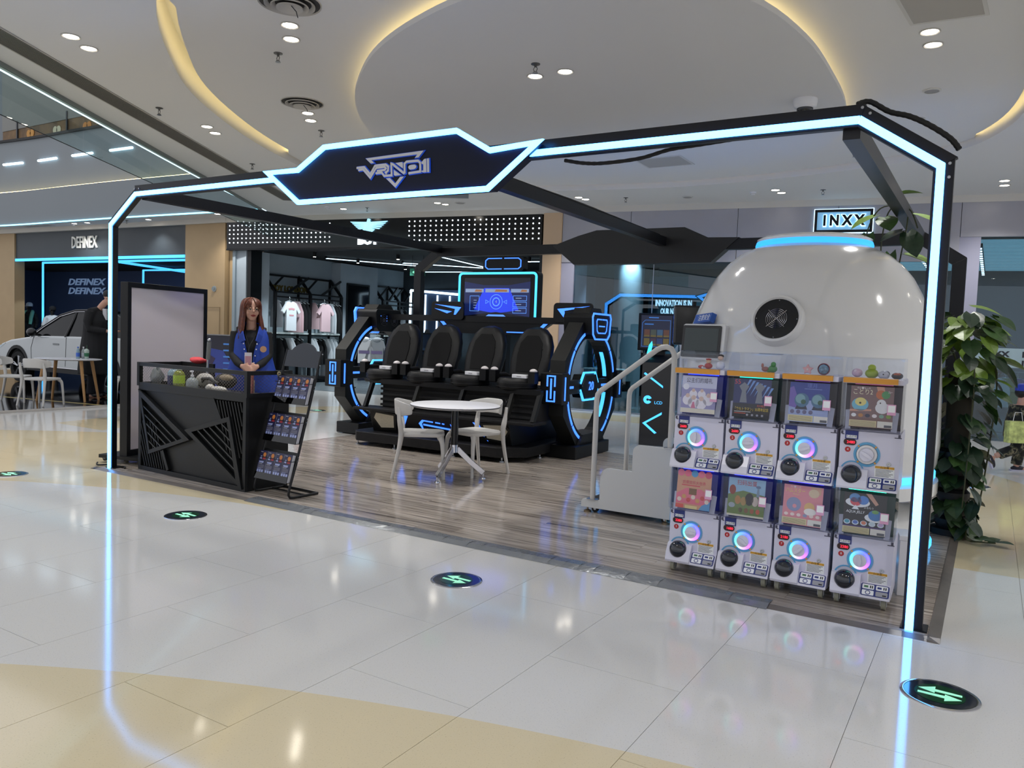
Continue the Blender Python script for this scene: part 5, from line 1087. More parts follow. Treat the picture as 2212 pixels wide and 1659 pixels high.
for s in (-1, 1): b = B(); b.strip([(MX + .105 + s * .02, 2.40), (MX + .105 + s * .24, 2.40), (MX + .105 + s * .28, 2.43), (MX + .105 + s * .28, 2.515), (MX + .105 + s * .24, 2.545), (MX + .105 + s * .02, 2.545)], .012, 1.511, 1.521, 'y'); part('light_mark', b, LED_BL, hp)

# ================================================================ white moulded chairs and tables
CHW = mat('chair_white', (206, 204, 200), .38)
def make_chair():
    t = thing('chair', 'x', 'chair', (0, 0, 0)); hw, hd, sz = .20, .20, .455       # faces -y
    b = B(); P = rrect(-hw - .02, hw + .02, -hd - .03, hd + .02, .09, 6); n = len(P)
    vs = []; fs = []
    for k, (sc, z) in enumerate(((.97, sz - .028), (1, sz - .012), (1, sz), (.97, sz + .010), (.80, sz + .004), (.4, sz - .006), (.02, sz - .008))): vs += [(p[0] * sc, p[1] * sc, z + (.012 * (p[1] * sc) if k > 2 else 0)) for p in P]
    for k in range(6): fs += [(k * n + i, k * n + (i + 1) % n, (k + 1) * n + (i + 1) % n, (k + 1) * n + i) for i in range(n)]
    fs.append(tuple(range(n))[::-1]); b.smooth = True; b.add(vs, fs); part('seat', b, CHW, t)
    for sx in (-1, 1):
        b = B(); b.tube(catmull([(sx * (hw - .04), -hd + .03, sz - .02), (sx * (hw + .0), -hd - .0, sz - .06), (sx * (hw + .012), -hd - .015, .3), (sx * (hw + .03), -hd - .03, 0)], 5, False), [.018, .025, .030, .030, .028, .026, .025, .024, .023, .022, .021, .020, .019, .018, .017, .016], 10); part('leg', b, CHW, t)
        b = B(); b.tube(catmull([(sx * (hw + .012), hd + .05, .72), (sx * (hw + .016), hd + .03, .60), (sx * (hw + .01), hd + .012, .47), (sx * (hw + .012), hd + .03, .3), (sx * (hw + .035), hd + .09, 0)], 5, False), [.017, .017, .018, .019, .021, .024, .026, .028, .028, .027, .026, .025, .024, .023, .022, .021, .02, .019, .018, .017, .016], 10); part('leg', b, CHW, t)
    b = B(); vs = []; n = 21      # wrap-around back band
    for i in range(n):
        a = -1.25 + 2.5 * i / (n - 1); k = abs(a) / 1.25; x = (hw + .05) * math.sin(a) * 1.04; y = hd + .085 - .27 * (1 - math.cos(a)) ; zt = .80 - .075 * max(0, k - .35) ** 1.2; zb = zt - (.165 - .075 * max(0, k - .55) * 2)
        for yy, z in ((0, zb), (.006, (zb + zt) / 2), (.014, zt), (.026, zt), (.018, (zb + zt) / 2), (.012, zb)): vs.append((x * (1 + yy * .8), y + yy - .01, z))
    fs = [(i * 6 + j, (i + 1) * 6 + j, (i + 1) * 6 + (j + 1) % 6, i * 6 + (j + 1) % 6) for i in range(n - 1) for j in range(6)] + [tuple(range(6)), tuple(range((n - 1) * 6, n * 6))[::-1]]
    b.smooth = True; b.add(vs, fs); o = part('backrest', b, CHW, t); o.modifiers.new('round', 'SUBSURF').levels = 1
    return t
c0 = make_chair()
c0.location = (2.545, 1.835, .012); c0.rotation_euler = (0, 0, math.radians(37 + 90)); c0['label'] = 'white moulded chair left of the round table in the booth'; c0['group'] = 'white moulded chairs'
dup(c0, 'white moulded chair tucked in behind the right side of the round booth table', (2.875, 2.33, .012), math.radians(-14), 'white moulded chairs')
tb3 = thing('round_table', 'round white table on a chrome three-legged base in the booth', 'table', (2.89, 1.93, .012))
b = B(); b.lathe([(.001, .742), (.455, .742), (.462, .748), (.462, .760), (.455, .766), (.001, .766)], 48); top = part('table_top', b, WHITE, tb3)
b = B(); b.lathe([(.4625, .749), (.4635, .754), (.4625, .759)], 48); part('edge_band', b, mat('edge_grey', (88, 88, 90), .4), top)
part('under_plate', B().cyl((0, 0, .725), .2, .016, 24), BLACK, tb3); part('column', B().cyl((0, 0, .33), .038, .40, 20), mat('column_black', (14, 14, 16), .25), tb3)
part('hub', B().cyl((0, 0, .27), .042, .08, 20), CHROME, tb3)
for a in (-86, 37, 154):
    a = math.radians(a); ca, sa = math.cos(a), math.sin(a)
    b = B(); b.tube([(ca * .03, sa * .03, .31), (ca * .17, sa * .17, .175), (ca * .31, sa * .31, .06)], .02, sq=(.03, .055)); lg_ = part('leg', b, CHROME, tb3, bev=.004); b = B(); b.lathe([(.001, 0), (.027, 0), (.024, .012), (.009, .022), (.009, .055)], 16, (ca * .31, sa * .31, 0)); part('glide', b, CHROME, lg_)
# ================================================================ steps to the capsule
st = thing('boarding_steps', 'white wheeled steps with two curved handrails leading to the capsule', 'steps', (4.61, 1.42, .012))
STW = mat('steps_white', (206, 208, 208), .45); TRD = mat('tread_black', (28, 28, 28), .7)
sp = [(0, .045)] + arc((.03, .085), .03, PI, PI / 2, 3) + [(.17, .115), (.17, .33)] + arc((.17 + .075, .325), .075, PI, PI / 2, 5) + [(.455, .40), (.455, .56)] + arc((.455 + .06, .565), .06, PI, PI / 2, 5) + [(.80, .625), (.80, .045)]
for y in (0, .70):
    b = B(); b.prism(sp, y, y + .03, 'y'); part('side_panel', b, STW, st, bev=.004)
for x0, x1, z in ((.02, .20, .10), (.19, .48, .27), (.47, .80, .50)):
    part('tread', B().bx(x0, x1, .03, .70, z - .02, z), TRD, st); part('riser', B().bx(x1 - .02, x1, .03, .70, z, z + .16), TRD, st)
for y in (.015, .715):
    z0 = .115; b = B(); b.tube([(.10, y, z0), (.10, y, .98), (.108, y, 1.02), (.13, y, 1.05), (.62, y, 1.42), (.66, y, 1.44), (.70, y, 1.445), (.74, y, 1.43), (.765, y, 1.39), (.77, y, 1.34), (.77, y, .625)], .0225, 14); part('handrail', b, mat('rail_white', (204, 202, 198), .35), st)
    for x, z in ((.10, .115), (.77, .625)): b = B(); b.prism(rrect(x - .05, x + .05, y - .03, y + .03, .02), z, z + .006, 'z'); part('flange', b, STEEL, st)
for x in (.05, .76):
    for y in (.03, .70):
        b = B(); b.lathe([(.001, 0), (.032, 0), (.032, .012), (.012, .02), (.008, .025), (.008, .06)], 16, (x, y, 0)); part('levelling_foot', b, mat('foot_brass', (140, 124, 100), .35, .7), st)
for x in (.11, .74):
    for y in (.06, .66): b = B(); b.cyl((x, y - .012, .03), .03, .024, 16, 'y'); w = part('caster', b, RUBBER, st); part('hub', B().cyl((x, y - .014, .03), .012, .028, 10, 'y'), STEEL, w)

# ================================================================ white egg-shaped capsule
DC = (6.293, 1.95)
dm = thing('capsule', 'large glossy white egg-shaped capsule with a blue light ring on top', 'capsule', (*DC, .012)); GW = mat('gloss_white', (226, 226, 225), .12, coat=.5)
prof = [(.36, 2.295), (.43, 2.265), (.56, 2.2), (.655, 2.12), (.73, 2.025), (.795, 1.905), (.845, 1.80), (.885, 1.70), (.925, 1.58), (.95, 1.42), (.965, 1.2), (.972, 1.0), (.978, .8), (.965, .66), (.945, .60)]
b = B(); b.lathe(prof, 72); part('shell', b, GW, dm)
b = B(); b.lathe([(.38, 2.255), (.435, 2.255), (.440, 2.28), (.432, 2.305), (.38, 2.31)], 56); part('top_light', b, mat('led_capsule', (60, 170, 250), .4, emit=(40, 150, 245), es=1.5), dm)
b = B(); b.lathe([(.30, 2.30), (.428, 2.306), (.43, 2.325), (.39, 2.345), (.26, 2.355), (.001, 2.358)], 48); part('top_cap', b, GW, dm)
b = B(); b.lathe([(.935, .605), (.96, .59), (.96, .555), (.93, .545)], 64); part('waist_light', b, LED_AQ, dm)
b = B(); b.lathe([(.92, .55), (.98, .53), (.98, .44), (.91, .42), (.7, .40)], 64); part('waist_band', b, GW, dm)
b = B(); b.lathe([(.7, .42), (.68, .2), (.7, .1)], 48); part('core', b, BLACK, dm); b = B(); b.lathe([(.66, .34), (.80, .32), (.9, .24), (.95, .12), (.95, .075)], 56); part('skirt', b, GW, dm); b = B(); b.lathe([(.94, .08), (.965, .07), (.965, .045), (.93, .04)], 56); part('skirt_light', b, LED_AQ, dm); b = B(); b.lathe([(.93, .05), (.93, 0), (.001, 0)], 48); part('base', b, BLACK, dm)
# fan vent, tilted with the shell
vp = Vector((6.252, 1.035, 1.685 - .012)) - Vector((*DC, 0)); vn = Vector((-.05, -.93, .36)).normalized()
VT = Matrix.Translation(vp) @ vn.to_track_quat('Z', 'Y').to_matrix().to_4x4()
b = B(); b.T = VT; b.lathe([(.19, -.06), (.185, .0), (.175, .022), (.158, .026), (.150, .012)], 40); vr = part('vent_ring', b, GW, dm); b = B(); b.T = VT; b.lathe([(.152, .008), (.001, .008)], 40); part('vent_plate', b, mat('vent_black', (16, 17, 20), .35), vr)
b = B(); b.T = VT
for r in (.012, .024, .036, .048, .060, .072): b.tube([(r * math.cos(a), r * math.sin(a), .016) for a in [2 * PI * i / 24 for i in range(24)]], .0014, 4, closed=True)
for a in (PI / 4, 3 * PI / 4): b.tube([(-.088 * math.cos(a), -.088 * math.sin(a), .014), (.088 * math.cos(a), .088 * math.sin(a), .014)], .0022, 5)
part('fan_guard', b, CHROME, vr)
for a in range(4): b = B(); b.T = VT; b.cyl((.14 * math.cos(a * PI / 2), .14 * math.sin(a * PI / 2), .008), .004, .004, 8); part('screw', b, STEEL, vr)
# tablet in a white bezel growing out of the shell
tp_ = Vector((5.715, 1.085, 1.515)) - Vector((*DC, .012)); TT = Matrix.Translation(tp_) @ Rz(math.radians(-8)) @ Matrix.Rotation(math.radians(-6), 4, 'X')
b = B(); b.T = TT; b.prism(rrect(-.165, .175, -.14, .125, .02), -.01, .45, 'y'); tb4 = part('tablet_housing', b, GW, dm, bev=.006)
b = B(); b.T = TT; b.prism(rrect(-.158, .148, -.125, .112, .012), -.022, -.008, 'y'); part('tablet', b, mat('tablet_black', (8, 8, 9), .12), tb4); b = B(); b.T = TT; b.bx(-.138, .13, -.0235, -.0222, -.105, .092); part('tablet_screen', b, mat('tablet_glass', (46, 58, 58), .08), tb4)
# safety sticker on the shell
sk = Vector((5.662, 1.252, 1.685)) - Vector((*DC, .012)); ST_ = Matrix.Translation(sk) @ Rz(math.radians(-42)) @ Matrix.Rotation(math.radians(-20), 4, 'X')
b = B(); b.T = ST_ @ Matrix.Rotation(-.07, 4, 'Y'); b.bx(-.115, .115, -.012, .03, -.036, .036); sk_ = part('sticker', b, mat('sticker_blue', (32, 84, 170), .4), dm, 'blue safety sticker with white writing')
b = B(); b.T = ST_ @ Matrix.Rotation(-.07, 4, 'Y'); b.text('注意安全', .052, (.018, -.0125, 0), (1, 0, 0), (0, 0, 1), fit=.16); part('writing', b, mat('print_white', (232, 236, 240), .4), sk_)

# ================================================================ black kiosk behind the booth and control screen
kk = thing('game_kiosk', 'slim black kiosk with a picture menu screen and blue chevron lights', 'kiosk', (3.42, 6.1, 0), .25)
part('body', B().bx(-.17, .30, -.1, .25, .0, 1.2), mat('kiosk_black', (10, 12, 18), .18), kk, bev=.006); part('console', B().prism([(-.3, 1.2), (.2, 1.2), (.2, 1.32), (-.22, 1.24)], -.2, .28, 'x'), BLACK, kk); part('neck', B().bx(-.05, .12, .1, .2, 1.2, 1.5), BLACK, kk)
ks = part('screen_case', B().bx(-.27, .25, .04, .14, 1.36, 1.90), BLACK, kk, bev=.01)
kb_ = B(); SCM = [mat('kscr_dark', (12, 16, 34), .2, emit=(16, 26, 56), es=.5), mat('kscr_line', (60, 110, 170), .2, emit=(50, 110, 180), es=.6)] + [mat('kscr_%d' % i, c, .3, emit=c, es=.3) for i, c in enumerate(((110, 70, 52), (52, 66, 104), (80, 84, 68), (120, 100, 50), (66, 96, 116), (78, 54, 62)))]
kb_.bx(-.23, .21, .036, .039, 1.40, 1.87); kb_.m = 1; kb_.strip([(-.21, 1.42), (.19, 1.42), (.19, 1.80), (-.17, 1.80), (-.21, 1.76)], .006, .033, .036, 'y', True)
for i in range(2):
    for j in range(4):
        kb_.m = 2 + (i * 3 + j * 2) % 6; kb_.bx(-.18 + j * .092, -.1 + j * .092, .032, .036, 1.56 - i * .125, 1.665 - i * .125); kb_.m = 5; kb_.bx(-.18 + j * .092, -.1 + j * .092, .0315, .032, 1.56 - i * .125, 1.585 - i * .125)
kb_.m = 1; kb_.bx(-.12, .02, .033, .036, 1.83, 1.845); kb_.bx(-.18, -.05, .033, .036, 1.735, 1.75); part('menu', kb_, SCM, ks)
for P in ([(-.14, 1.03), (-.12, 1.05), (.14, .865), (.14, .835)], [(-.13, .32), (.14, .49), (.14, .455), (-.08, .32), (.08, .19), (.05, .175)]): b = B(); b.prism(P, -.107, -.1, 'y'); part('chevron_light', b, LED_AQ, kk)
b = B(); b.lathe([(.06, 0), (.06, -.006), (.018, -.006), (.018, 0)], 24, (-.07, -.1, .66), 'y', a0=.5, a1=2 * PI - .35); part('round_logo', b, LED_AQ, kk); b = B(); b.text('LCD', .06, (.085, -.104, .62), (1, 0, 0), (0, 0, 1)); part('writing', b, LED_AQ, kk)
b = B(); b.prism([(-.12, 1.22), (-.075, 1.3), (-.05, 1.44), (-.06, 1.5), (-.1, 1.44), (-.125, 1.32)], .0, .03, 'y'); part('flame_light', b, mat('led_teal', (80, 220, 230), .4, emit=(60, 205, 220), es=1.4), kk)
cs = thing('control_screen', 'black monitor seen from behind on a white post beside the capsule', 'monitor', (4.92, 3.12, .012), .55)
part('case', B().bx(-.17, .14, -.05, .03, 1.46, 1.86), mat('kiosk_black', (10, 12, 18)), cs, bev=.02); part('knob', B().bx(.02, .05, -.02, .02, 1.86, 1.90), BLACK, cs); part('post', B().bx(-.06, .16, .03, .13, 0, 1.5), mat('post_white', (190, 192, 200), .4), cs, bev=.01); b = B(); b.prism([(.16, 1.40), (.30, 1.47), (.30, 1.80), (.16, 1.73)], -.03, .05, 'y'); part('side_arm', b, mat('post_white', (190, 192, 200)), cs); part('foot', B().bx(-.15, .25, -.1, .25, 0, .03), mat('post_white', (190, 192, 200)), cs)
b = B(); b.prism([(-.17, 0), (.17, 0), (.17, .5), (.1, .95), (-.02, .95), (-.17, .75)], 0, .05, 'y'); single('side_shield', b, mat('post_white', (190, 192, 200)), 'white upright shield standing behind the top of the steps', 'panel', loc=(5.40, 2.35, .012), rz=.3, bev=.02)

# ================================================================ capsule-toy towers
GV = mat('gacha_white', (208, 208, 228), .3); GVT = mat('gacha_tray', (216, 216, 232), .25); ACR = glassmat('acrylic', (246, 249, 255), .05, .02); BLU = mat('deco_blue', (28, 46, 120), .4); CYR = mat('deco_cyan', (92, 160, 206), .4); ORG = mat('deco_orange', (216, 152, 62), .4); REDc = mat('badge_red', (176, 32, 40), .4); PAPER = mat('print_white', (232, 236, 240)); INK = mat('ink_black', (24, 24, 30), .5); SMK = mat('smoke_ball', (26, 34, 48), .08, trans=.35, coat=.6)
def rainbow():
    m = bpy.data.materials.new('dial_rainbow'); m.use_nodes = True; nt = m.node_tree; p = nt.nodes['Principled BSDF']; tc = nt.nodes.new('ShaderNodeTexCoord'); sx = nt.nodes.new('ShaderNodeSeparateXYZ'); at = nt.nodes.new('ShaderNodeMath'); at.operation = 'ARCTAN2'; mr = nt.nodes.new('ShaderNodeMapRange'); mr.inputs[1].default_value = -PI; mr.inputs[2].default_value = PI; r = nt.nodes.new('ShaderNodeValToRGB'); E = r.color_ramp.elements
    nt.links.new(tc.outputs['Object'], sx.inputs[0]); nt.links.new(sx.outputs['Z'], at.inputs[0]); nt.links.new(sx.outputs['X'], at.inputs[1]); nt.links.new(at.outputs[0], mr.inputs[0]); nt.links.new(mr.outputs[0], r.inputs[0])
    cols = [(0, (60, 230, 200)), (.12, (130, 240, 215)), (.25, (255, 180, 220)), (.36, (235, 110, 240)), (.5, (130, 80, 250)), (.68, (60, 90, 255)), (.82, (60, 160, 250)), (1, (60, 230, 200))]
    E[0].position = 0; E[0].color = (*lin(cols[0][1]), 1); E[1].position = 1; E[1].color = (*lin(cols[-1][1]), 1)
    for q, c in cols[1:-1]: e = E.new(q); e.color = (*lin(c), 1)
    nt.links.new(r.outputs[0], p.inputs['Emission Color']); p.inputs['Emission Strength'].default_value = 1.35; p.inputs['Base Color'].default_value = (.4, .4, .5, 1); return m
RBW = rainbow(); GWD, GDP = .318, .36
# shared meshes; local frame of a machine: x centred, y = 0 front, z = 0 machine bottom
b = B(); b.bx(-GWD / 2, GWD / 2, .012, GDP, .0, .335); G_BODY = b.mesh('machine', GV)
b = B(); pr = [(.02, .125), (-.012, .118), (-.045, .06), (-.055, .02), (-.05, .008), (.02, .008)]; b.prism(pr, -GWD / 2, .0, 'x'); G_TRAY = b.mesh('tray_cover', GVT)
b = B(); pr2 = [(.02, .085), (.0, .08), (-.048, .02), (-.05, .008), (.02, .008)]; b.prism(pr2, .0, GWD / 2, 'x'); G_TRAY2 = b.mesh('pay_cover', GVT)
b = B(); b.lathe([(.071, 0), (.071, -.004), (.058, -.005), (.056, 0)], 32, (0, 0, 0), 'y'); G_RIM = b.mesh('dial_rim', CYR)
b = B()
for a in (45, 135, 225, 315): b.cyl((.064 * math.cos(math.radians(a)), -.0055, .064 * math.sin(math.radians(a))), .006, .001, 8, 'y')
G_DOTS = b.mesh('dial_dots', ORG)
b = B(); b.lathe([(.056, -.002), (.054, -.013), (.045, -.018), (.038, -.013)], 36, (0, 0, 0), 'y'); G_LED = b.mesh('dial_light', RBW)
b = B(); b.lathe([(.056, -.002), (.054, -.013), (.045, -.018), (.038, -.013)], 36, (0, 0, 0), 'y'); G_LEDOFF = b.mesh('dial_light', WHITE)
b = B(); b.lathe([(.039, -.006), (.037, -.024), (.001, -.026)], 28, (0, 0, 0), 'y'); b.prism([(-.034, -.005), (.0, -.010), (.034, -.005), (.034, .005), (0, .010), (-.034, .005)], -.038, -.022, 'y'); G_KNOB = b.mesh('knob', GVT)
b = B(); b.ball((0, 0, 0), .058, 24, 14, (1, .9, 1)); G_BALL = b.mesh('outlet_dome', SMK)
b = B(); b.lathe([(.066, 0), (.066, -.003), (.058, -.003), (.058, 0)], 28, (0, 0, 0), 'y'); G_ORIM = b.mesh('outlet_rim', CYR)
b = B(); b.lathe([(.011, 0), (.011, -.005), (.007, -.006), (.001, -.004)], 16, (0, 0, 0), 'y'); G_LOCK = b.mesh('lock', STEEL)
b = B(); b.m = 0; b.bx(-.052, .052, -.002, 0, -.033, .033); b.m = 1; b.bx(-.05, .05, -.0026, -.002, .017, .031); b.m = 2
for k in range(6): b.bx(-.046, .044 - .01 * (k % 3), -.0026, -.002, .010 - k * .0075, .0125 - k * .0075)
b.text('△注意', .016, (0, -.0028, .024), (1, 0, 0), (0, 0, 1)); G_NOTE = b.mesh('notice_label', [PAPER, mat('notice_amber', (200, 150, 50), .5), INK])
b = B(); b.m = 0; b.bx(-.035, .035, -.003, 0, -.018, .03); b.m = 1; b.bx(-.028, .028, -.0036, -.003, -.012, .005); b.m = 2; b.text('礼品价格', .014, (0, -.0038, -.0035), (1, 0, 0), (0, 0, 1)); G_PRICE = b.mesh('price_tag', [BLU, PAPER, INK])
b = B(); P = rrect(-.034, .034, -.018, .018, .017, 5); b.prism(P, -.006, 0, 'y'); G_DISP = b.mesh('price_display', mat('display_dark', (46, 10, 14), .2))
b = B(); b.cyl((0, -.002, 0), .0155, .002, 18, 'y'); G_NUM = b.mesh('number_badge', REDc)
b = B(); b.m = 0; b.prism(rrect(-.074, .074, -.037, .037, .01), -.002, 0, 'y'); b.m = 1
for q, (x, z) in enumerate(((-.036, .018), (.036, .018), (-.036, -.018), (.036, -.018))): b.m = 1 if q < 3 else 4; b.prism(rrect(x - .031, x + .031, z - .0145, z + .0145, .005, 3), -.003, -.002, 'y')
b.m = 2; b.bx(-.058, -.036, -.0035, -.003, .012, .024); b.m = 0; b.bx(.012, .034, -.0035, -.003, .012, .024); b.strip([(-.036 + .012 * math.cos(a), -.018 + .011 * math.sin(a)) for a in [2 * PI * i / 14 for i in range(14)]], .004, -.0036, -.003, 'y', True); b.m = 3
for x in (-.024, -.014, .046, .056): b.bx(x - .003, x + .003, -.0035, -.003, .010, .026)
b.bx(.04, .06, -.0035, -.003, -.028, -.020); G_PAY = b.mesh('payment_panel', [BLU, PAPER, mat('pay_green', (70, 120, 84), .5), INK, mat('pay_grey', (150, 152, 160), .5)])
# see-through display box, its poster, an interior whose tint paints capsules and light
b = B(); x = GWD / 2 - .004; pr3 = [(-.042, .36), (-.050, .39), (-.052, .42), (-.03, .60), (-.022, .615)]
for i in range(4): b.quad((-x, pr3[i][0], pr3[i][1]), (x, pr3[i][0], pr3[i][1]), (x, pr3[i + 1][0], pr3[i + 1][1]), (-x, pr3[i + 1][0], pr3[i + 1][1]))
for s in (-x, x): b.add([(s, p[0], p[1]) for p in pr3] + [(s, .3, .615), (s, .3, .34), (s, .0, .338)], [tuple(range(8))])
b.quad((-x, -.042, .36), (x, -.042, .36), (x, .0, .338), (-x, .0, .338)); G_BOX = b.mesh('display_box', ACR)
def interior(i, c1, c2):
    b = B(); b.m = 0; b.bx(-x + .004, x - .004, .10, .30, .336, .612); b.m = 1; b.bx(-x + .004, x - .004, .02, .10, .336, .345); b.m = 2; b.bx(-.10, .10, .05, .06, .604, .611)
    return b.mesh('inner_bin', [mat('bin_%d' % i, c1, .4), mat('bin_floor', (150, 150, 168), .5), mat('bin_led_%d' % i, c2, .4, emit=c2, es=2.6)])
b = B(); b.prism([(-.06, .13), (-.07, .32), (-.04, .33), (.0, .14)], -.001, .001, 'y') if 0 else b.add([(-.135, -.01, .345), (-.105, -.02, .35), (-.11, .01, .46), (-.14, .02, .455)], [(0, 1, 2, 3)]); b.add([(.135, -.01, .345), (.105, -.02, .35), (.11, .01, .46), (.14, .02, .455)], [(0, 1, 2, 3)]); G_WING = b.mesh('chute_wing', mat('chute_white', (176, 178, 196), .4))
def pcol(n, c): return mat('poster_' + n, c, .45)
def poster(idx):
    """printed card standing behind the front window, local x centred, z from 0 to .235"""
    b = B(); mats = []; 
    def M_(c):
        m = pcol('%d_%d_%d' % c, c)
        if m not in mats: mats.append(m)
        b.m = mats.index(m)
    def rect(x0, x1, z0, z1, c, l=1): M_(c); b.bx(x0, x1, -.0004 * l, -.0004 * (l - 1), z0, z1)
    def disc(cx, cz, r, c, l=2, sq=1.0): M_(c); b.prism([(cx + r * math.cos(a), cz + r * sq * math.sin(a)) for a in [2 * PI * i / 16 for i in range(16)]], -.0004 * l, -.0004 * (l - 1), 'y')
    def poly(P, c, l=2): M_(c); b.prism(P, -.0004 * l, -.0004 * (l - 1), 'y')
    def txt(s, sz, x, z, c, fit=None, l=4, sh=0): M_(c); b.text(s, sz, (x, -.0004 * l - .0002, z), (1, 0, 0), (0, 0, 1), fit=fit, shear=sh)
    W_, H_ = .112, .235
    def foot(c1=(216, 206, 160)): rect(-W_, .03, .004, .04, c1, 2); rect(.035, W_, .004, .04, (220, 216, 206), 2); [rect(-W_ + .006, .024, .008 + k * .006, .0105 + k * .006, (150, 136, 110), 3) for k in range(5)]; rect(.07, W_ - .004, .006, .02, (90, 90, 96), 3)
    if idx == 1:
        rect(-W_, W_, 0, H_, (196, 198, 222)); rect(-W_, W_, .03, .16, (150, 146, 188), 2); txt('公主们的婚礼', .034, 0, .205, (50, 48, 78), .17); disc(-.085, .165, .02, (226, 226, 236), 3)
        for x_, z_, r in ((-.07, .08, .032), (-.035, .12, .026), (-.03, .065, .036), (.02, .12, .026), (.02, .06, .036), (.065, .085, .034)): disc(x_, z_, r, (228, 222, 230), 3); disc(x_, z_ + r * .9, r * .42, (214, 184, 170), 4)
        rect(-W_, W_, 0, .028, (222, 214, 196), 3); poly([(-.045, .03), (-.015, .03), (-.025, .07), (-.035, .07)], (206, 120, 150), 5)
    elif idx == 2:
        rect(-W_, W_, 0, H_, (22, 34, 92)); 
        for k in range(7): poly([(-.02 + k * .022, .235 - k * .008), (-.005 + k * .022, .235 - k * .008), (-.06 + k * .024, .14 - k * .004)], (110, 150, 210), 2)
        for x_ in (-.05, .045): poly([(x_ - .022, .09), (x_ + .022, .09), (x_ + .012, .16), (x_ + .030, .19), (x_, .215), (x_ - .030, .19), (x_ - .012, .16)], (120, 124, 134), 3)
        rect(-W_, W_, .0, .085, (14, 16, 30), 4); txt('55', .04, -.09, .215, (206, 60, 60)); txt('「ウルトラマン」55周年記念', .022, 0, .05, (226, 196, 60), .2, 6); rect(-.1, -.03, .022, .026, (200, 80, 60), 5); rect(-.1, .0, .032, .036, (190, 190, 190), 5); txt('光の戦士', .016, .06, .073, (214, 90, 80), .05, 6); [disc(-.02 + k * .03, .016, .007, (150, 150, 160), 5) for k in range(4)]
    elif idx == 3:
        rect(-W_, W_, 0, H_, (150, 164, 206)); rect(-W_, W_, .13, H_, (36, 56, 140), 2); poly([(-W_, .2), (-.09, .21), (-.07, .16), (-.06, .08), (-W_, .09)], (110, 90, 170), 3)
        for x_ in (-.04, .055): poly([(x_ - .035, .075), (x_ + .035, .075), (x_ + .025, .1), (x_ - .025, .1)], (30, 36, 60), 4); disc(x_, .13, .042, (66, 108, 140), 5); disc(x_ - .008, .137, .028, (120, 160, 170), 6); disc(x_ + .01, .12, .014, (40, 84, 60), 7)
        txt('環月', .03, .015, .215, (90, 110, 190)); rect(-.03, .07, .196, .199, (120, 140, 200), 4); foot()
        for k in range(4): disc(-.09 + k * .035, .06, .012, (100, 96, 130), 4)
    elif idx == 4:
        rect(-W_, W_, 0, H_, (122, 92, 90)); txt('ことり2', .036, -.05, .20, (236, 226, 190), .10); txt('やわ♥もっち', .014, -.045, .222, (230, 220, 210), .07); poly([(.02, .235), (.06, .235), (.07, .18), (.035, .175)], (206, 150, 126), 2); disc(.045, .19, .026, (190, 100, 50), 3); disc(.07, .19, .022, (70, 140, 80), 4)
        disc(-.06, .13, .044, (110, 176, 196), 3, .85); disc(-.058, .145, .03, (222, 206, 120), 4, .8); disc(-.06, .138, .006, (30, 26, 26), 5); poly([(-W_, .1), (0, .105), (.0, .095), (-W_, .088)], (206, 150, 126), 3); disc(.055, .115, .036, (226, 224, 224), 3, .9); disc(.05, .14, .024, (226, 224, 224), 4); disc(.044, .143, .004, (30, 26, 26), 5)
        for k, c in enumerate(((224, 222, 220), (180, 120, 60), (40, 40, 66), (226, 214, 214), (120, 160, 140), (130, 160, 50))): disc(-.09 + k * .036, .068, .013, c, 4, .8)
        foot((206, 192, 150)); txt('びゅー', .018, .092, .205, (236, 230, 226), .02)
    elif idx == 5:
        rect(-W_, W_, 0, H_, (206, 150, 120)); poly([(-W_, .03), (W_, .03), (W_, .09), (.05, .13), (-.05, .13), (-W_, .09)], (220, 110, 130), 2); txt('凯蒂欢乐大世界', .026, -.0, .165, (206, 60, 90), .15, 5); rect(-.08, .04, .145, .151, (206, 60, 80), 3)
        for k, c in enumerate(((224, 110, 140), (230, 100, 130), (70, 150, 200), (226, 110, 140), (206, 80, 110))): disc(-.09 + k * .045, .225, .022, c, 3)
        for k in range(7): disc(-.09 + k * .03, .055 + .02 * (k % 2), .014, ((226, 206, 190), (206, 150, 90), (200, 70, 70))[k % 3], 4)
        poly([(-.03, .09), (.02, .09), (.02, .13), (-.03, .13)], (120, 84, 50), 3); poly([(.04, .0), (W_, .0), (W_, .06), (.06, .03)], (90, 150, 196), 3); rect(-W_, -.06, 0, .025, (214, 90, 80), 3); rect(-.05, .03, 0, .02, (222, 200, 140), 3)
    elif idx == 6:
        rect(-W_, W_, 0, H_, (104, 124, 72)); poly([(-W_, .13), (-.02, .16), (W_, .14), (W_, H_), (-W_, H_)], (140, 176, 206), 2); txt('扫码出蛋', .034, .0, .205, (176, 40, 46), .12, 5); poly([(.06, .13), (.08, .13), (.075, .18), (.065, .18)], (120, 140, 160), 3); disc(.07, .19, .015, (96, 116, 150), 4, .6)
        for x_, z_, r, c in ((-.05, .10, .018, (170, 120, 70)), (-.015, .095, .018, (160, 130, 80)), (.02, .11, .026, (44, 40, 46)), (.055, .10, .02, (196, 180, 170)), (-.085, .16, .02, (140, 60, 50))): disc(x_, z_, r, c, 4, 1.5)
        for k in range(4): disc(-.03 + k * .035, .04, .012, (96 + 30 * k, 90, 70), 4, 1.3)
        rect(-W_, W_, 0, .012, (206, 202, 180), 3); disc(-.085, .065, .02, (150, 160, 170), 4, .8)
    elif idx == 7:
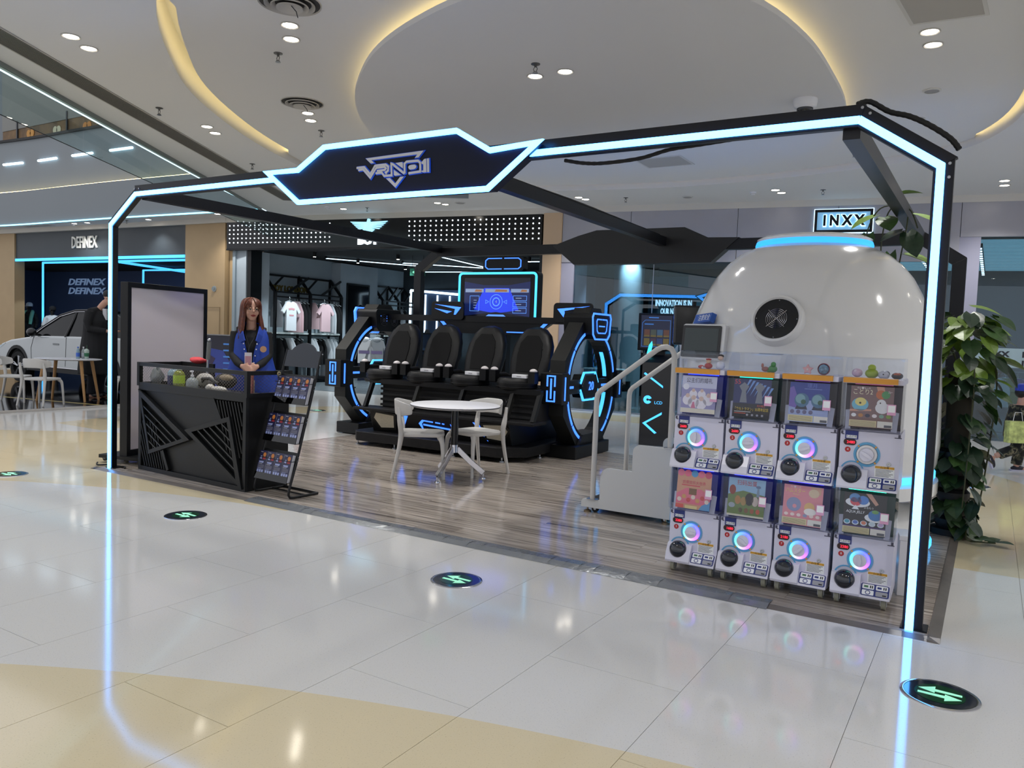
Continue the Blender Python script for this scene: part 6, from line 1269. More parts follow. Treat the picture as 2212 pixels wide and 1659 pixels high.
        rect(-W_, W_, 0, H_, (218, 140, 150)); txt('ハムスター', .032, -.045, .20, (232, 214, 120), .11); txt('やわ♥もっち', .014, -.045, .222, (240, 226, 226), .06); txt('Milky2', .014, -.04, .18, (236, 206, 150)); poly([(.04, .235), (.1, .235), (.1, .19), (.05, .185)], (206, 160, 136), 2); disc(.06, .195, .03, (214, 190, 160), 3, .85)
        disc(-.05, .12, .042, (140, 146, 180), 3); disc(-.045, .11, .012, (226, 150, 160), 4); disc(.04, .11, .03, (222, 180, 120), 3); disc(.045, .085, .035, (236, 230, 224), 4, .6); foot()
        for k in range(6): disc(-.09 + k * .036, .06, .012, (236, 214, 206) if k != 3 else (140, 146, 180), 4, .8)
    else:
        rect(-W_, W_, 0, H_, (28, 26, 32)); disc(-.04, .18, .065, (226, 228, 230), 2, .42)
        for x_, z_, c in ((-.055, .205, (90, 140, 190)), (-.05, .185, (206, 80, 90)), (-.012, .195, (80, 130, 200))): disc(x_, z_, .03, c, 4, .85)
        poly([(.0, .235), (.03, .235), (.07, .18), (.055, .17)], (196, 150, 130), 3); disc(.055, .10, .055, (226, 228, 230), 3, .45); disc(.055, .115, .036, (60, 120, 180), 4, .85); disc(.055, .135, .018, (110, 160, 90), 5, .6)
        txt('AQUA JELLY', .022, -.05, .125, (230, 232, 232), .1, 5, .2); txt('ぷるんっ', .018, .02, .155, (230, 232, 232), .05, 5); poly([(-.07, .14), (-.03, .14), (-.05, .165)], (230, 232, 232), 5)
        for k, c in enumerate(((60, 150, 170), (80, 110, 180), (206, 120, 90), (190, 206, 214), (190, 160, 200))): disc(-.09 + k * .044, .065, .018, (200, 210, 220), 4, .8); disc(-.09 + k * .044, .067, .013, c, 5, .8)
        rect(-W_, W_, .04, .048, (80, 60, 110), 3); foot((206, 196, 150))
    return b.mesh('poster', mats)
b = B(); b.m = 0; b.bx(-.022, .022, -.001, 0, -.03, .03); b.m = 1; b.bx(-.018, .018, -.0014, -.001, -.014, .024); G_TAG = b.mesh('pink_tag', [mat('tag_pink', (214, 160, 196), .5), PAPER])
b = B()
for s in (-1, 1): b.bx(s * .150 - .006, s * .150 + .006, -.002, .0, .315, .333); b.bx(s * .150 - .012 * (1 + s) + (0 if s > 0 else -.0), s * .150 + .012, -.002, 0, .311, .316)
G_CLIP = b.mesh('corner_clip', mat('clip_dark', (70, 70, 90), .4))
fork = B(); fork.bx(-.016, .016, -.014, .014, .052, .07); fork.bx(-.018, -.014, -.014, .014, .02, .06); fork.bx(.014, .018, -.014, .014, .02, .06); G_FORK = fork.mesh('caster_fork', STEEL)
wh = B(); wh.cyl((-.012, 0, .034), .034, .024, 20, 'x'); G_WHEEL = wh.mesh('caster_wheel', mat('caster_cream', (150, 150, 134), .5))
TINT = [((30, 40, 130), (40, 60, 255)), ((12, 52, 50), (30, 200, 170)), ((30, 14, 40), (60, 30, 80)), ((40, 24, 44), (90, 40, 60)), ((36, 50, 160), (50, 70, 255)), ((20, 30, 140), (40, 60, 255)), ((26, 24, 110), (50, 40, 230)), ((14, 60, 56), (30, 220, 180))]
DIAL = [1.5, .1, .35, -.55, .0, -.6, .75, 1.6]; PRC = ['2680', '2680', '2280', '2480', '2280', '1680', '2180', '2380']
TX = [5.985, 6.318, 6.650, 6.990]; TLB = ['white capsule-toy tower numbered 1 and 5 beside the steps', 'white capsule-toy tower numbered 2 and 6, second from the steps', 'white capsule-toy tower numbered 3 and 7, third from the steps', 'white capsule-toy tower numbered 4 and 8 beside the right booth post']
for c in range(4):
    tw = thing('capsule_toy_machine', TLB[c], 'vending machine', (TX[c], .245, .012), 0 if c < 3 else .03, 'capsule-toy towers')
    for q, (zb, row) in enumerate(((.69 - .012, 0), (.075 - .012, 1))):
        k = c + 4 * row; m = part('machine', G_BODY, None, tw, loc=(0, 0, zb))
        part('tray_cover', G_TRAY, None, m); part('pay_cover', G_TRAY2, None, m); part('corner_clip', G_CLIP, None, m, loc=(0, .012, 0))
        part('dial_rim', G_RIM, None, m, loc=(-.012, .012, .205)); part('dial_dots', G_DOTS, None, m, loc=(-.012, .012, .205)); part('dial_light', G_LEDOFF if k == 3 else G_LED, None, m, loc=(-.012, .012, .205))
        kn = part('knob', G_KNOB, None, m, loc=(-.012, .012, .205)); kn.rotation_euler = (0, -DIAL[k], 0)
        part('outlet_rim', G_ORIM, None, m, loc=(-.085, .012, .097)); part('outlet_dome', G_BALL, None, m, loc=(-.085, -.018, .085)); part('lock', G_LOCK, None, m, loc=(.105, .012, .16))
        part('notice_label', G_NOTE, None, m, loc=(.085, .012, .115)); part('price_tag', G_PRICE, None, m, loc=(-.098, .012, .305)); dsp = part('price_display', G_DISP, None, m, loc=(-.105, .012, .27))
        b = B(); b.text(PRC[k], .022, (0, 0, 0), (1, 0, 0), (0, 0, 1)); part('digits', b, mat('digits_red', (255, 40, 60), .4, emit=(255, 30, 60), es=2.2), m, loc=(-.1, .0055, .269))
        part('number_badge', G_NUM, None, m, loc=(-.115, .012, .226)); b = B(); b.text(str(k + 1), .02, (0, 0, 0), (1, 0, 0), (0, 0, 1)); part('number', b, PAPER, m, loc=(-.115, .0095, .226))
        pp = part('payment_panel', G_PAY, None, m, loc=(.079, -.0255, .050)); pp.rotation_euler = (math.radians(-38.7), 0, 0)
        part('display_box', G_BOX, None, m); part('inner_bin', interior(k, *TINT[k]), None, m)
        po = part('poster', poster(k + 1), None, m, loc=(.0, -.0385, .365)); po.rotation_euler = (math.radians(-6), 0, math.radians((-1, 1, -1.5, 2, -1, 1, -1, 1.5)[k]))
        tg = part('pink_tag', G_TAG, None, m, loc=(.105, -.055, .475)); tg.rotation_euler = (math.radians(-6), 0, 0); part('chute_wing', G_WING, None, m)
    # orange strip and clear hood on top
    b = B(); b.prism([(-.04, 1.293), (-.048, 1.322), (-.02, 1.326), (.0, 1.295)], -GWD / 2 + .004, GWD / 2 - .03, 'x'); part('orange_strip', b, ORG, tw); b = B(); b.bx(-GWD / 2, GWD / 2, -.03, .34, 1.29, 1.322); part('top_shelf', b, GV, tw, bev=.006)
    b = B(); pr4 = [(-.03, 1.322), (-.026, 1.36), (-.005, 1.405), (.035, 1.432), (.10, 1.438), (.30, 1.438), (.33, 1.42), (.335, 1.322)]; xx = GWD / 2 - .008
    b.smooth = True
    for i in range(7): b.quad((-xx, *pr4[i]), (xx, *pr4[i]), (xx, *pr4[i + 1]), (-xx, *pr4[i + 1]))
    b.smooth = False
    for s in (-xx, xx): b.add([(s, *p) for p in pr4], [tuple(range(8))])
    part('clear_hood', b, ACR, tw); b = B(); b.bx(-GWD / 2 + .004, GWD / 2 - .004, -.04, GDP, .066, .074); part('base_plate', b, GV, tw)
    for sx in (-.125, .125):
        for y in (.02, .30): part('caster_fork', G_FORK, None, tw, loc=(sx, y, 0)); part('caster_wheel', G_WHEEL, None, tw, loc=(sx, y, 0))
# little toys under the clear hoods
def toy(c, dx, dy, build, label):
    t = thing('toy', label, 'toy', (TX[c] + dx, .245 + dy, 1.335)); build(t)
def blob(parts):
    def f(t):
        for nm, c, r, sc, col in parts: b = B(); b.ball((c[0], c[1], c[2]), r, 14, 10, sc); part(nm, b, mat('toy_%d_%d_%d' % col, col, .4), t)
    return f
toy(0, .03, .05, blob((('body', (0, 0, .02), .02, (1.3, 1, 1), (176, 44, 44)), ('head', (0, 0, .048), .016, (1, 1, 1), (214, 180, 150)), ('hat', (0, 0, .062), .012, (1.6, 1.6, .5), (180, 50, 50)))), 'small red toy figure under the clear hood of tower 1')
toy(0, -.02, .06, blob((('car', (0, 0, .012), .012, (1.8, 1, 1), (190, 60, 60)), ('wheel', (.012, -.01, .008), .008, (1, .6, 1), (226, 226, 226)))), 'tiny red and white toy car under the clear hood of tower 1')
toy(0, .10, .07, blob((('dress', (0, 0, .025), .03, (1, 1, .9), (226, 226, 232)), ('head', (0, 0, .075), .018, (1, 1, 1), (222, 190, 170)), ('hair', (0, .004, .085), .018, (1.1, 1, .7), (40, 30, 28)))), 'white toy figure with dark hair under the clear hood of tower 1')
toy(1, .10, .04, blob((('body', (0, 0, .022), .025, (1.1, 1, .9), (60, 130, 60)), ('head', (.005, -.01, .05), .016, (1, 1, 1), (70, 140, 70)), ('foot', (-.02, -.01, .008), .01, (1.4, 1, .8), (60, 120, 56)))), 'green toy creature under the clear hood of tower 2')
toy(1, .055, .05, blob((('body', (0, 0, .018), .018, (1.4, 1, .9), (150, 90, 80)), ('horn', (-.02, 0, .04), .008, (1, 1, 1.8), (170, 110, 100)))), 'reddish brown toy creature beside the green one in tower 2')
def star(t):
    b = B(); b.prism([((.034 if i % 2 == 0 else .018) * math.sin(i * PI / 5), .03 + (.034 if i % 2 == 0 else .018) * math.cos(i * PI / 5)) for i in range(10)], -.012, .012, 'y'); part('star', b, mat('toy_pinkstar', (226, 170, 170), .4), t, bev=.005); b = B(); b.ball((0, -.012, .03), .008, 8, 6); part('gem', b, mat('toy_cream', (230, 210, 200), .4), t)
toy(2, -.03, .05, star, 'pale pink star toy under the clear hood of tower 3')
def globe(t):
    b = B(); b.lathe([(.034, -.006), (.036, 0), (.034, .006), (.030, .006), (.030, -.006)], 24, (0, 0, .036), 'y'); part('rim', b, mat('toy_rosering', (190, 110, 130), .4), t); b = B(); b.ball((0, 0, .036), .03, 16, 10, (1, .5, 1)); part('scene', b, mat('toy_globe', (110, 140, 160), .15, noise=(60, .6)), t)
toy(2, .06, .05, globe, 'round pink-rimmed globe toy under the clear hood of tower 3')
toy(3, -.10, .08, blob((('ball', (0, 0, .025), .03, (1, 1, .85), (214, 180, 196)), ('shine', (-.008, -.02, .035), .01, (1, 1, 1), (226, 206, 214)))), 'pale pink rubber ball toy under the clear hood of tower 4')
toy(3, -.02, .06, blob((('body', (0, 0, .025), .036, (1, 1, .78), (150, 170, 40)), ('head', (0, 0, .058), .022, (1, 1, .9), (160, 180, 50)))), 'lime green rubber bird toy under the clear hood of tower 4')
toy(3, .045, .05, blob((('body', (0, 0, .02), .028, (1.1, 1, .9), (196, 196, 204)), ('wing', (.012, .006, .026), .02, (1, .9, .9), (80, 80, 96)), ('beak', (0, -.028, .024), .004, (1, 1, 1), (30, 30, 34)))), 'grey and white rubber bird toy under the clear hood of tower 4')
toy(3, .115, .05, blob((('body', (0, 0, .018), .028, (1.1, 1, .7), (44, 36, 36)), ('face', (0, -.012, .024), .018, (1.2, .8, .7), (170, 80, 50)))), 'dark brown rubber toy under the clear hood of tower 4')
# white bin beside the last tower
bn = thing('paper_box', 'white paper box on the floor between tower 4 and the right post', 'box', (7.20, .72, .012), .2); part('box_body', B().bx(-.07, .07, -.1, .1, 0, .34), WHITE, bn, bev=.004); part('lid', B().bx(-.075, .075, -.105, .105, .34, .37), WHITE, bn, bev=.004); b = B(); b.text('m', .05, (-.0, -.106, .30), (1, 0, 0), (0, 0, 1)); part('print', b, mat('print_blue', (34, 52, 130)), bn)
# ================================================================ plants
LEAFG = [mat('leaf_green_%d' % i, c, .4, noise=(8, .2)) for i, c in enumerate(((40, 66, 34), (52, 82, 36), (98, 126, 44), (30, 52, 34)))]
def leafmesh(m, n=6):
    """heart-shaped leaf, tip along +x, folded along the midrib"""
    b = B(); mid = []; L = []; Rr = []
    for i in range(n + 1):
        t = i / n; w = .44 * (math.sin(PI * min(1, t * .92 + .10)) ** .75) * (1 - .25 * t); x = t - (.06 if i == 0 else 0); dz = -.22 * t * t
        mid.append((t, 0, dz)); L.append((x - .10 * (1 - t) ** 3, w if i < n else 0.0, dz + .10 * w)); Rr.append((x - .10 * (1 - t) ** 3, -w if i < n else 0.0, dz + .10 * w))
    b.smooth = True; vs = mid + L + Rr; k = n + 1
    for i in range(n): b.add([vs[i], vs[i + 1], vs[k + i + 1], vs[k + i]], [(0, 1, 2, 3)]); b.add([vs[i + 1], vs[i], vs[2 * k + i], vs[2 * k + i + 1]], [(0, 1, 2, 3)])
    return b.mesh('leaf', m)
LEAF = [leafmesh(m) for m in LEAFG]
def leaf(parent, p, d, size, kind, roll=0):
    o = part('leaf', LEAF[kind], None, parent); d = Vector(d).normalized(); q = d.to_track_quat('X', 'Z'); o.matrix_basis = Matrix.Translation(p) @ q.to_matrix().to_4x4() @ Matrix.Rotation(roll, 4, 'X') @ Matrix.Diagonal((size, size, size, 1)); return o
random.seed(21)
pt = thing('trailing_plant', 'tall trailing pothos with shade-darkened heart-shaped leaves behind the right post', 'plant', (7.35, 2.72, .012))
STEM = mat('stem_green', (58, 62, 34), .6)
b = B()
for k in range(6): b.lathe([(.10, .05 + k * .11), (.125, .09 + k * .11), (.125, .13 + k * .11), (.10, .155 + k * .11)], 20)
b.lathe([(.001, 0), (.15, 0), (.15, .05), (.1, .055)], 20); part('planter', b, mat('planter_black', (14, 14, 16), .6), pt)
b = B(); b.cyl((0, 0, .69), .09, .62, 14); part('moss_pole', b, mat('moss', (40, 36, 26), .9), pt)
for k in range(235):
    z = 1.75 * (1 - random.random() ** 1.35) + .06; a = random.uniform(0, 2 * PI); rr = (.09 + .15 * min(1, max(0, z - .1) / .9)) * (.45 + .6 * random.random())
    p = Vector((rr * math.cos(a), rr * math.sin(a), z)); d = Vector((math.cos(a), math.sin(a), random.uniform(-.9, -.1)))
    lit_top = z > 1.25 and random.random() < .5  # some upper leaves get the paler green: light put into their colour
    leaf(pt, p, d, random.uniform(.125, .20), 2 if lit_top else random.choice((0, 1, 3, 3, 0)), random.uniform(-.5, .5))  # the other leaves take dark greens that hold the shade
# big leaves reaching right at the top, some paler to paint light there
for p, d, s, kd in (((.05, .0, 1.86), (.8, .1, -.1), .22, 2), ((.12, .02, 1.70), (.9, .2, -.25), .22, 1), ((.20, .05, 1.62), (1, .2, -.2), .20, 2), ((.22, .0, 1.45), (.95, .3, -.15), .24, 2), ((.26, .05, 1.42), (.8, .1, -.8), .24, 1), ((.18, .0, 1.10), (.75, .1, -1), .2, 1), ((.16, 0, .88), (.8, 0, -.9), .22, 0), ((.15, .0, .78), (.9, .1, -.3), .24, 3), ((.1, -.1, .62), (.3, -.5, -.7), .2, 3)): leaf(pt, p, d, s, kd, random.uniform(-.4, .4))
for a in (.3, 1.2, 2.6, 3.9, 5.1):
    P = [(0, 0, 1.3), (.14 * math.cos(a), .14 * math.sin(a), 1.55), (.26 * math.cos(a), .26 * math.sin(a), 1.3), (.24 * math.cos(a), .24 * math.sin(a), .7), (.2 * math.cos(a), .2 * math.sin(a), .25)]; b = B(); b.tube(catmull(P, 5, False), .006, 6); part('vine', b, STEM, pt)
vp_ = [(.12, -.1, .5), (.16, -.16, .3), (.12, -.2, .12), (.13, -.26, .02), (.22, -.24, .012), (.32, -.2, .012)]; b = B(); b.tube(catmull(vp_, 5, False), .006, 6); part('vine', b, STEM, pt)
for p, d, s in (((.14, -.14, .40), (.6, -.5, -.8), .15), ((.16, -.16, .30), (-.3, -.6, -.9), .16), ((.13, -.19, .16), (.7, -.3, -.6), .17), ((.12, -.21, .12), (-.6, -.5, -.6), .16), ((.18, -.25, .04), (.8, -.2, .2), .13), ((.27, -.22, .02), (.6, .5, .3), .11), ((.33, -.2, .02), (.9, -.3, .25), .12)): leaf(pt, p, d, s, 3 if s > .14 else 0, random.uniform(-.3, .3))
hv = thing('hanging_vine', 'pothos vine hanging from the right roof beam beside the capsule', 'plant', (6.80, 2.95, 2.75))
for k, P in enumerate(([(0, 0, .0), (-.16, .0, -.02), (-.25, .0, -.2), (-.26, 0, -.45), (-.2, 0, -.62)], [(0, 0, .02), (-.1, .05, -.05), (-.14, .05, -.3), (-.13, .05, -.5)], [(.0, 0, .02), (.06, 0, -.1), (.03, 0, -.4), (-.01, 0, -.75), (.0, 0, -1.0)], [(0, 0, 0), (.08, .02, -.05), (.14, .02, -.2)])):
    b = B(); C_ = catmull(P, 5, False); b.tube(C_, .006, 6); part('vine', b, STEM, hv)
for p, d, s, kd in (((0, 0, .10), (.8, -.2, .1), .13, 2), ((.03, 0, -.02), (-.6, -.4, .2), .14, 2), ((-.2, 0, -.08), (-.7, -.4, -.3), .17, 2), ((-.12, .0, -.1), (.2, -.6, -.3), .17, 1), ((.1, 0, -.08), (.8, -.3, -.2), .17, 2), ((-.25, 0, -.25), (-.2, -.5, -.9), .18, 0), ((.02, 0, -.22), (-.8, -.4, -.3), .15, 3), ((.07, 0, -.24), (.4, -.5, -.8), .18, 3), ((-.06, 0, -.42), (-.2, -.4, -.9), .19, 1), ((.06, 0, -.42), (.9, -.3, -.2), .17, 2), ((-.25, 0, -.56), (-.4, -.5, .2), .1, 1), ((-.25, 0, -.66), (-.5, -.5, 0), .1, 2), ((-.14, 0, -.68), (.5, -.5, .3), .17, 1), ((.02, 0, -.68), (.9, -.3, -.4), .18, 1), ((0, 0, -.82), (-.2, -.5, -1), .17, 1), ((.02, 0, -.98), (.7, -.4, -.8), .12, 1)): leaf(hv, p, d, s * 1.35, kd, random.uniform(-.4, .4))
# ================================================================ clothes shop behind the dotted fascia
GREYW = mat('shop_grey_wall', (150, 164, 172), .75, noise=(2, .05)); SFL = mat('shop_floor', (96, 104, 108), .25)
LWX = -8.9
struct('wall_shop_left', B().bx(LWX - .1, LWX, 8.75, 15.6, 0, 3.46), GREYW); struct('wall_shop_back', B().bx(-9.0, -.2, 15.4, 15.5, 0, 3.46), mat('shop_back_dark', (44, 52, 58), .8))
b = B(); b.prism([(-.75, 9.95), (-.62, 9.97), (-.62, 15.5), (-.75, 15.5)], 0, 3.46, 'z'); struct('wall_shop_right', b, mat('shop_right_dark', (34, 38, 44), .7))
b = B(); b.prism([(-9, 8.72), (-.62, 10.0), (-.62, 15.5), (-9, 15.5)], 3.44, 3.5, 'z'); struct('ceiling', b, mat('shop_ceiling_black', (10, 11, 13), .8))
b = B(); b.prism([(-8.9, 8.78), (-.7, 10.02), (-.7, 15.4), (-8.9, 15.4)], 0.001, 0.006, 'z'); struct('floor', b, SFL)
for y0, y1, x in ((8.8, 9.55, -8.55), (12.15, 13.75, -8.55)): struct('wall_panel', B().bx(LWX, x, y0, y1, 0, 3.40), mat('shop_grey_panel', (164, 176, 184), .7, noise=(2.5, .06)))
b = B(); b.T = FT; b.bx(-2.33, -2.22, .1, .5, 0, 3.42); struct('trim_4', b, BLKMET)
# dark mirror with a portrait print on the second wall panel
t = thing('wall_mirror', 'tall dark mirror on the grey wall of the clothes shop', 'mirror', (-8.55, 12.95, 0)); part('frame', B().bx(0, .03, -.55, .42, .3, 2.85), BLACK, t); part('glass', B().bx(.03, .034, -.50, .37, .35, 2.80), mat('mirror_dark', (22, 26, 32), .08, .3), t)
t = thing('portrait_poster', 'pale portrait print standing in front of the dark mirror', 'poster', (-8.45, 13.05, 0)); part('backing', B().bx(0, .02, -.2, .28, .0, 2.2), mat('poster_navy', (20, 26, 50), .6), t)
b = B(); b.prism([(.04 + .13 * math.cos(a), 1.98 + .19 * math.sin(a)) for a in [2 * PI * i / 18 for i in range(18)]], .021, .026, 'x'); f_ = part('face_print', b, mat('face_pale', (190, 200, 208), .6), t); b = B(); b.prism([(-.09, 2.06), (.17, 2.06), (.16, 2.2), (.02, 2.26), (-.1, 2.18)], .024, .029, 'x'); part('hair_print', b, BLACK, f_)
for y in (-.02, .09): b = B(); b.prism([(y - .025, 2.0), (y + .03, 2.005), (y + .02, 1.985), (y - .02, 1.985)], .026, .030, 'x'); part('eye_print', b, BLACK, f_)
# racks
def rack(y0, y1, label, mid):
    x0, x1 = LWX + .04, LWX + .5; t = thing('clothes_rack', label, 'clothes rack', (LWX, (y0 + y1) / 2, 0)); o = Matrix.Translation((-LWX, -(y0 + y1) / 2, 0))
    def bar(n, pts, w=.05): b = B(); b.T = o; b.tube(pts, w / 2, sq=(w, w)); part(n, b, BLKMET, t)
    for y in (y0, mid, y1):
        bar('post', [(x1, y, 0), (x1, y, 2.42)], .07); bar('post', [(x0, y, 0), (x0, y, 2.9)], .05); bar('truss', [(x1, y, 2.42), (x0, y + .0, 2.9)], .06)
    for y in (y0, mid): bar('truss', [(x1, y + (mid - y0) * .35, 2.42), (x1 - .05, y + (mid - y0) * .98, 2.86)], .05); bar('truss', [(x0 + .2, y + .1, 2.5), (x0 + .2, y + .5, 2.86)], .04)
    for z in (2.42, 2.30): bar('rail', [(x1, y0, z), (x1, y1, z)], .04)
    bar('rail', [(x0, y0, 2.88), (x0, y1, 2.88)], .05); bar('rail', [(x1 - .1, y0, 1.30), (x1 - .1, y1, 1.30)], .03); b = B(); b.T = o; b.bx(x0, x1, y0, y1, 1.33, 1.37); part('shelf', b, mat('shelf_white', (190, 200, 200), .5, emit=(170, 190, 190), es=.3), t); b = B(); b.T = o; b.bx(x0, x1, y0, y1, .10, .16); part('shelf', b, BLKMET, t)
    return x1
xr = rack(9.62, 12.05, 'black truss clothes rack beside the grey wall panel', 10.85); rack(13.85, 15.3, 'black truss clothes rack farther inside the clothes shop', 14.6)
t = thing('wall_lettering', 'gold letters reading BOY LONDON above the clothes rail', 'lettering', (LWX + .35, 10.25, 2.52)); b = B(); b.text('BOY LONDON', .2, (0, 0, 0), (0, 1, 0), (0, 0, 1), .03, fit=1.25, bold=.008); part('letters', b, mat('gold_dark', (120, 104, 52), .35, .8), t)
def garment_front(w, h, tee=True, hood=False):
    hw = w / 2; P = [(-.07, 0), (-hw * .62, -.04), (-hw * 1.22, -.26 if tee else -h * .8), (-hw * .95, -.32 if tee else -h * .86), (-hw * .66, -.2), (-hw * .66, -h), (hw * .66, -h), (hw * .66, -.2), (hw * .95, -.32 if tee else -h * .86), (hw * 1.22, -.26 if tee else -h * .8), (hw * .62, -.04), (.07, 0), (0, -.035)]
    b = B(); b.prism(P, -.03, .03, 'x')
    if hood: b.ball((0, 0, -.02), .1, 12, 8, (.8, 1.1, .7))
    return b
def garment_side(d, h, fl_=.06):
    """seen edge on: a thin hanging shape with folds"""
    b = B(); n = 9; vs = []; 
    for k in range(7):
        z = -h * k / 6; w = d * (.35 + .65 * min(1, k / 2.2)) ; th = fl_ * (.45 + .55 * min(1, k / 3)) * (1 + .18 * math.sin(k * 1.7))
        for j in range(12): a = 2 * PI * j / 12; vs.append((w / 2 * math.cos(a), th / 2 * math.sin(a) * (1 + .25 * math.sin(3 * a + k)), z))
    b.smooth = True; b.add(vs, [(k * 12 + j, k * 12 + (j + 1) % 12, (k + 1) * 12 + (j + 1) % 12, (k + 1) * 12 + j) for k in range(6) for j in range(12)] + [tuple(range(12)), tuple(range(72, 84))[::-1]]); return b
hg = B(); hg.tube([(0, 0, .0), (0, 0, .05), (0, .02, .075), (0, .0, .095), (0, -.015, .08)], .004, 6); hg.tube([(0, -.16, -.05), (0, -.05, -.005), (0, 0, 0), (0, .05, -.005), (0, .16, -.05)], .009, 6); HGM = hg.mesh('hanger', mat('hanger_steel', (190, 200, 204), .3, .5))
CLW = mat('cloth_white', (214, 220, 224), .8, bump=(6, .4)); CLP = mat('cloth_pink', (206, 176, 180), .8, bump=(6, .4)); CLK = mat('cloth_black', (18, 19, 22), .85, bump=(6, .4)); CLG = mat('cloth_grey', (150, 158, 164), .8, bump=(6, .4))
def hang(x, y, z, kind, m, label, h=.72, group='clothes on the racks', printc=None):
    t = thing('hanging_garment', label, 'clothing', (x, y, z - .1), 0, group); ho = part('hanger', HGM, None, t)
    if kind == 'front':
        g = part('cloth', garment_front(.52, h), m, t, loc=(.05, 0, -.02))
        if printc: b = B(); b.prism([(-.11, -.2), (0, -.18), (.11, -.2), (.09, -.25), (0, -.235), (-.09, -.25)], .081, .084, 'x'); b.prism([(-.08, -.36), (.08, -.36), (.07, -.40), (-.07, -.40)], .081, .084, 'x'); part('print', b, mat('tee_print', printc, .7), t)
    else:
        ho.rotation_euler = (0, 0, PI / 2); part('cloth', garment_side(.48, h), m, t)
zr = 2.30; xg = LWX + .5
for y, k, m, l, h in ((9.68, 'side', CLG, 'light grey top at the near end of the upper rail', .7), (9.93, 'front', CLW, 'white T-shirt with pink print facing out on the upper rail', .76), (10.30, 'side', CLP, 'pale pink top right of the white T-shirt on the upper rail', .82), (10.40, 'side', CLP, 'second pale pink top on the upper rail', .82), (10.53, 'side', CLK, 'black top right of the pink tops on the upper rail', .78), (10.66, 'side', CLK, 'black top next to the middle post of the rack', .74),
                     (10.98, 'side', CLP, 'pink top right of the middle rack post', .72), (11.18, 'front', CLP, 'pink and white sweatshirt facing out right of the middle post', .76), (11.52, 'side', CLW, 'white hooded top on the right half of the upper rail', .8), (11.63, 'side', CLW, 'second white hooded top on the right half of the upper rail', .84), (11.76, 'side', CLK, 'black top near the far end of the upper rail', .8), (11.87, 'side', CLK, 'last black top at the far end of the upper rail', .8)): hang(xg + (.2 if k == 'front' else 0), y, zr, k, m, l, h, printc=(206, 150, 156) if k == 'front' and m is CLW else None)
for y, m, l, h in ((9.85, CLK, 'black trousers at the near end of the lower rail', .85), (10.0, CLK, 'second pair of black trousers on the lower rail', .85), (10.17, CLW, 'white top on the lower rail behind the flyer rack', .7), (10.27, CLW, 'second white top on the lower rail behind the flyer rack', .7), (10.45, CLK, 'black top next to the white tops on the lower rail', .7), (10.58, CLK, 'last black top before the middle post on the lower rail', .7), (11.0, CLW, 'white top with dark print right of the middle post on the lower rail', .7), (11.1, CLW, 'second white top right of the middle post on the lower rail', .7), (11.25, CLK, 'black top with white print on the lower rail', .72), (11.4, CLK, 'second black top with white print on the lower rail', .72), (11.62, CLW, 'white trousers hanging on the lower rail', 1.05), (11.76, CLW, 'second pair of white trousers on the lower rail', 1.05), (11.9, CLW, 'third pair of white trousers at the end of the lower rail', 1.05)): hang(xg - .1, y, 1.32, 'side', m, l, h)
for y, k, m, l in ((13.98, 'side', CLK, 'dark jacket at the near end of the far rack'), (14.12, 'side', CLW, 'white T-shirt with dark print on the far rack'), (14.35, 'front', CLW, 'white patterned hoodie facing out on the far rack'), (14.66, 'side', CLG, 'grey top on the far rack'), (14.8, 'side', CLK, 'black top at the end of the far rack')): hang(xg, y, 2.30, k, m, l, .8)
# free-standing rail with two patterned hoodies
t = thing('garment_stand', 'low black garment stand seen through the left light ring', 'clothes rack', (-5.95, 10.6, 0), .5)
for s in (-.45, .45): part('post', B().tube([(s, 0, 0), (s, 0, 1.42)], .015, 8), BLKMET, t); part('foot', B().bx(s - .02, s + .02, -.25, .25, 0, .03), BLKMET, t)
part('rail', B().tube([(-.45, 0, 1.42), (.45, 0, 1.42)], .014, 8), BLKMET, t)
for dx, l in ((-.16, 'white patterned hoodie on the low stand seen through the left ring'), (.16, 'second white hoodie on the low stand seen through the left ring')):
    p = t.matrix_basis @ Vector((dx, -.02, 1.33)); g = thing('hanging_garment', l, 'clothing', p, .5 - PI / 2); part('hanger', HGM, None, g); part('cloth', garment_front(.5, .62, False, True), CLW if dx < 0 else CLG, g, loc=(.02, 0, -.04)); b = B(); b.bx(.055, .06, -.14, .14, -.42, -.34); part('print', b, mat('hoodie_print', (120, 110, 150), .8), g)
# glowing shelf on the back wall
t = thing('lit_shelf', 'display shelf framed with white light tubes on the shop back wall', 'shelf', (-7.45, 15.2, 0))
part('back', B().bx(-.95, .95, .12, .18, .8, 2.85), mat('shelf_navy', (40, 60, 90), .6), t)
for p, q in (((-.97, 0, .8), (-.97, 0, 2.83)), ((-.97, 0, 2.83), (.97, 0, 2.70)), ((.97, 0, .8), (.97, 0, 2.70)), ((-.45, .1, 1.5), (-.45, .1, 2.7)), ((.02, .1, 1.5), (.02, .1, 2.68)), ((.5, .1, 1.5), (.5, .1, 2.66))): part('light_tube', B().tube([p, q], .04 if p[1] == 0 else .028, 6), LED_WH, t)
for z in (.9, 1.45): part('shelf_board', B().bx(-.95, .95, -.25, .15, z, z + .04), BLKMET, t)
for k, x in enumerate((-.6, -.15, .3, .7)): single('folded_cap', B().lathe([(.001, .12), (.06, .1), (.09, .03), (.1, .0), (.16, -.005)], 14), (CLW, CLK, CLW, CLG)[k], ('leftmost', 'second', 'third', 'rightmost')[k] + ' cap on the lit shelf of the clothes shop', 'cap', 'caps on the lit shelf', loc=(-7.45 + x, 15.05, 1.49))
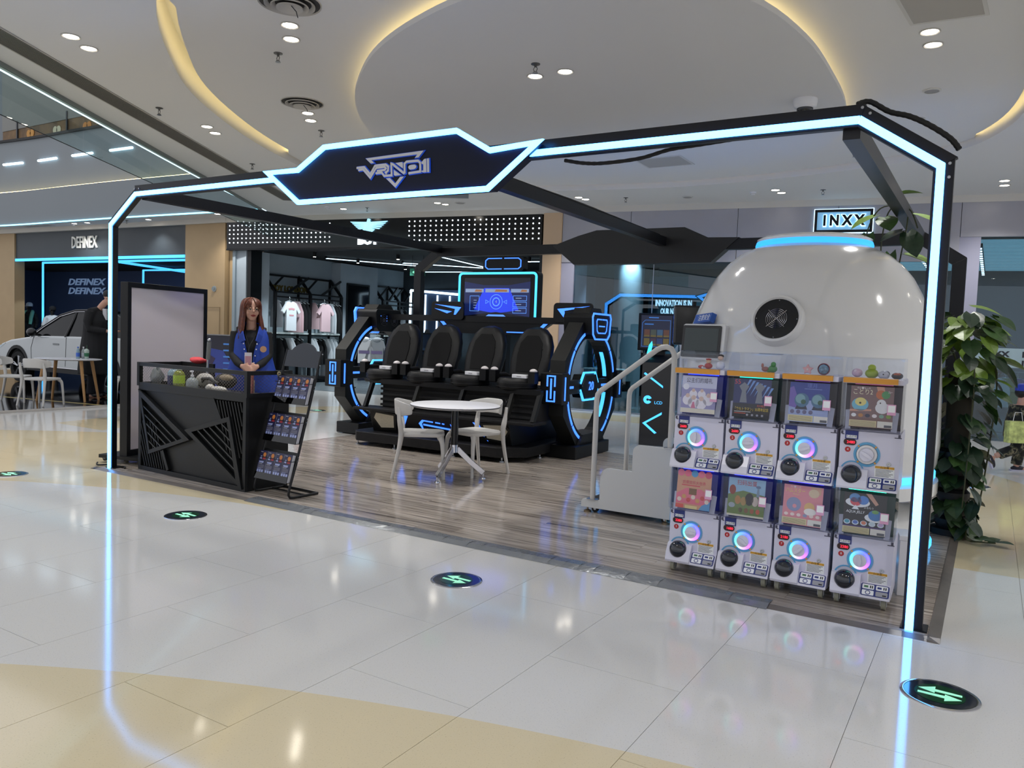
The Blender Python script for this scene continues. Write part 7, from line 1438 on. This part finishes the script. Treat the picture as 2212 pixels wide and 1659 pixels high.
# ceiling light lines and exit sign in the shop
for k, (p, q, w) in enumerate((((-7.8, 10.8), (-6.5, 13.2), 'running away from the left clothes rack'), ((-4.2, 10.95), (-4.75, 14.2), 'running towards the back under the roof beam'), ((-7.8, 14.9), (-4.9, 15.25), 'running across the back of the shop'), ((-6.4, 12.3), (-4.7, 14.2), 'running diagonally at the shop centre'), ((-3.0, 12.5), (-1.2, 12.8), 'at the right of the shop ceiling'))):
    t = thing('ceiling_light_line', 'thin white light line ' + w, 'light strip', (p[0], p[1], 3.38)); part('tube', B().tube([(0, 0, 0), (q[0] - p[0], q[1] - p[1], 0)], .011, 6), LED_WH, t); part('holder', B().bx(-.02, .02, -.02, .02, 0, .06), BLKMET, t)
t = thing('exit_sign', 'green running-man exit sign hanging inside the clothes shop', 'exit sign', (-5.0, 11.2, 3.02), .3); part('case', B().bx(-.2, .2, -.015, .015, -.09, .09), mat('exit_case_green', (24, 84, 66), .4, emit=(20, 110, 84), es=.4), t); b = B(); b.prism([(-.14, .0), (-.06, .05), (-.06, .02), (.02, .02), (.02, -.02), (-.06, -.02), (-.06, -.05)], -.02, -.016, 'y'); b.cyl((.08, -.02, .045), .018, .004, 10, 'y'); b.prism([(.04, .02), (.1, .03), (.13, -.05), (.1, -.06), (.08, -.01), (.05, -.05), (.03, -.04), (.06, .0)], -.02, -.016, 'y'); part('pictogram', b, mat('exit_mint', (150, 230, 200), .4, emit=(130, 230, 190), es=1.1), t)
for s in (-.15, .15): part('rod', B().tube([(s, 0, .09), (s, 0, .42)], .005, 5), BLKMET, t)
def shop_spot(p, e, col=(.8, .92, 1), size=110):
    t = thing('track_spotlight', 'small black track spotlight on the dark shop ceiling', 'spotlight', p, group='track spotlights'); part('can', B().cyl((0, 0, -.12), .045, .11, 12), BLACK, t); part('lens', B().cyl((0, 0, -.125), .035, .003, 12), DISC, t)
    l = bpy.data.lights.new('track_lamp', 'SPOT'); l.energy = e; l.color = col; l.spot_size = math.radians(size); l.spot_blend = .7; l.shadow_soft_size = .05; o = bpy.data.objects.new('track_lamp', l); COL.objects.link(o); o.parent = t; o.location = (0, 0, -.15)
    return o
for x, y in ((-7.3, 9.9), (-7.3, 11.5), (-7.2, 13.4), (-5.4, 10.9), (-4.0, 13.2), (-2.2, 12.0)): shop_spot((x, y, 3.44), 240)

# ================================================================ glass-fronted shop on the right
IX = lambda s, d, z=0: FT @ Vector((s, d, z))
b = B(); b.T = FT; b.bx(6.03, 22, 7.6, 7.7, 0, 3.8); struct('wall_boutique_back', b, mat('boutique_back', (92, 116, 130), .6))
b = B(); b.T = FT; b.bx(5.95, 6.03, .5, 7.6, 0, 3.8); struct('wall_boutique_left', b, mat('boutique_side', (92, 108, 118), .5))
b = B(); b.T = FT; b.bx(6.0, 22, .1, 7.6, 3.62, 3.7); struct('ceiling', b, mat('boutique_ceiling', (130, 144, 152), .6))
b = B(); b.T = FT; b.bx(6.03, 22, .0, 7.6, .001, .006); struct('floor', b, mat('boutique_floor', (120, 132, 138), .2, noise=(3, .1)))
win = thing('glass_front', 'tall clear glass shopfront below the grey metal fascia', 'shopfront', IX(6.31, 0), FA); SGL = glassmat('shop_glass', (196, 218, 226), .07)
cuts = [0, 1.66, 3.6, 5.5, 6.95]
for i in range(4): part('pane', B().bx(cuts[i] + .003, cuts[i + 1] - .003, .05, .062, .03, 3.49), SGL, win)
for x in cuts[1:4]: part('joint', B().bx(x - .006, x + .006, .048, .064, .03, 3.49), STEEL, win)
part('sill', B().bx(0, 6.95, .02, .1, 0, .03), STEEL, win)
struct('wall_pier_boutique', (lambda b: (setattr(b, 'T', FT), b.bx(13.26, 13.62, -.01, .5, 0, 3.49))[1])(B()), mat('lilac_grey', (150, 150, 168)))
w2 = thing('glass_front', 'right glass shopfront with a frosted lettered band', 'shopfront', IX(13.62, 0), FA); part('pane', B().bx(0, 2.4, .05, .062, .0, 3.49), SGL, w2); part('pane', B().bx(2.41, 4.8, .05, .062, .0, 3.49), SGL, w2)
fbm = part('frosted_band', B().bx(0, 4.8, .044, .049, 1.27, 1.60), mat('frosted_film', (150, 172, 180), .5), w2)
for r in range(2):
    for k in range(7): b = B(); b.text('INXX', .13, (.35 + k * .58, .042, 1.345 + r * .15), (1, 0, 0), (0, 0, 1), fit=.4, bold=.006); part('lettering', b, mat('letter_slate', (30, 34, 44), .5), fbm)
b = B(); b.T = FT
# interior: concrete column, pedestals, bag, shoes, angular light line, slogan
b = B(); b.lathe([(.34, 0), (.34, 3.62)], 28, IX(7.0, 1.9)); struct('wall_column', b, mat('concrete_column', (140, 152, 158), .6, noise=(2, .06)))
t = thing('display_plinth', 'wide round concrete plinth behind the glass', 'plinth', IX(6.85, 1.0)); part('drum', B().lathe([(.001, .86), (.55, .86), (.55, .62), (.5, .62)], 28), mat('concrete', (130, 142, 146), .7, noise=(12, .08)), t); part('band', B().lathe([(.5, .62), (.5, .40)], 24), BLACK, t); part('foot', B().lathe([(.52, .40), (.52, 0)], 24), mat('concrete'), t)
t = thing('display_plinth', 'narrow concrete block plinth with a white shoe behind the glass', 'plinth', IX(7.95, 1.0), FA); part('block', B().bx(-.25, .25, -.2, .2, 0, .98), mat('concrete'), t, bev=.005); part('low_block', B().bx(-.05, .4, -.35, .05, 0, .8), mat('concrete'), t)
t = thing('sneaker', 'white sneaker on the narrow plinth behind the glass', 'shoe', IX(7.9, 1.0, .98), FA); b = B(); b.ball((0, 0, .05), .06, 14, 10, (2.2, .8, .8)); b.ball((-.07, 0, .08), .05, 12, 8, (.9, .8, 1.1)); part('upper', b, CLW, t); part('sole', B().prism(rrect(-.14, .14, -.05, .05, .04), 0, .03, 'z'), WHITE, t)
t = thing('backpack', 'grey translucent backpack standing on the round plinth', 'bag', IX(6.75, .9, .86), FA); b = B(); b.ball((0, 0, .26), .26, 16, 12, (.8, .5, 1.05)); part('bag_body', b, mat('bag_grey', (92, 104, 106), .35), t); b = B(); b.tube([(-.05, -.05, .5), (0, -.05, .58), (.05, -.05, .5)], .012, 6); part('handle', b, BLACK, t); b = B(); b.prism([(.0, .1), (.12, .42), (.05, .44), (-.04, .2)], -.15, -.13, 'y'); part('patch', b, mat('bag_mint', (120, 190, 176), .3), t)
struct('wall_display_panel', (lambda b: (setattr(b, 'T', FT), b.bx(7.3, 11.4, 2.6, 2.7, 0, 3.0))[1])(B()), mat('boutique_panel', (70, 92, 104), .45))
t = thing('wall_lettering', 'white lit slogan INNOVATION IS IN OUR NATURE behind the glass', 'lettering', IX(8.26, .5, 2.2), FA); b = B(); b.text('INNOVATION IS IN', .17, (.05, 0, .08), (1, 0, 0), (0, 0, 1), .015, fit=.74, bold=.006); b.text('OUR NATURE', .17, (.05, 0, -.09), (1, 0, 0), (0, 0, 1), .015, fit=.52, bold=.006); part('letters', b, mat('sign_white_lit', (240, 248, 255)), t)
for k, s in enumerate((7.7, 8.05, 8.4)): t = thing('rail_stand', ('left', 'middle', 'right')[k] + ' slim steel hanging rail behind the glass', 'clothes rack', IX(s, 1.5 + .2 * k), FA); part('hoop', B().tube([(-.18, 0, 0), (-.18, 0, 1.5), (.18, 0, 1.5), (.18, 0, 0)], .012, 6), STEEL, t); part('base', B().bx(-.2, .2, -.12, .12, 0, .02), STEEL, t)
hang(*IX(8.35, 1.75, 1.62), 'side', CLP, 'pink garment hanging on a rail behind the glass', .5)
# ribbed lit ceiling and dotted light tracks
t = thing('ribbed_ceiling', 'ribbed translucent ceiling glowing behind the right glass front', 'ceiling light', IX(15.2, 2.9, 3.45), FA)
for k in range(9): part('rib', B().tube([(-2.6, -2.4 + k * .62, 0), (2.8, -2.4 + k * .62, 0)], .02, sq=(.5, .05)), mat('rib_film', (150, 172, 180), .35, emit=(140, 175, 190), es=.85), t)
for X_, w in ((7.25, 'behind the plant at the right'), (6.2, 'right above the capsule')):
    t = thing('dotted_track', 'black ceiling track with square white lamps ' + w, 'light track', (X_, 11.5, 3.36)); part('track', B().bx(-.04, .04, 0, 6.0, 0, .07), BLACK, t)
    for k in range(14): part('lamp', B().bx(-.028, .028, .15 + k * .42, .33 + k * .42, -.008, .0), mat('track_lamp_white', (255, 255, 255), .4, emit=(240, 248, 255), es=4.5), t)
t = thing('potted_plant', 'dark leafy potted plant inside the right glass front', 'plant', IX(13.95, .75)); part('pot', B().lathe([(.001, 0), (.19, 0), (.24, .03), (.17, .05), (.2, .62), (.22, .64), (.001, .63)], 24), BLACK, t)
random.seed(4)
for k in range(13):
    a = random.uniform(0, 2 * PI); tip = Vector((.38 * math.cos(a) * random.uniform(.5, 1), .3 * math.sin(a), random.uniform(1.0, 1.35))); mid = Vector((tip.x * .35, tip.y * .35, .95)); P = catmull([(0, 0, .6), mid, tip], 5, False); part('stalk', B().tube(P, .008, 5), LEAFG[3], t)
    for j in range(3, len(P)):
        for s in (-1, 1): leaf(t, Vector(P[j]), Vector((s * math.sin(a) + .3 * tip.x, -s * math.cos(a), .35)), .14, 3 if k % 3 else 0)
for k, (s, z, m, l) in enumerate(((14.25, 1.15, CLW, 'white garment on the rail behind the frosted band'), (14.4, 1.15, LEAFG[2], 'green garment on the rail behind the frosted band'), (14.6, 1.15, mat('cloth_blue', (50, 60, 150), .8), 'blue garment on the rail behind the frosted band'), (14.8, 1.15, CLG, 'grey garment on the rail behind the frosted band'))): hang(*IX(s, 1.6, z), 'side', m, l, .55)
t = thing('rail_stand', 'clothes rail inside the right glass front', 'clothes rack', IX(14.5, 1.6), FA); part('hoop', B().tube([(-.5, 0, 0), (-.5, 0, 1.17), (.5, 0, 1.17), (.5, 0, 0)], .014, 6), STEEL, t); part('base', B().bx(-.52, .52, -.15, .15, 0, .02), STEEL, t)
for s, d in ((7.2, 1.4), (9.0, 1.6), (11.0, 1.8), (12.4, 3.5), (14.6, 1.8), (16.5, 3.0), (9.5, 5.0)): shop_spot(tuple(IX(s, d, 3.62)), 330)

# ================================================================ blue-lit shop at the left
NAV = mat('shop_navy', (44, 66, 104), .6)
b = B(); b.T = DT; b.bx(-6, DW, 4.5, 4.6, 0, 3.6); struct('wall_navy_back', b, NAV); b = B(); b.T = DT; b.bx(-6.1, -6, .2, 4.6, 0, 3.6); struct('wall_navy_left', b, NAV); b = B(); b.T = DT; b.bx(DW, DW + .1, .9, 4.6, 0, 3.6); struct('wall_navy_right', b, NAV); b = B(); b.T = DT; b.bx(-6, DW, .1, 4.6, 3.34, 3.4); struct('ceiling', b, mat('shop_ceiling_black', (10, 11, 13))); b = B(); b.T = DT; b.bx(-6, DW, 0, 4.6, .001, .006); struct('floor', b, mat('navy_floor', (20, 26, 38), .12))
def dx(px): return px
t = thing('neon_frame', 'aqua light frame standing at the front of the blue-lit shop', 'light strip', DT @ Vector((0, .9, 0)), DA); b = B(); b.tube([(-.12, 0, 0), (-.12, 0, 3.28), (7.6, 0, 3.28)], .035, 6); part('tube', b, LED_AQ, t)
t = thing('neon_frame', 'aqua light frame deeper inside the blue-lit shop', 'light strip', DT @ Vector((0, 3.25, 0)), DA); b = B(); b.tube([(1.6, 0, .3), (1.6, 0, 3.24), (4.6, 0, 3.24)], .035, 6); part('tube', b, LED_AQ, t); 
t = thing('neon_frame', 'aqua light line running into the blue-lit shop ceiling', 'light strip', DT @ Vector((0, 0, 0)), DA); b = B(); b.tube([(3.7, .9, 3.26), (2.5, 4.3, 3.26)], .04, 6); part('tube', b, LED_AQ, t)
t = thing('wall_lettering', 'doubled pale lettering DEFINEX on the navy shop wall', 'lettering', DT @ Vector((-3.35, 4.44, 2.76)), DA)
for z in (.17, -.17): b = B(); b.text('DEFINEX', .34, (0, 0, z), (1, 0, 0), (0, 0, 1), .02, fit=2.3, bold=.008, shear=.25); part('letters', b, mat('lettering_pale_blue', (130, 150, 180), .4, emit=(110, 135, 170), es=.5), t)
for k, (s, l) in enumerate(((1.35, 'far left'), (2.2, 'second'), (3.1, 'third'), (4.1, 'fourth'), (5.1, 'fifth'), (6.1, 'sixth'), (6.8, 'seventh'), (7.35, 'last'))):
    t = thing('ceiling_lamp', l + ' small round lamp under the slate fascia', 'downlight', DT @ Vector((s, .45, 3.33))); part('rim', DLR, None, t); part('lens', DLL, None, t)
    if k % 2 == 0: l_ = bpy.data.lights.new('lamp', 'SPOT'); l_.energy = 60; l_.color = (.75, .88, 1); l_.spot_size = 1.7; o = bpy.data.objects.new('lamp', l_); COL.objects.link(o); o.parent = t; o.location = (0, 0, -.03)
def bust(p, rz, label, capm, topm, shawl=None):
    t = thing('mannequin', label, 'mannequin', p, rz); b = B(); head_shape(b, (0, 0, 1.66), .24); b.tube([(0, 0, 1.4), (0, -.01, 1.58)], [.07, .05], 10); remesh(part('head', b, mat('mannequin_black', (14, 14, 16), .4), t), .012, 2)
    b = B(); b.tube([(0, 0, .85), (0, 0, 1.1), (0, 0, 1.42)], [.19, .18, .14], 14); b.tube([(-.2, 0, 1.42), (0, 0, 1.46), (.2, 0, 1.42)], [.07, .08, .07], 10)
    for s in (-1, 1): b.tube([(s * .2, 0, 1.42), (s * .27, -.02, 1.2), (s * .25, -.06, .98)], [.075, .07, .06], 10)
    remesh(part('shirt', b, topm, t), .015, 3); b = B()
    for s in (-1, 1): b.tube([(s * .1, 0, .9), (s * .1, 0, .05)], [.1, .06], 10)
    part('legs', b, mat('mannequin_black', (14, 14, 16)), t); part('base', B().cyl((0, 0, -p[2]), .22, .02 + p[2], 20), STEEL, t)
    b = B(); b.lathe([(.095, .0), (.1, .05), (.085, .1), (.045, .13), (.001, .135)], 16, (0, .01, 1.68)); b.prism([(x, y) for x, y in arc((0, -.06), .09, PI, 2 * PI, 8)], 1.68, 1.69, 'z'); part('cap', b, capm, t)
    if shawl: 
        for s in (-1, 1): b = B(); b.tube([(s * .06, .08, 1.52), (s * .14, -.06, 1.48), (s * .16, -.17, 1.3), (s * .15, -.2, 1.1)], [.05, .06, .06, .05], 10); part('scarf', b, shawl, t)
    return t
BSH = mat('shirt_black_print', (30, 32, 34), .8, noise=(14, .9))
bust(DT @ Vector((-.96, .95, .2)), DA + .5, 'mannequin with a white cap and mint scarf in the left shop window', CLW, BSH, mat('scarf_mint', (130, 200, 170), .8)); m2 = bust(DT @ Vector((.31, .95, .1)), DA + .5, 'mannequin with a black cap and white printed T-shirt in the left shop window', CLK, CLW); b = B(); b.text('DRGC', .17, (0, -.2, 1.12), (1, 0, 0), (0, 0, 1), .01); part('print', b, mat('print_green', (40, 90, 60), .7), m2)

# ================================================================ car show corner at the left
b = B(); b.bx(-16, -5.62, 1.25, 7.45, 0, .03); struct('floor', b, mat('gloss_black_floor', (7, 8, 10), .06)); b = B(); b.bx(-5.62, -5.52, 1.25, 7.45, 0, .034); struct('trim_5', b, mat('trim_silver', (196, 190, 182), .3, .4))
b = B(); b.T = Matrix.Translation((0, 0, 0)); b.prism([(-9.3, 2.55), (-9.3, 2.60), (-5.62, 3.32), (-5.62, 3.27)], .03, .034, 'z'); struct('trim_6', b, mat('floor_line', (186, 170, 110), .4))
CARM = mat('car_white', (176, 182, 184), .22, coat=.8); CGL = mat('car_glass', (6, 8, 10), .06, spec=.2); TYRE = mat('tyre', (14, 14, 15), .8); CLAD = mat('car_cladding', (20, 20, 22), .6)
car = thing('car', 'white five-door electric car with black roof on the glossy black floor', 'car', (-11.5, 5.75, .03)); HWc = .92
def archprof(top):
    P = [(-.92, .34), (-.92, .5)] + top + [(4.45, .9), (4.5, .34)]
    def archpts(c): return [(c + .44 * math.cos(a), .34 + .44 * math.sin(a)) for a in [PI * i / 12 for i in range(13)]]
    return P + archpts(3.5) + archpts(0)
low = archprof([(-.86, .72), (-.70, .86), (-.3, .96), (.3, 1.03), (.75, 1.08), (1.6, 1.10), (3.0, 1.12), (4.1, 1.13), (4.4, 1.1)])
b = B(); b.prism(low, -HWc, HWc, 'y'); part('body_shell', b, CARM, car, bev=.05, seg=3)
gh = [(.55, 1.06), (.95, 1.30), (1.45, 1.55), (1.95, 1.66), (2.7, 1.68), (3.4, 1.62), (3.95, 1.45), (4.35, 1.12)]
def house(pts, w0, w1): # tapering side walls
    n = len(pts); f = lambda z: w0 + (w1 - w0) * max(0, (z - 1.06) / .62); b = B(); vs = [(x, -f(z), z) for x, z in pts] + [(x, f(z), z) for x, z in pts]; b.add(vs, [tuple(range(n)), tuple(range(n, 2 * n))[::-1]] + [(i, (i + 1) % n, n + (i + 1) % n, n + i) for i in range(n)]); return b
part('greenhouse', house(gh, HWc - .03, .66), CGL, car, bev=.03)
b = B(); P3 = [(x, z) for x, z in gh[1:7]]
for s in (-1, 1): b.tube([(x, s * (HWc - .03 + (.66 - HWc + .03) * max(0, (z - 1.06) / .62) + .004), z + .012) for x, z in gh], .022, 6)
part('roof_rail', b, mat('car_black_trim', (12, 12, 14), .3), car); b = B(); b.tube([(x, -(HWc - .012 + (.66 - HWc + .03) * max(0, (z - 1.06) / .62) + .008), z - .02) for x, z in gh[:6]], .008, 5); part('chrome_line', b, CHROME, car)
for x in (1.95, 3.05): b = B(); b.tube([(x, -(HWc - .02), 1.08), (x + .06, -.73, 1.5), (x + .05, -.67, 1.64)], .03, 6); part('pillar', b, mat('car_black_trim', (12, 12, 14)), car)
for xc in (0, 3.5):
    b = B(); b.strip([(xc + .47 * math.cos(a), .34 + .47 * math.sin(a)) for a in [-.1 + (PI + .2) * i / 14 for i in range(15)]], .07, -HWc - .012, -HWc + .06, 'y'); part('arch_trim', b, CLAD, car)
    for s in (-1, 1):
        yy = s * (HWc - .12); b = B(); b.lathe([(.25, -.10), (.34, -.10), (.355, -.06), (.355, .06), (.34, .10), (.25, .10)], 32, (xc, yy, .355), 'y'); w = part('tyre', b, TYRE, car)
        b = B(); b.lathe([(.25, -.09), (.25, .09), (.24, .09), (.24, -.02), (.001, -.02)], 28, (xc, yy, .355), 'y'); part('rim_well', b, mat('rim_dark', (26, 27, 30), .4), w)
        b = B()
        for k in range(5):
            a = 2 * PI * k / 5 + .3
            for q in (-.11, .11): b.tube([(xc + .03 * math.cos(a), yy + s * .085, .355 + .03 * math.sin(a)), (xc + .245 * math.cos(a + q), yy + s * .08, .355 + .245 * math.sin(a + q))], .016, 5)
        b.lathe([(.255, -.004), (.255, .006), (.235, .006), (.235, -.004)], 28, (xc, yy + s * .09, .355), 'y'); part('rim', b, mat('rim_silver', (176, 178, 182), .25, .8), w)
for P in ([(.62, .45), (.60, .8), (.72, 1.06)], [(1.98, .45), (2.0, .8), (2.02, 1.08)], [(3.05, .6), (3.1, 1.08)]): b = B(); b.tube([(x, -HWc - .001, z) for x, z in P], .006, 5); part('door_seam', b, mat('seam_dark', (70, 74, 76), .6), car)
for x in (1.62, 2.72): b = B(); b.prism(rrect(x - .12, x + .12, .90, .94, .018), -HWc - .008, -HWc + .0, 'y'); part('door_handle', b, mat('handle_grey', (120, 126, 128), .3), car)
b = B(); b.bx(.45, 3.05, -HWc - .01, -HWc + .1, .30, .42); part('side_sill', b, CLAD, car); b = B(); b.bx(.55, 3.0, -HWc - .016, -HWc - .008, .405, .42); part('sill_chrome', b, CHROME, car)
b = B(); b.ball((.85, -HWc - .12, 1.16), .11, 14, 10, (1.2, .8, .85)); mr_ = part('wing_mirror', b, mat('car_black_trim', (12, 12, 14)), car); part('mirror_arm', B().tube([(.85, -HWc + .05, 1.1), (.85, -HWc - .08, 1.12)], .03, 6), mat('car_black_trim', (12, 12, 14)), mr_)
b = B(); b.prism([(-.905, .68), (-.55, .84), (-.5, .88), (-.8, .80)], -HWc - .004, -HWc + .3, 'y'); part('headlight', b, mat('headlight_glass', (190, 205, 214), .1), car)
# white chairs and table beside the car
c1 = dup(c0, 'white moulded chair with its back to the viewer beside the car show table', (-6.2, 2.6, .03), math.radians(205), 'white moulded chairs'); c2 = dup(c0, 'leftmost white moulded chair by the front wheel of the car', (-7.0, 2.55, .03), math.radians(135), 'white moulded chairs'); c3 = dup(c0, 'white moulded chair half hidden behind the left booth post', (-5.95, 3.98, .03), math.radians(-20), 'white moulded chairs')
ot = thing('oval_table', 'white table with tapered wooden legs beside the car', 'table', (-6.75, 3.35, .03), .6); ot.scale = (1, 1, 1.05); b = B(); b.T = Matrix.Diagonal((1.15, .8, 1, 1)); b.lathe([(.001, .70), (.42, .70), (.5, .715), (.5, .725), (.001, .725)], 36); part('table_top', b, WHITE, ot)
for x, y in ((.4, .25), (.4, -.25), (-.4, .25), (-.4, -.25)): part('leg', B().tube([(x * .8, y * .8, .70), (x * 1.05, y * 1.05, 0)], [.032, .02], 10), mat('beech', (186, 142, 92), .5), ot)
def bottle2(p, label, body, capc, lab): 
    t = thing('bottle', label, 'bottle', p); part('bottle_body', B().lathe([(.001, 0), (.032, 0), (.033, .13), (.025, .165), (.012, .185), (.012, .205)], 14), body, t); part('cap', B().lathe([(.014, .2), (.014, .22), (.001, .221)], 12), capc, t); part('paper_label', B().lathe([(.0338, .04), (.0338, .11)], 14), lab, t)
bpy.context.view_layer.update(); op = lambda x, y: ot.matrix_basis @ Vector((x, y, .725))
bottle2(op(.16, .02), 'blue-labelled water bottle on the car show table', mat('pale_blue_bottle', (160, 190, 205)), mat('cap_blue2', (50, 90, 190), .4), mat('label_blue2', (60, 100, 190), .5)); bottle2(op(.22, .10), 'clear water bottle with white cap on the car show table', mat('clear_gel', (196, 206, 206)), WHITE, mat('label_white2', (190, 196, 200), .5))
t = thing('drink_cup', 'clear lidded cup with green sleeve on the car show table', 'cup', op(.30, .05)); part('cup_body', B().lathe([(.001, 0), (.032, 0), (.045, .14), (.043, .14)], 16), mat('cup_clear', (170, 186, 176), .15), t); part('sleeve', B().lathe([(.037, .045), (.0435, .11)], 16), mat('sleeve_green', (40, 104, 70), .6), t); part('lid', B().lathe([(.046, .14), (.04, .165), (.02, .185), (.001, .19)], 16), mat('cup_clear', (170, 186, 176)), t); part('straw', B().tube([(0, 0, .15), (.01, 0, .25)], .005, 6), mat('straw_green', (40, 90, 60), .5), t)
single('leaflet', B().bx(-.15, .15, -.1, .1, 0, .003), mat('leaflet_white', (200, 200, 204), .6), 'white leaflet lying on the car show table', 'paper', loc=op(-.15, 0), rz=.3)
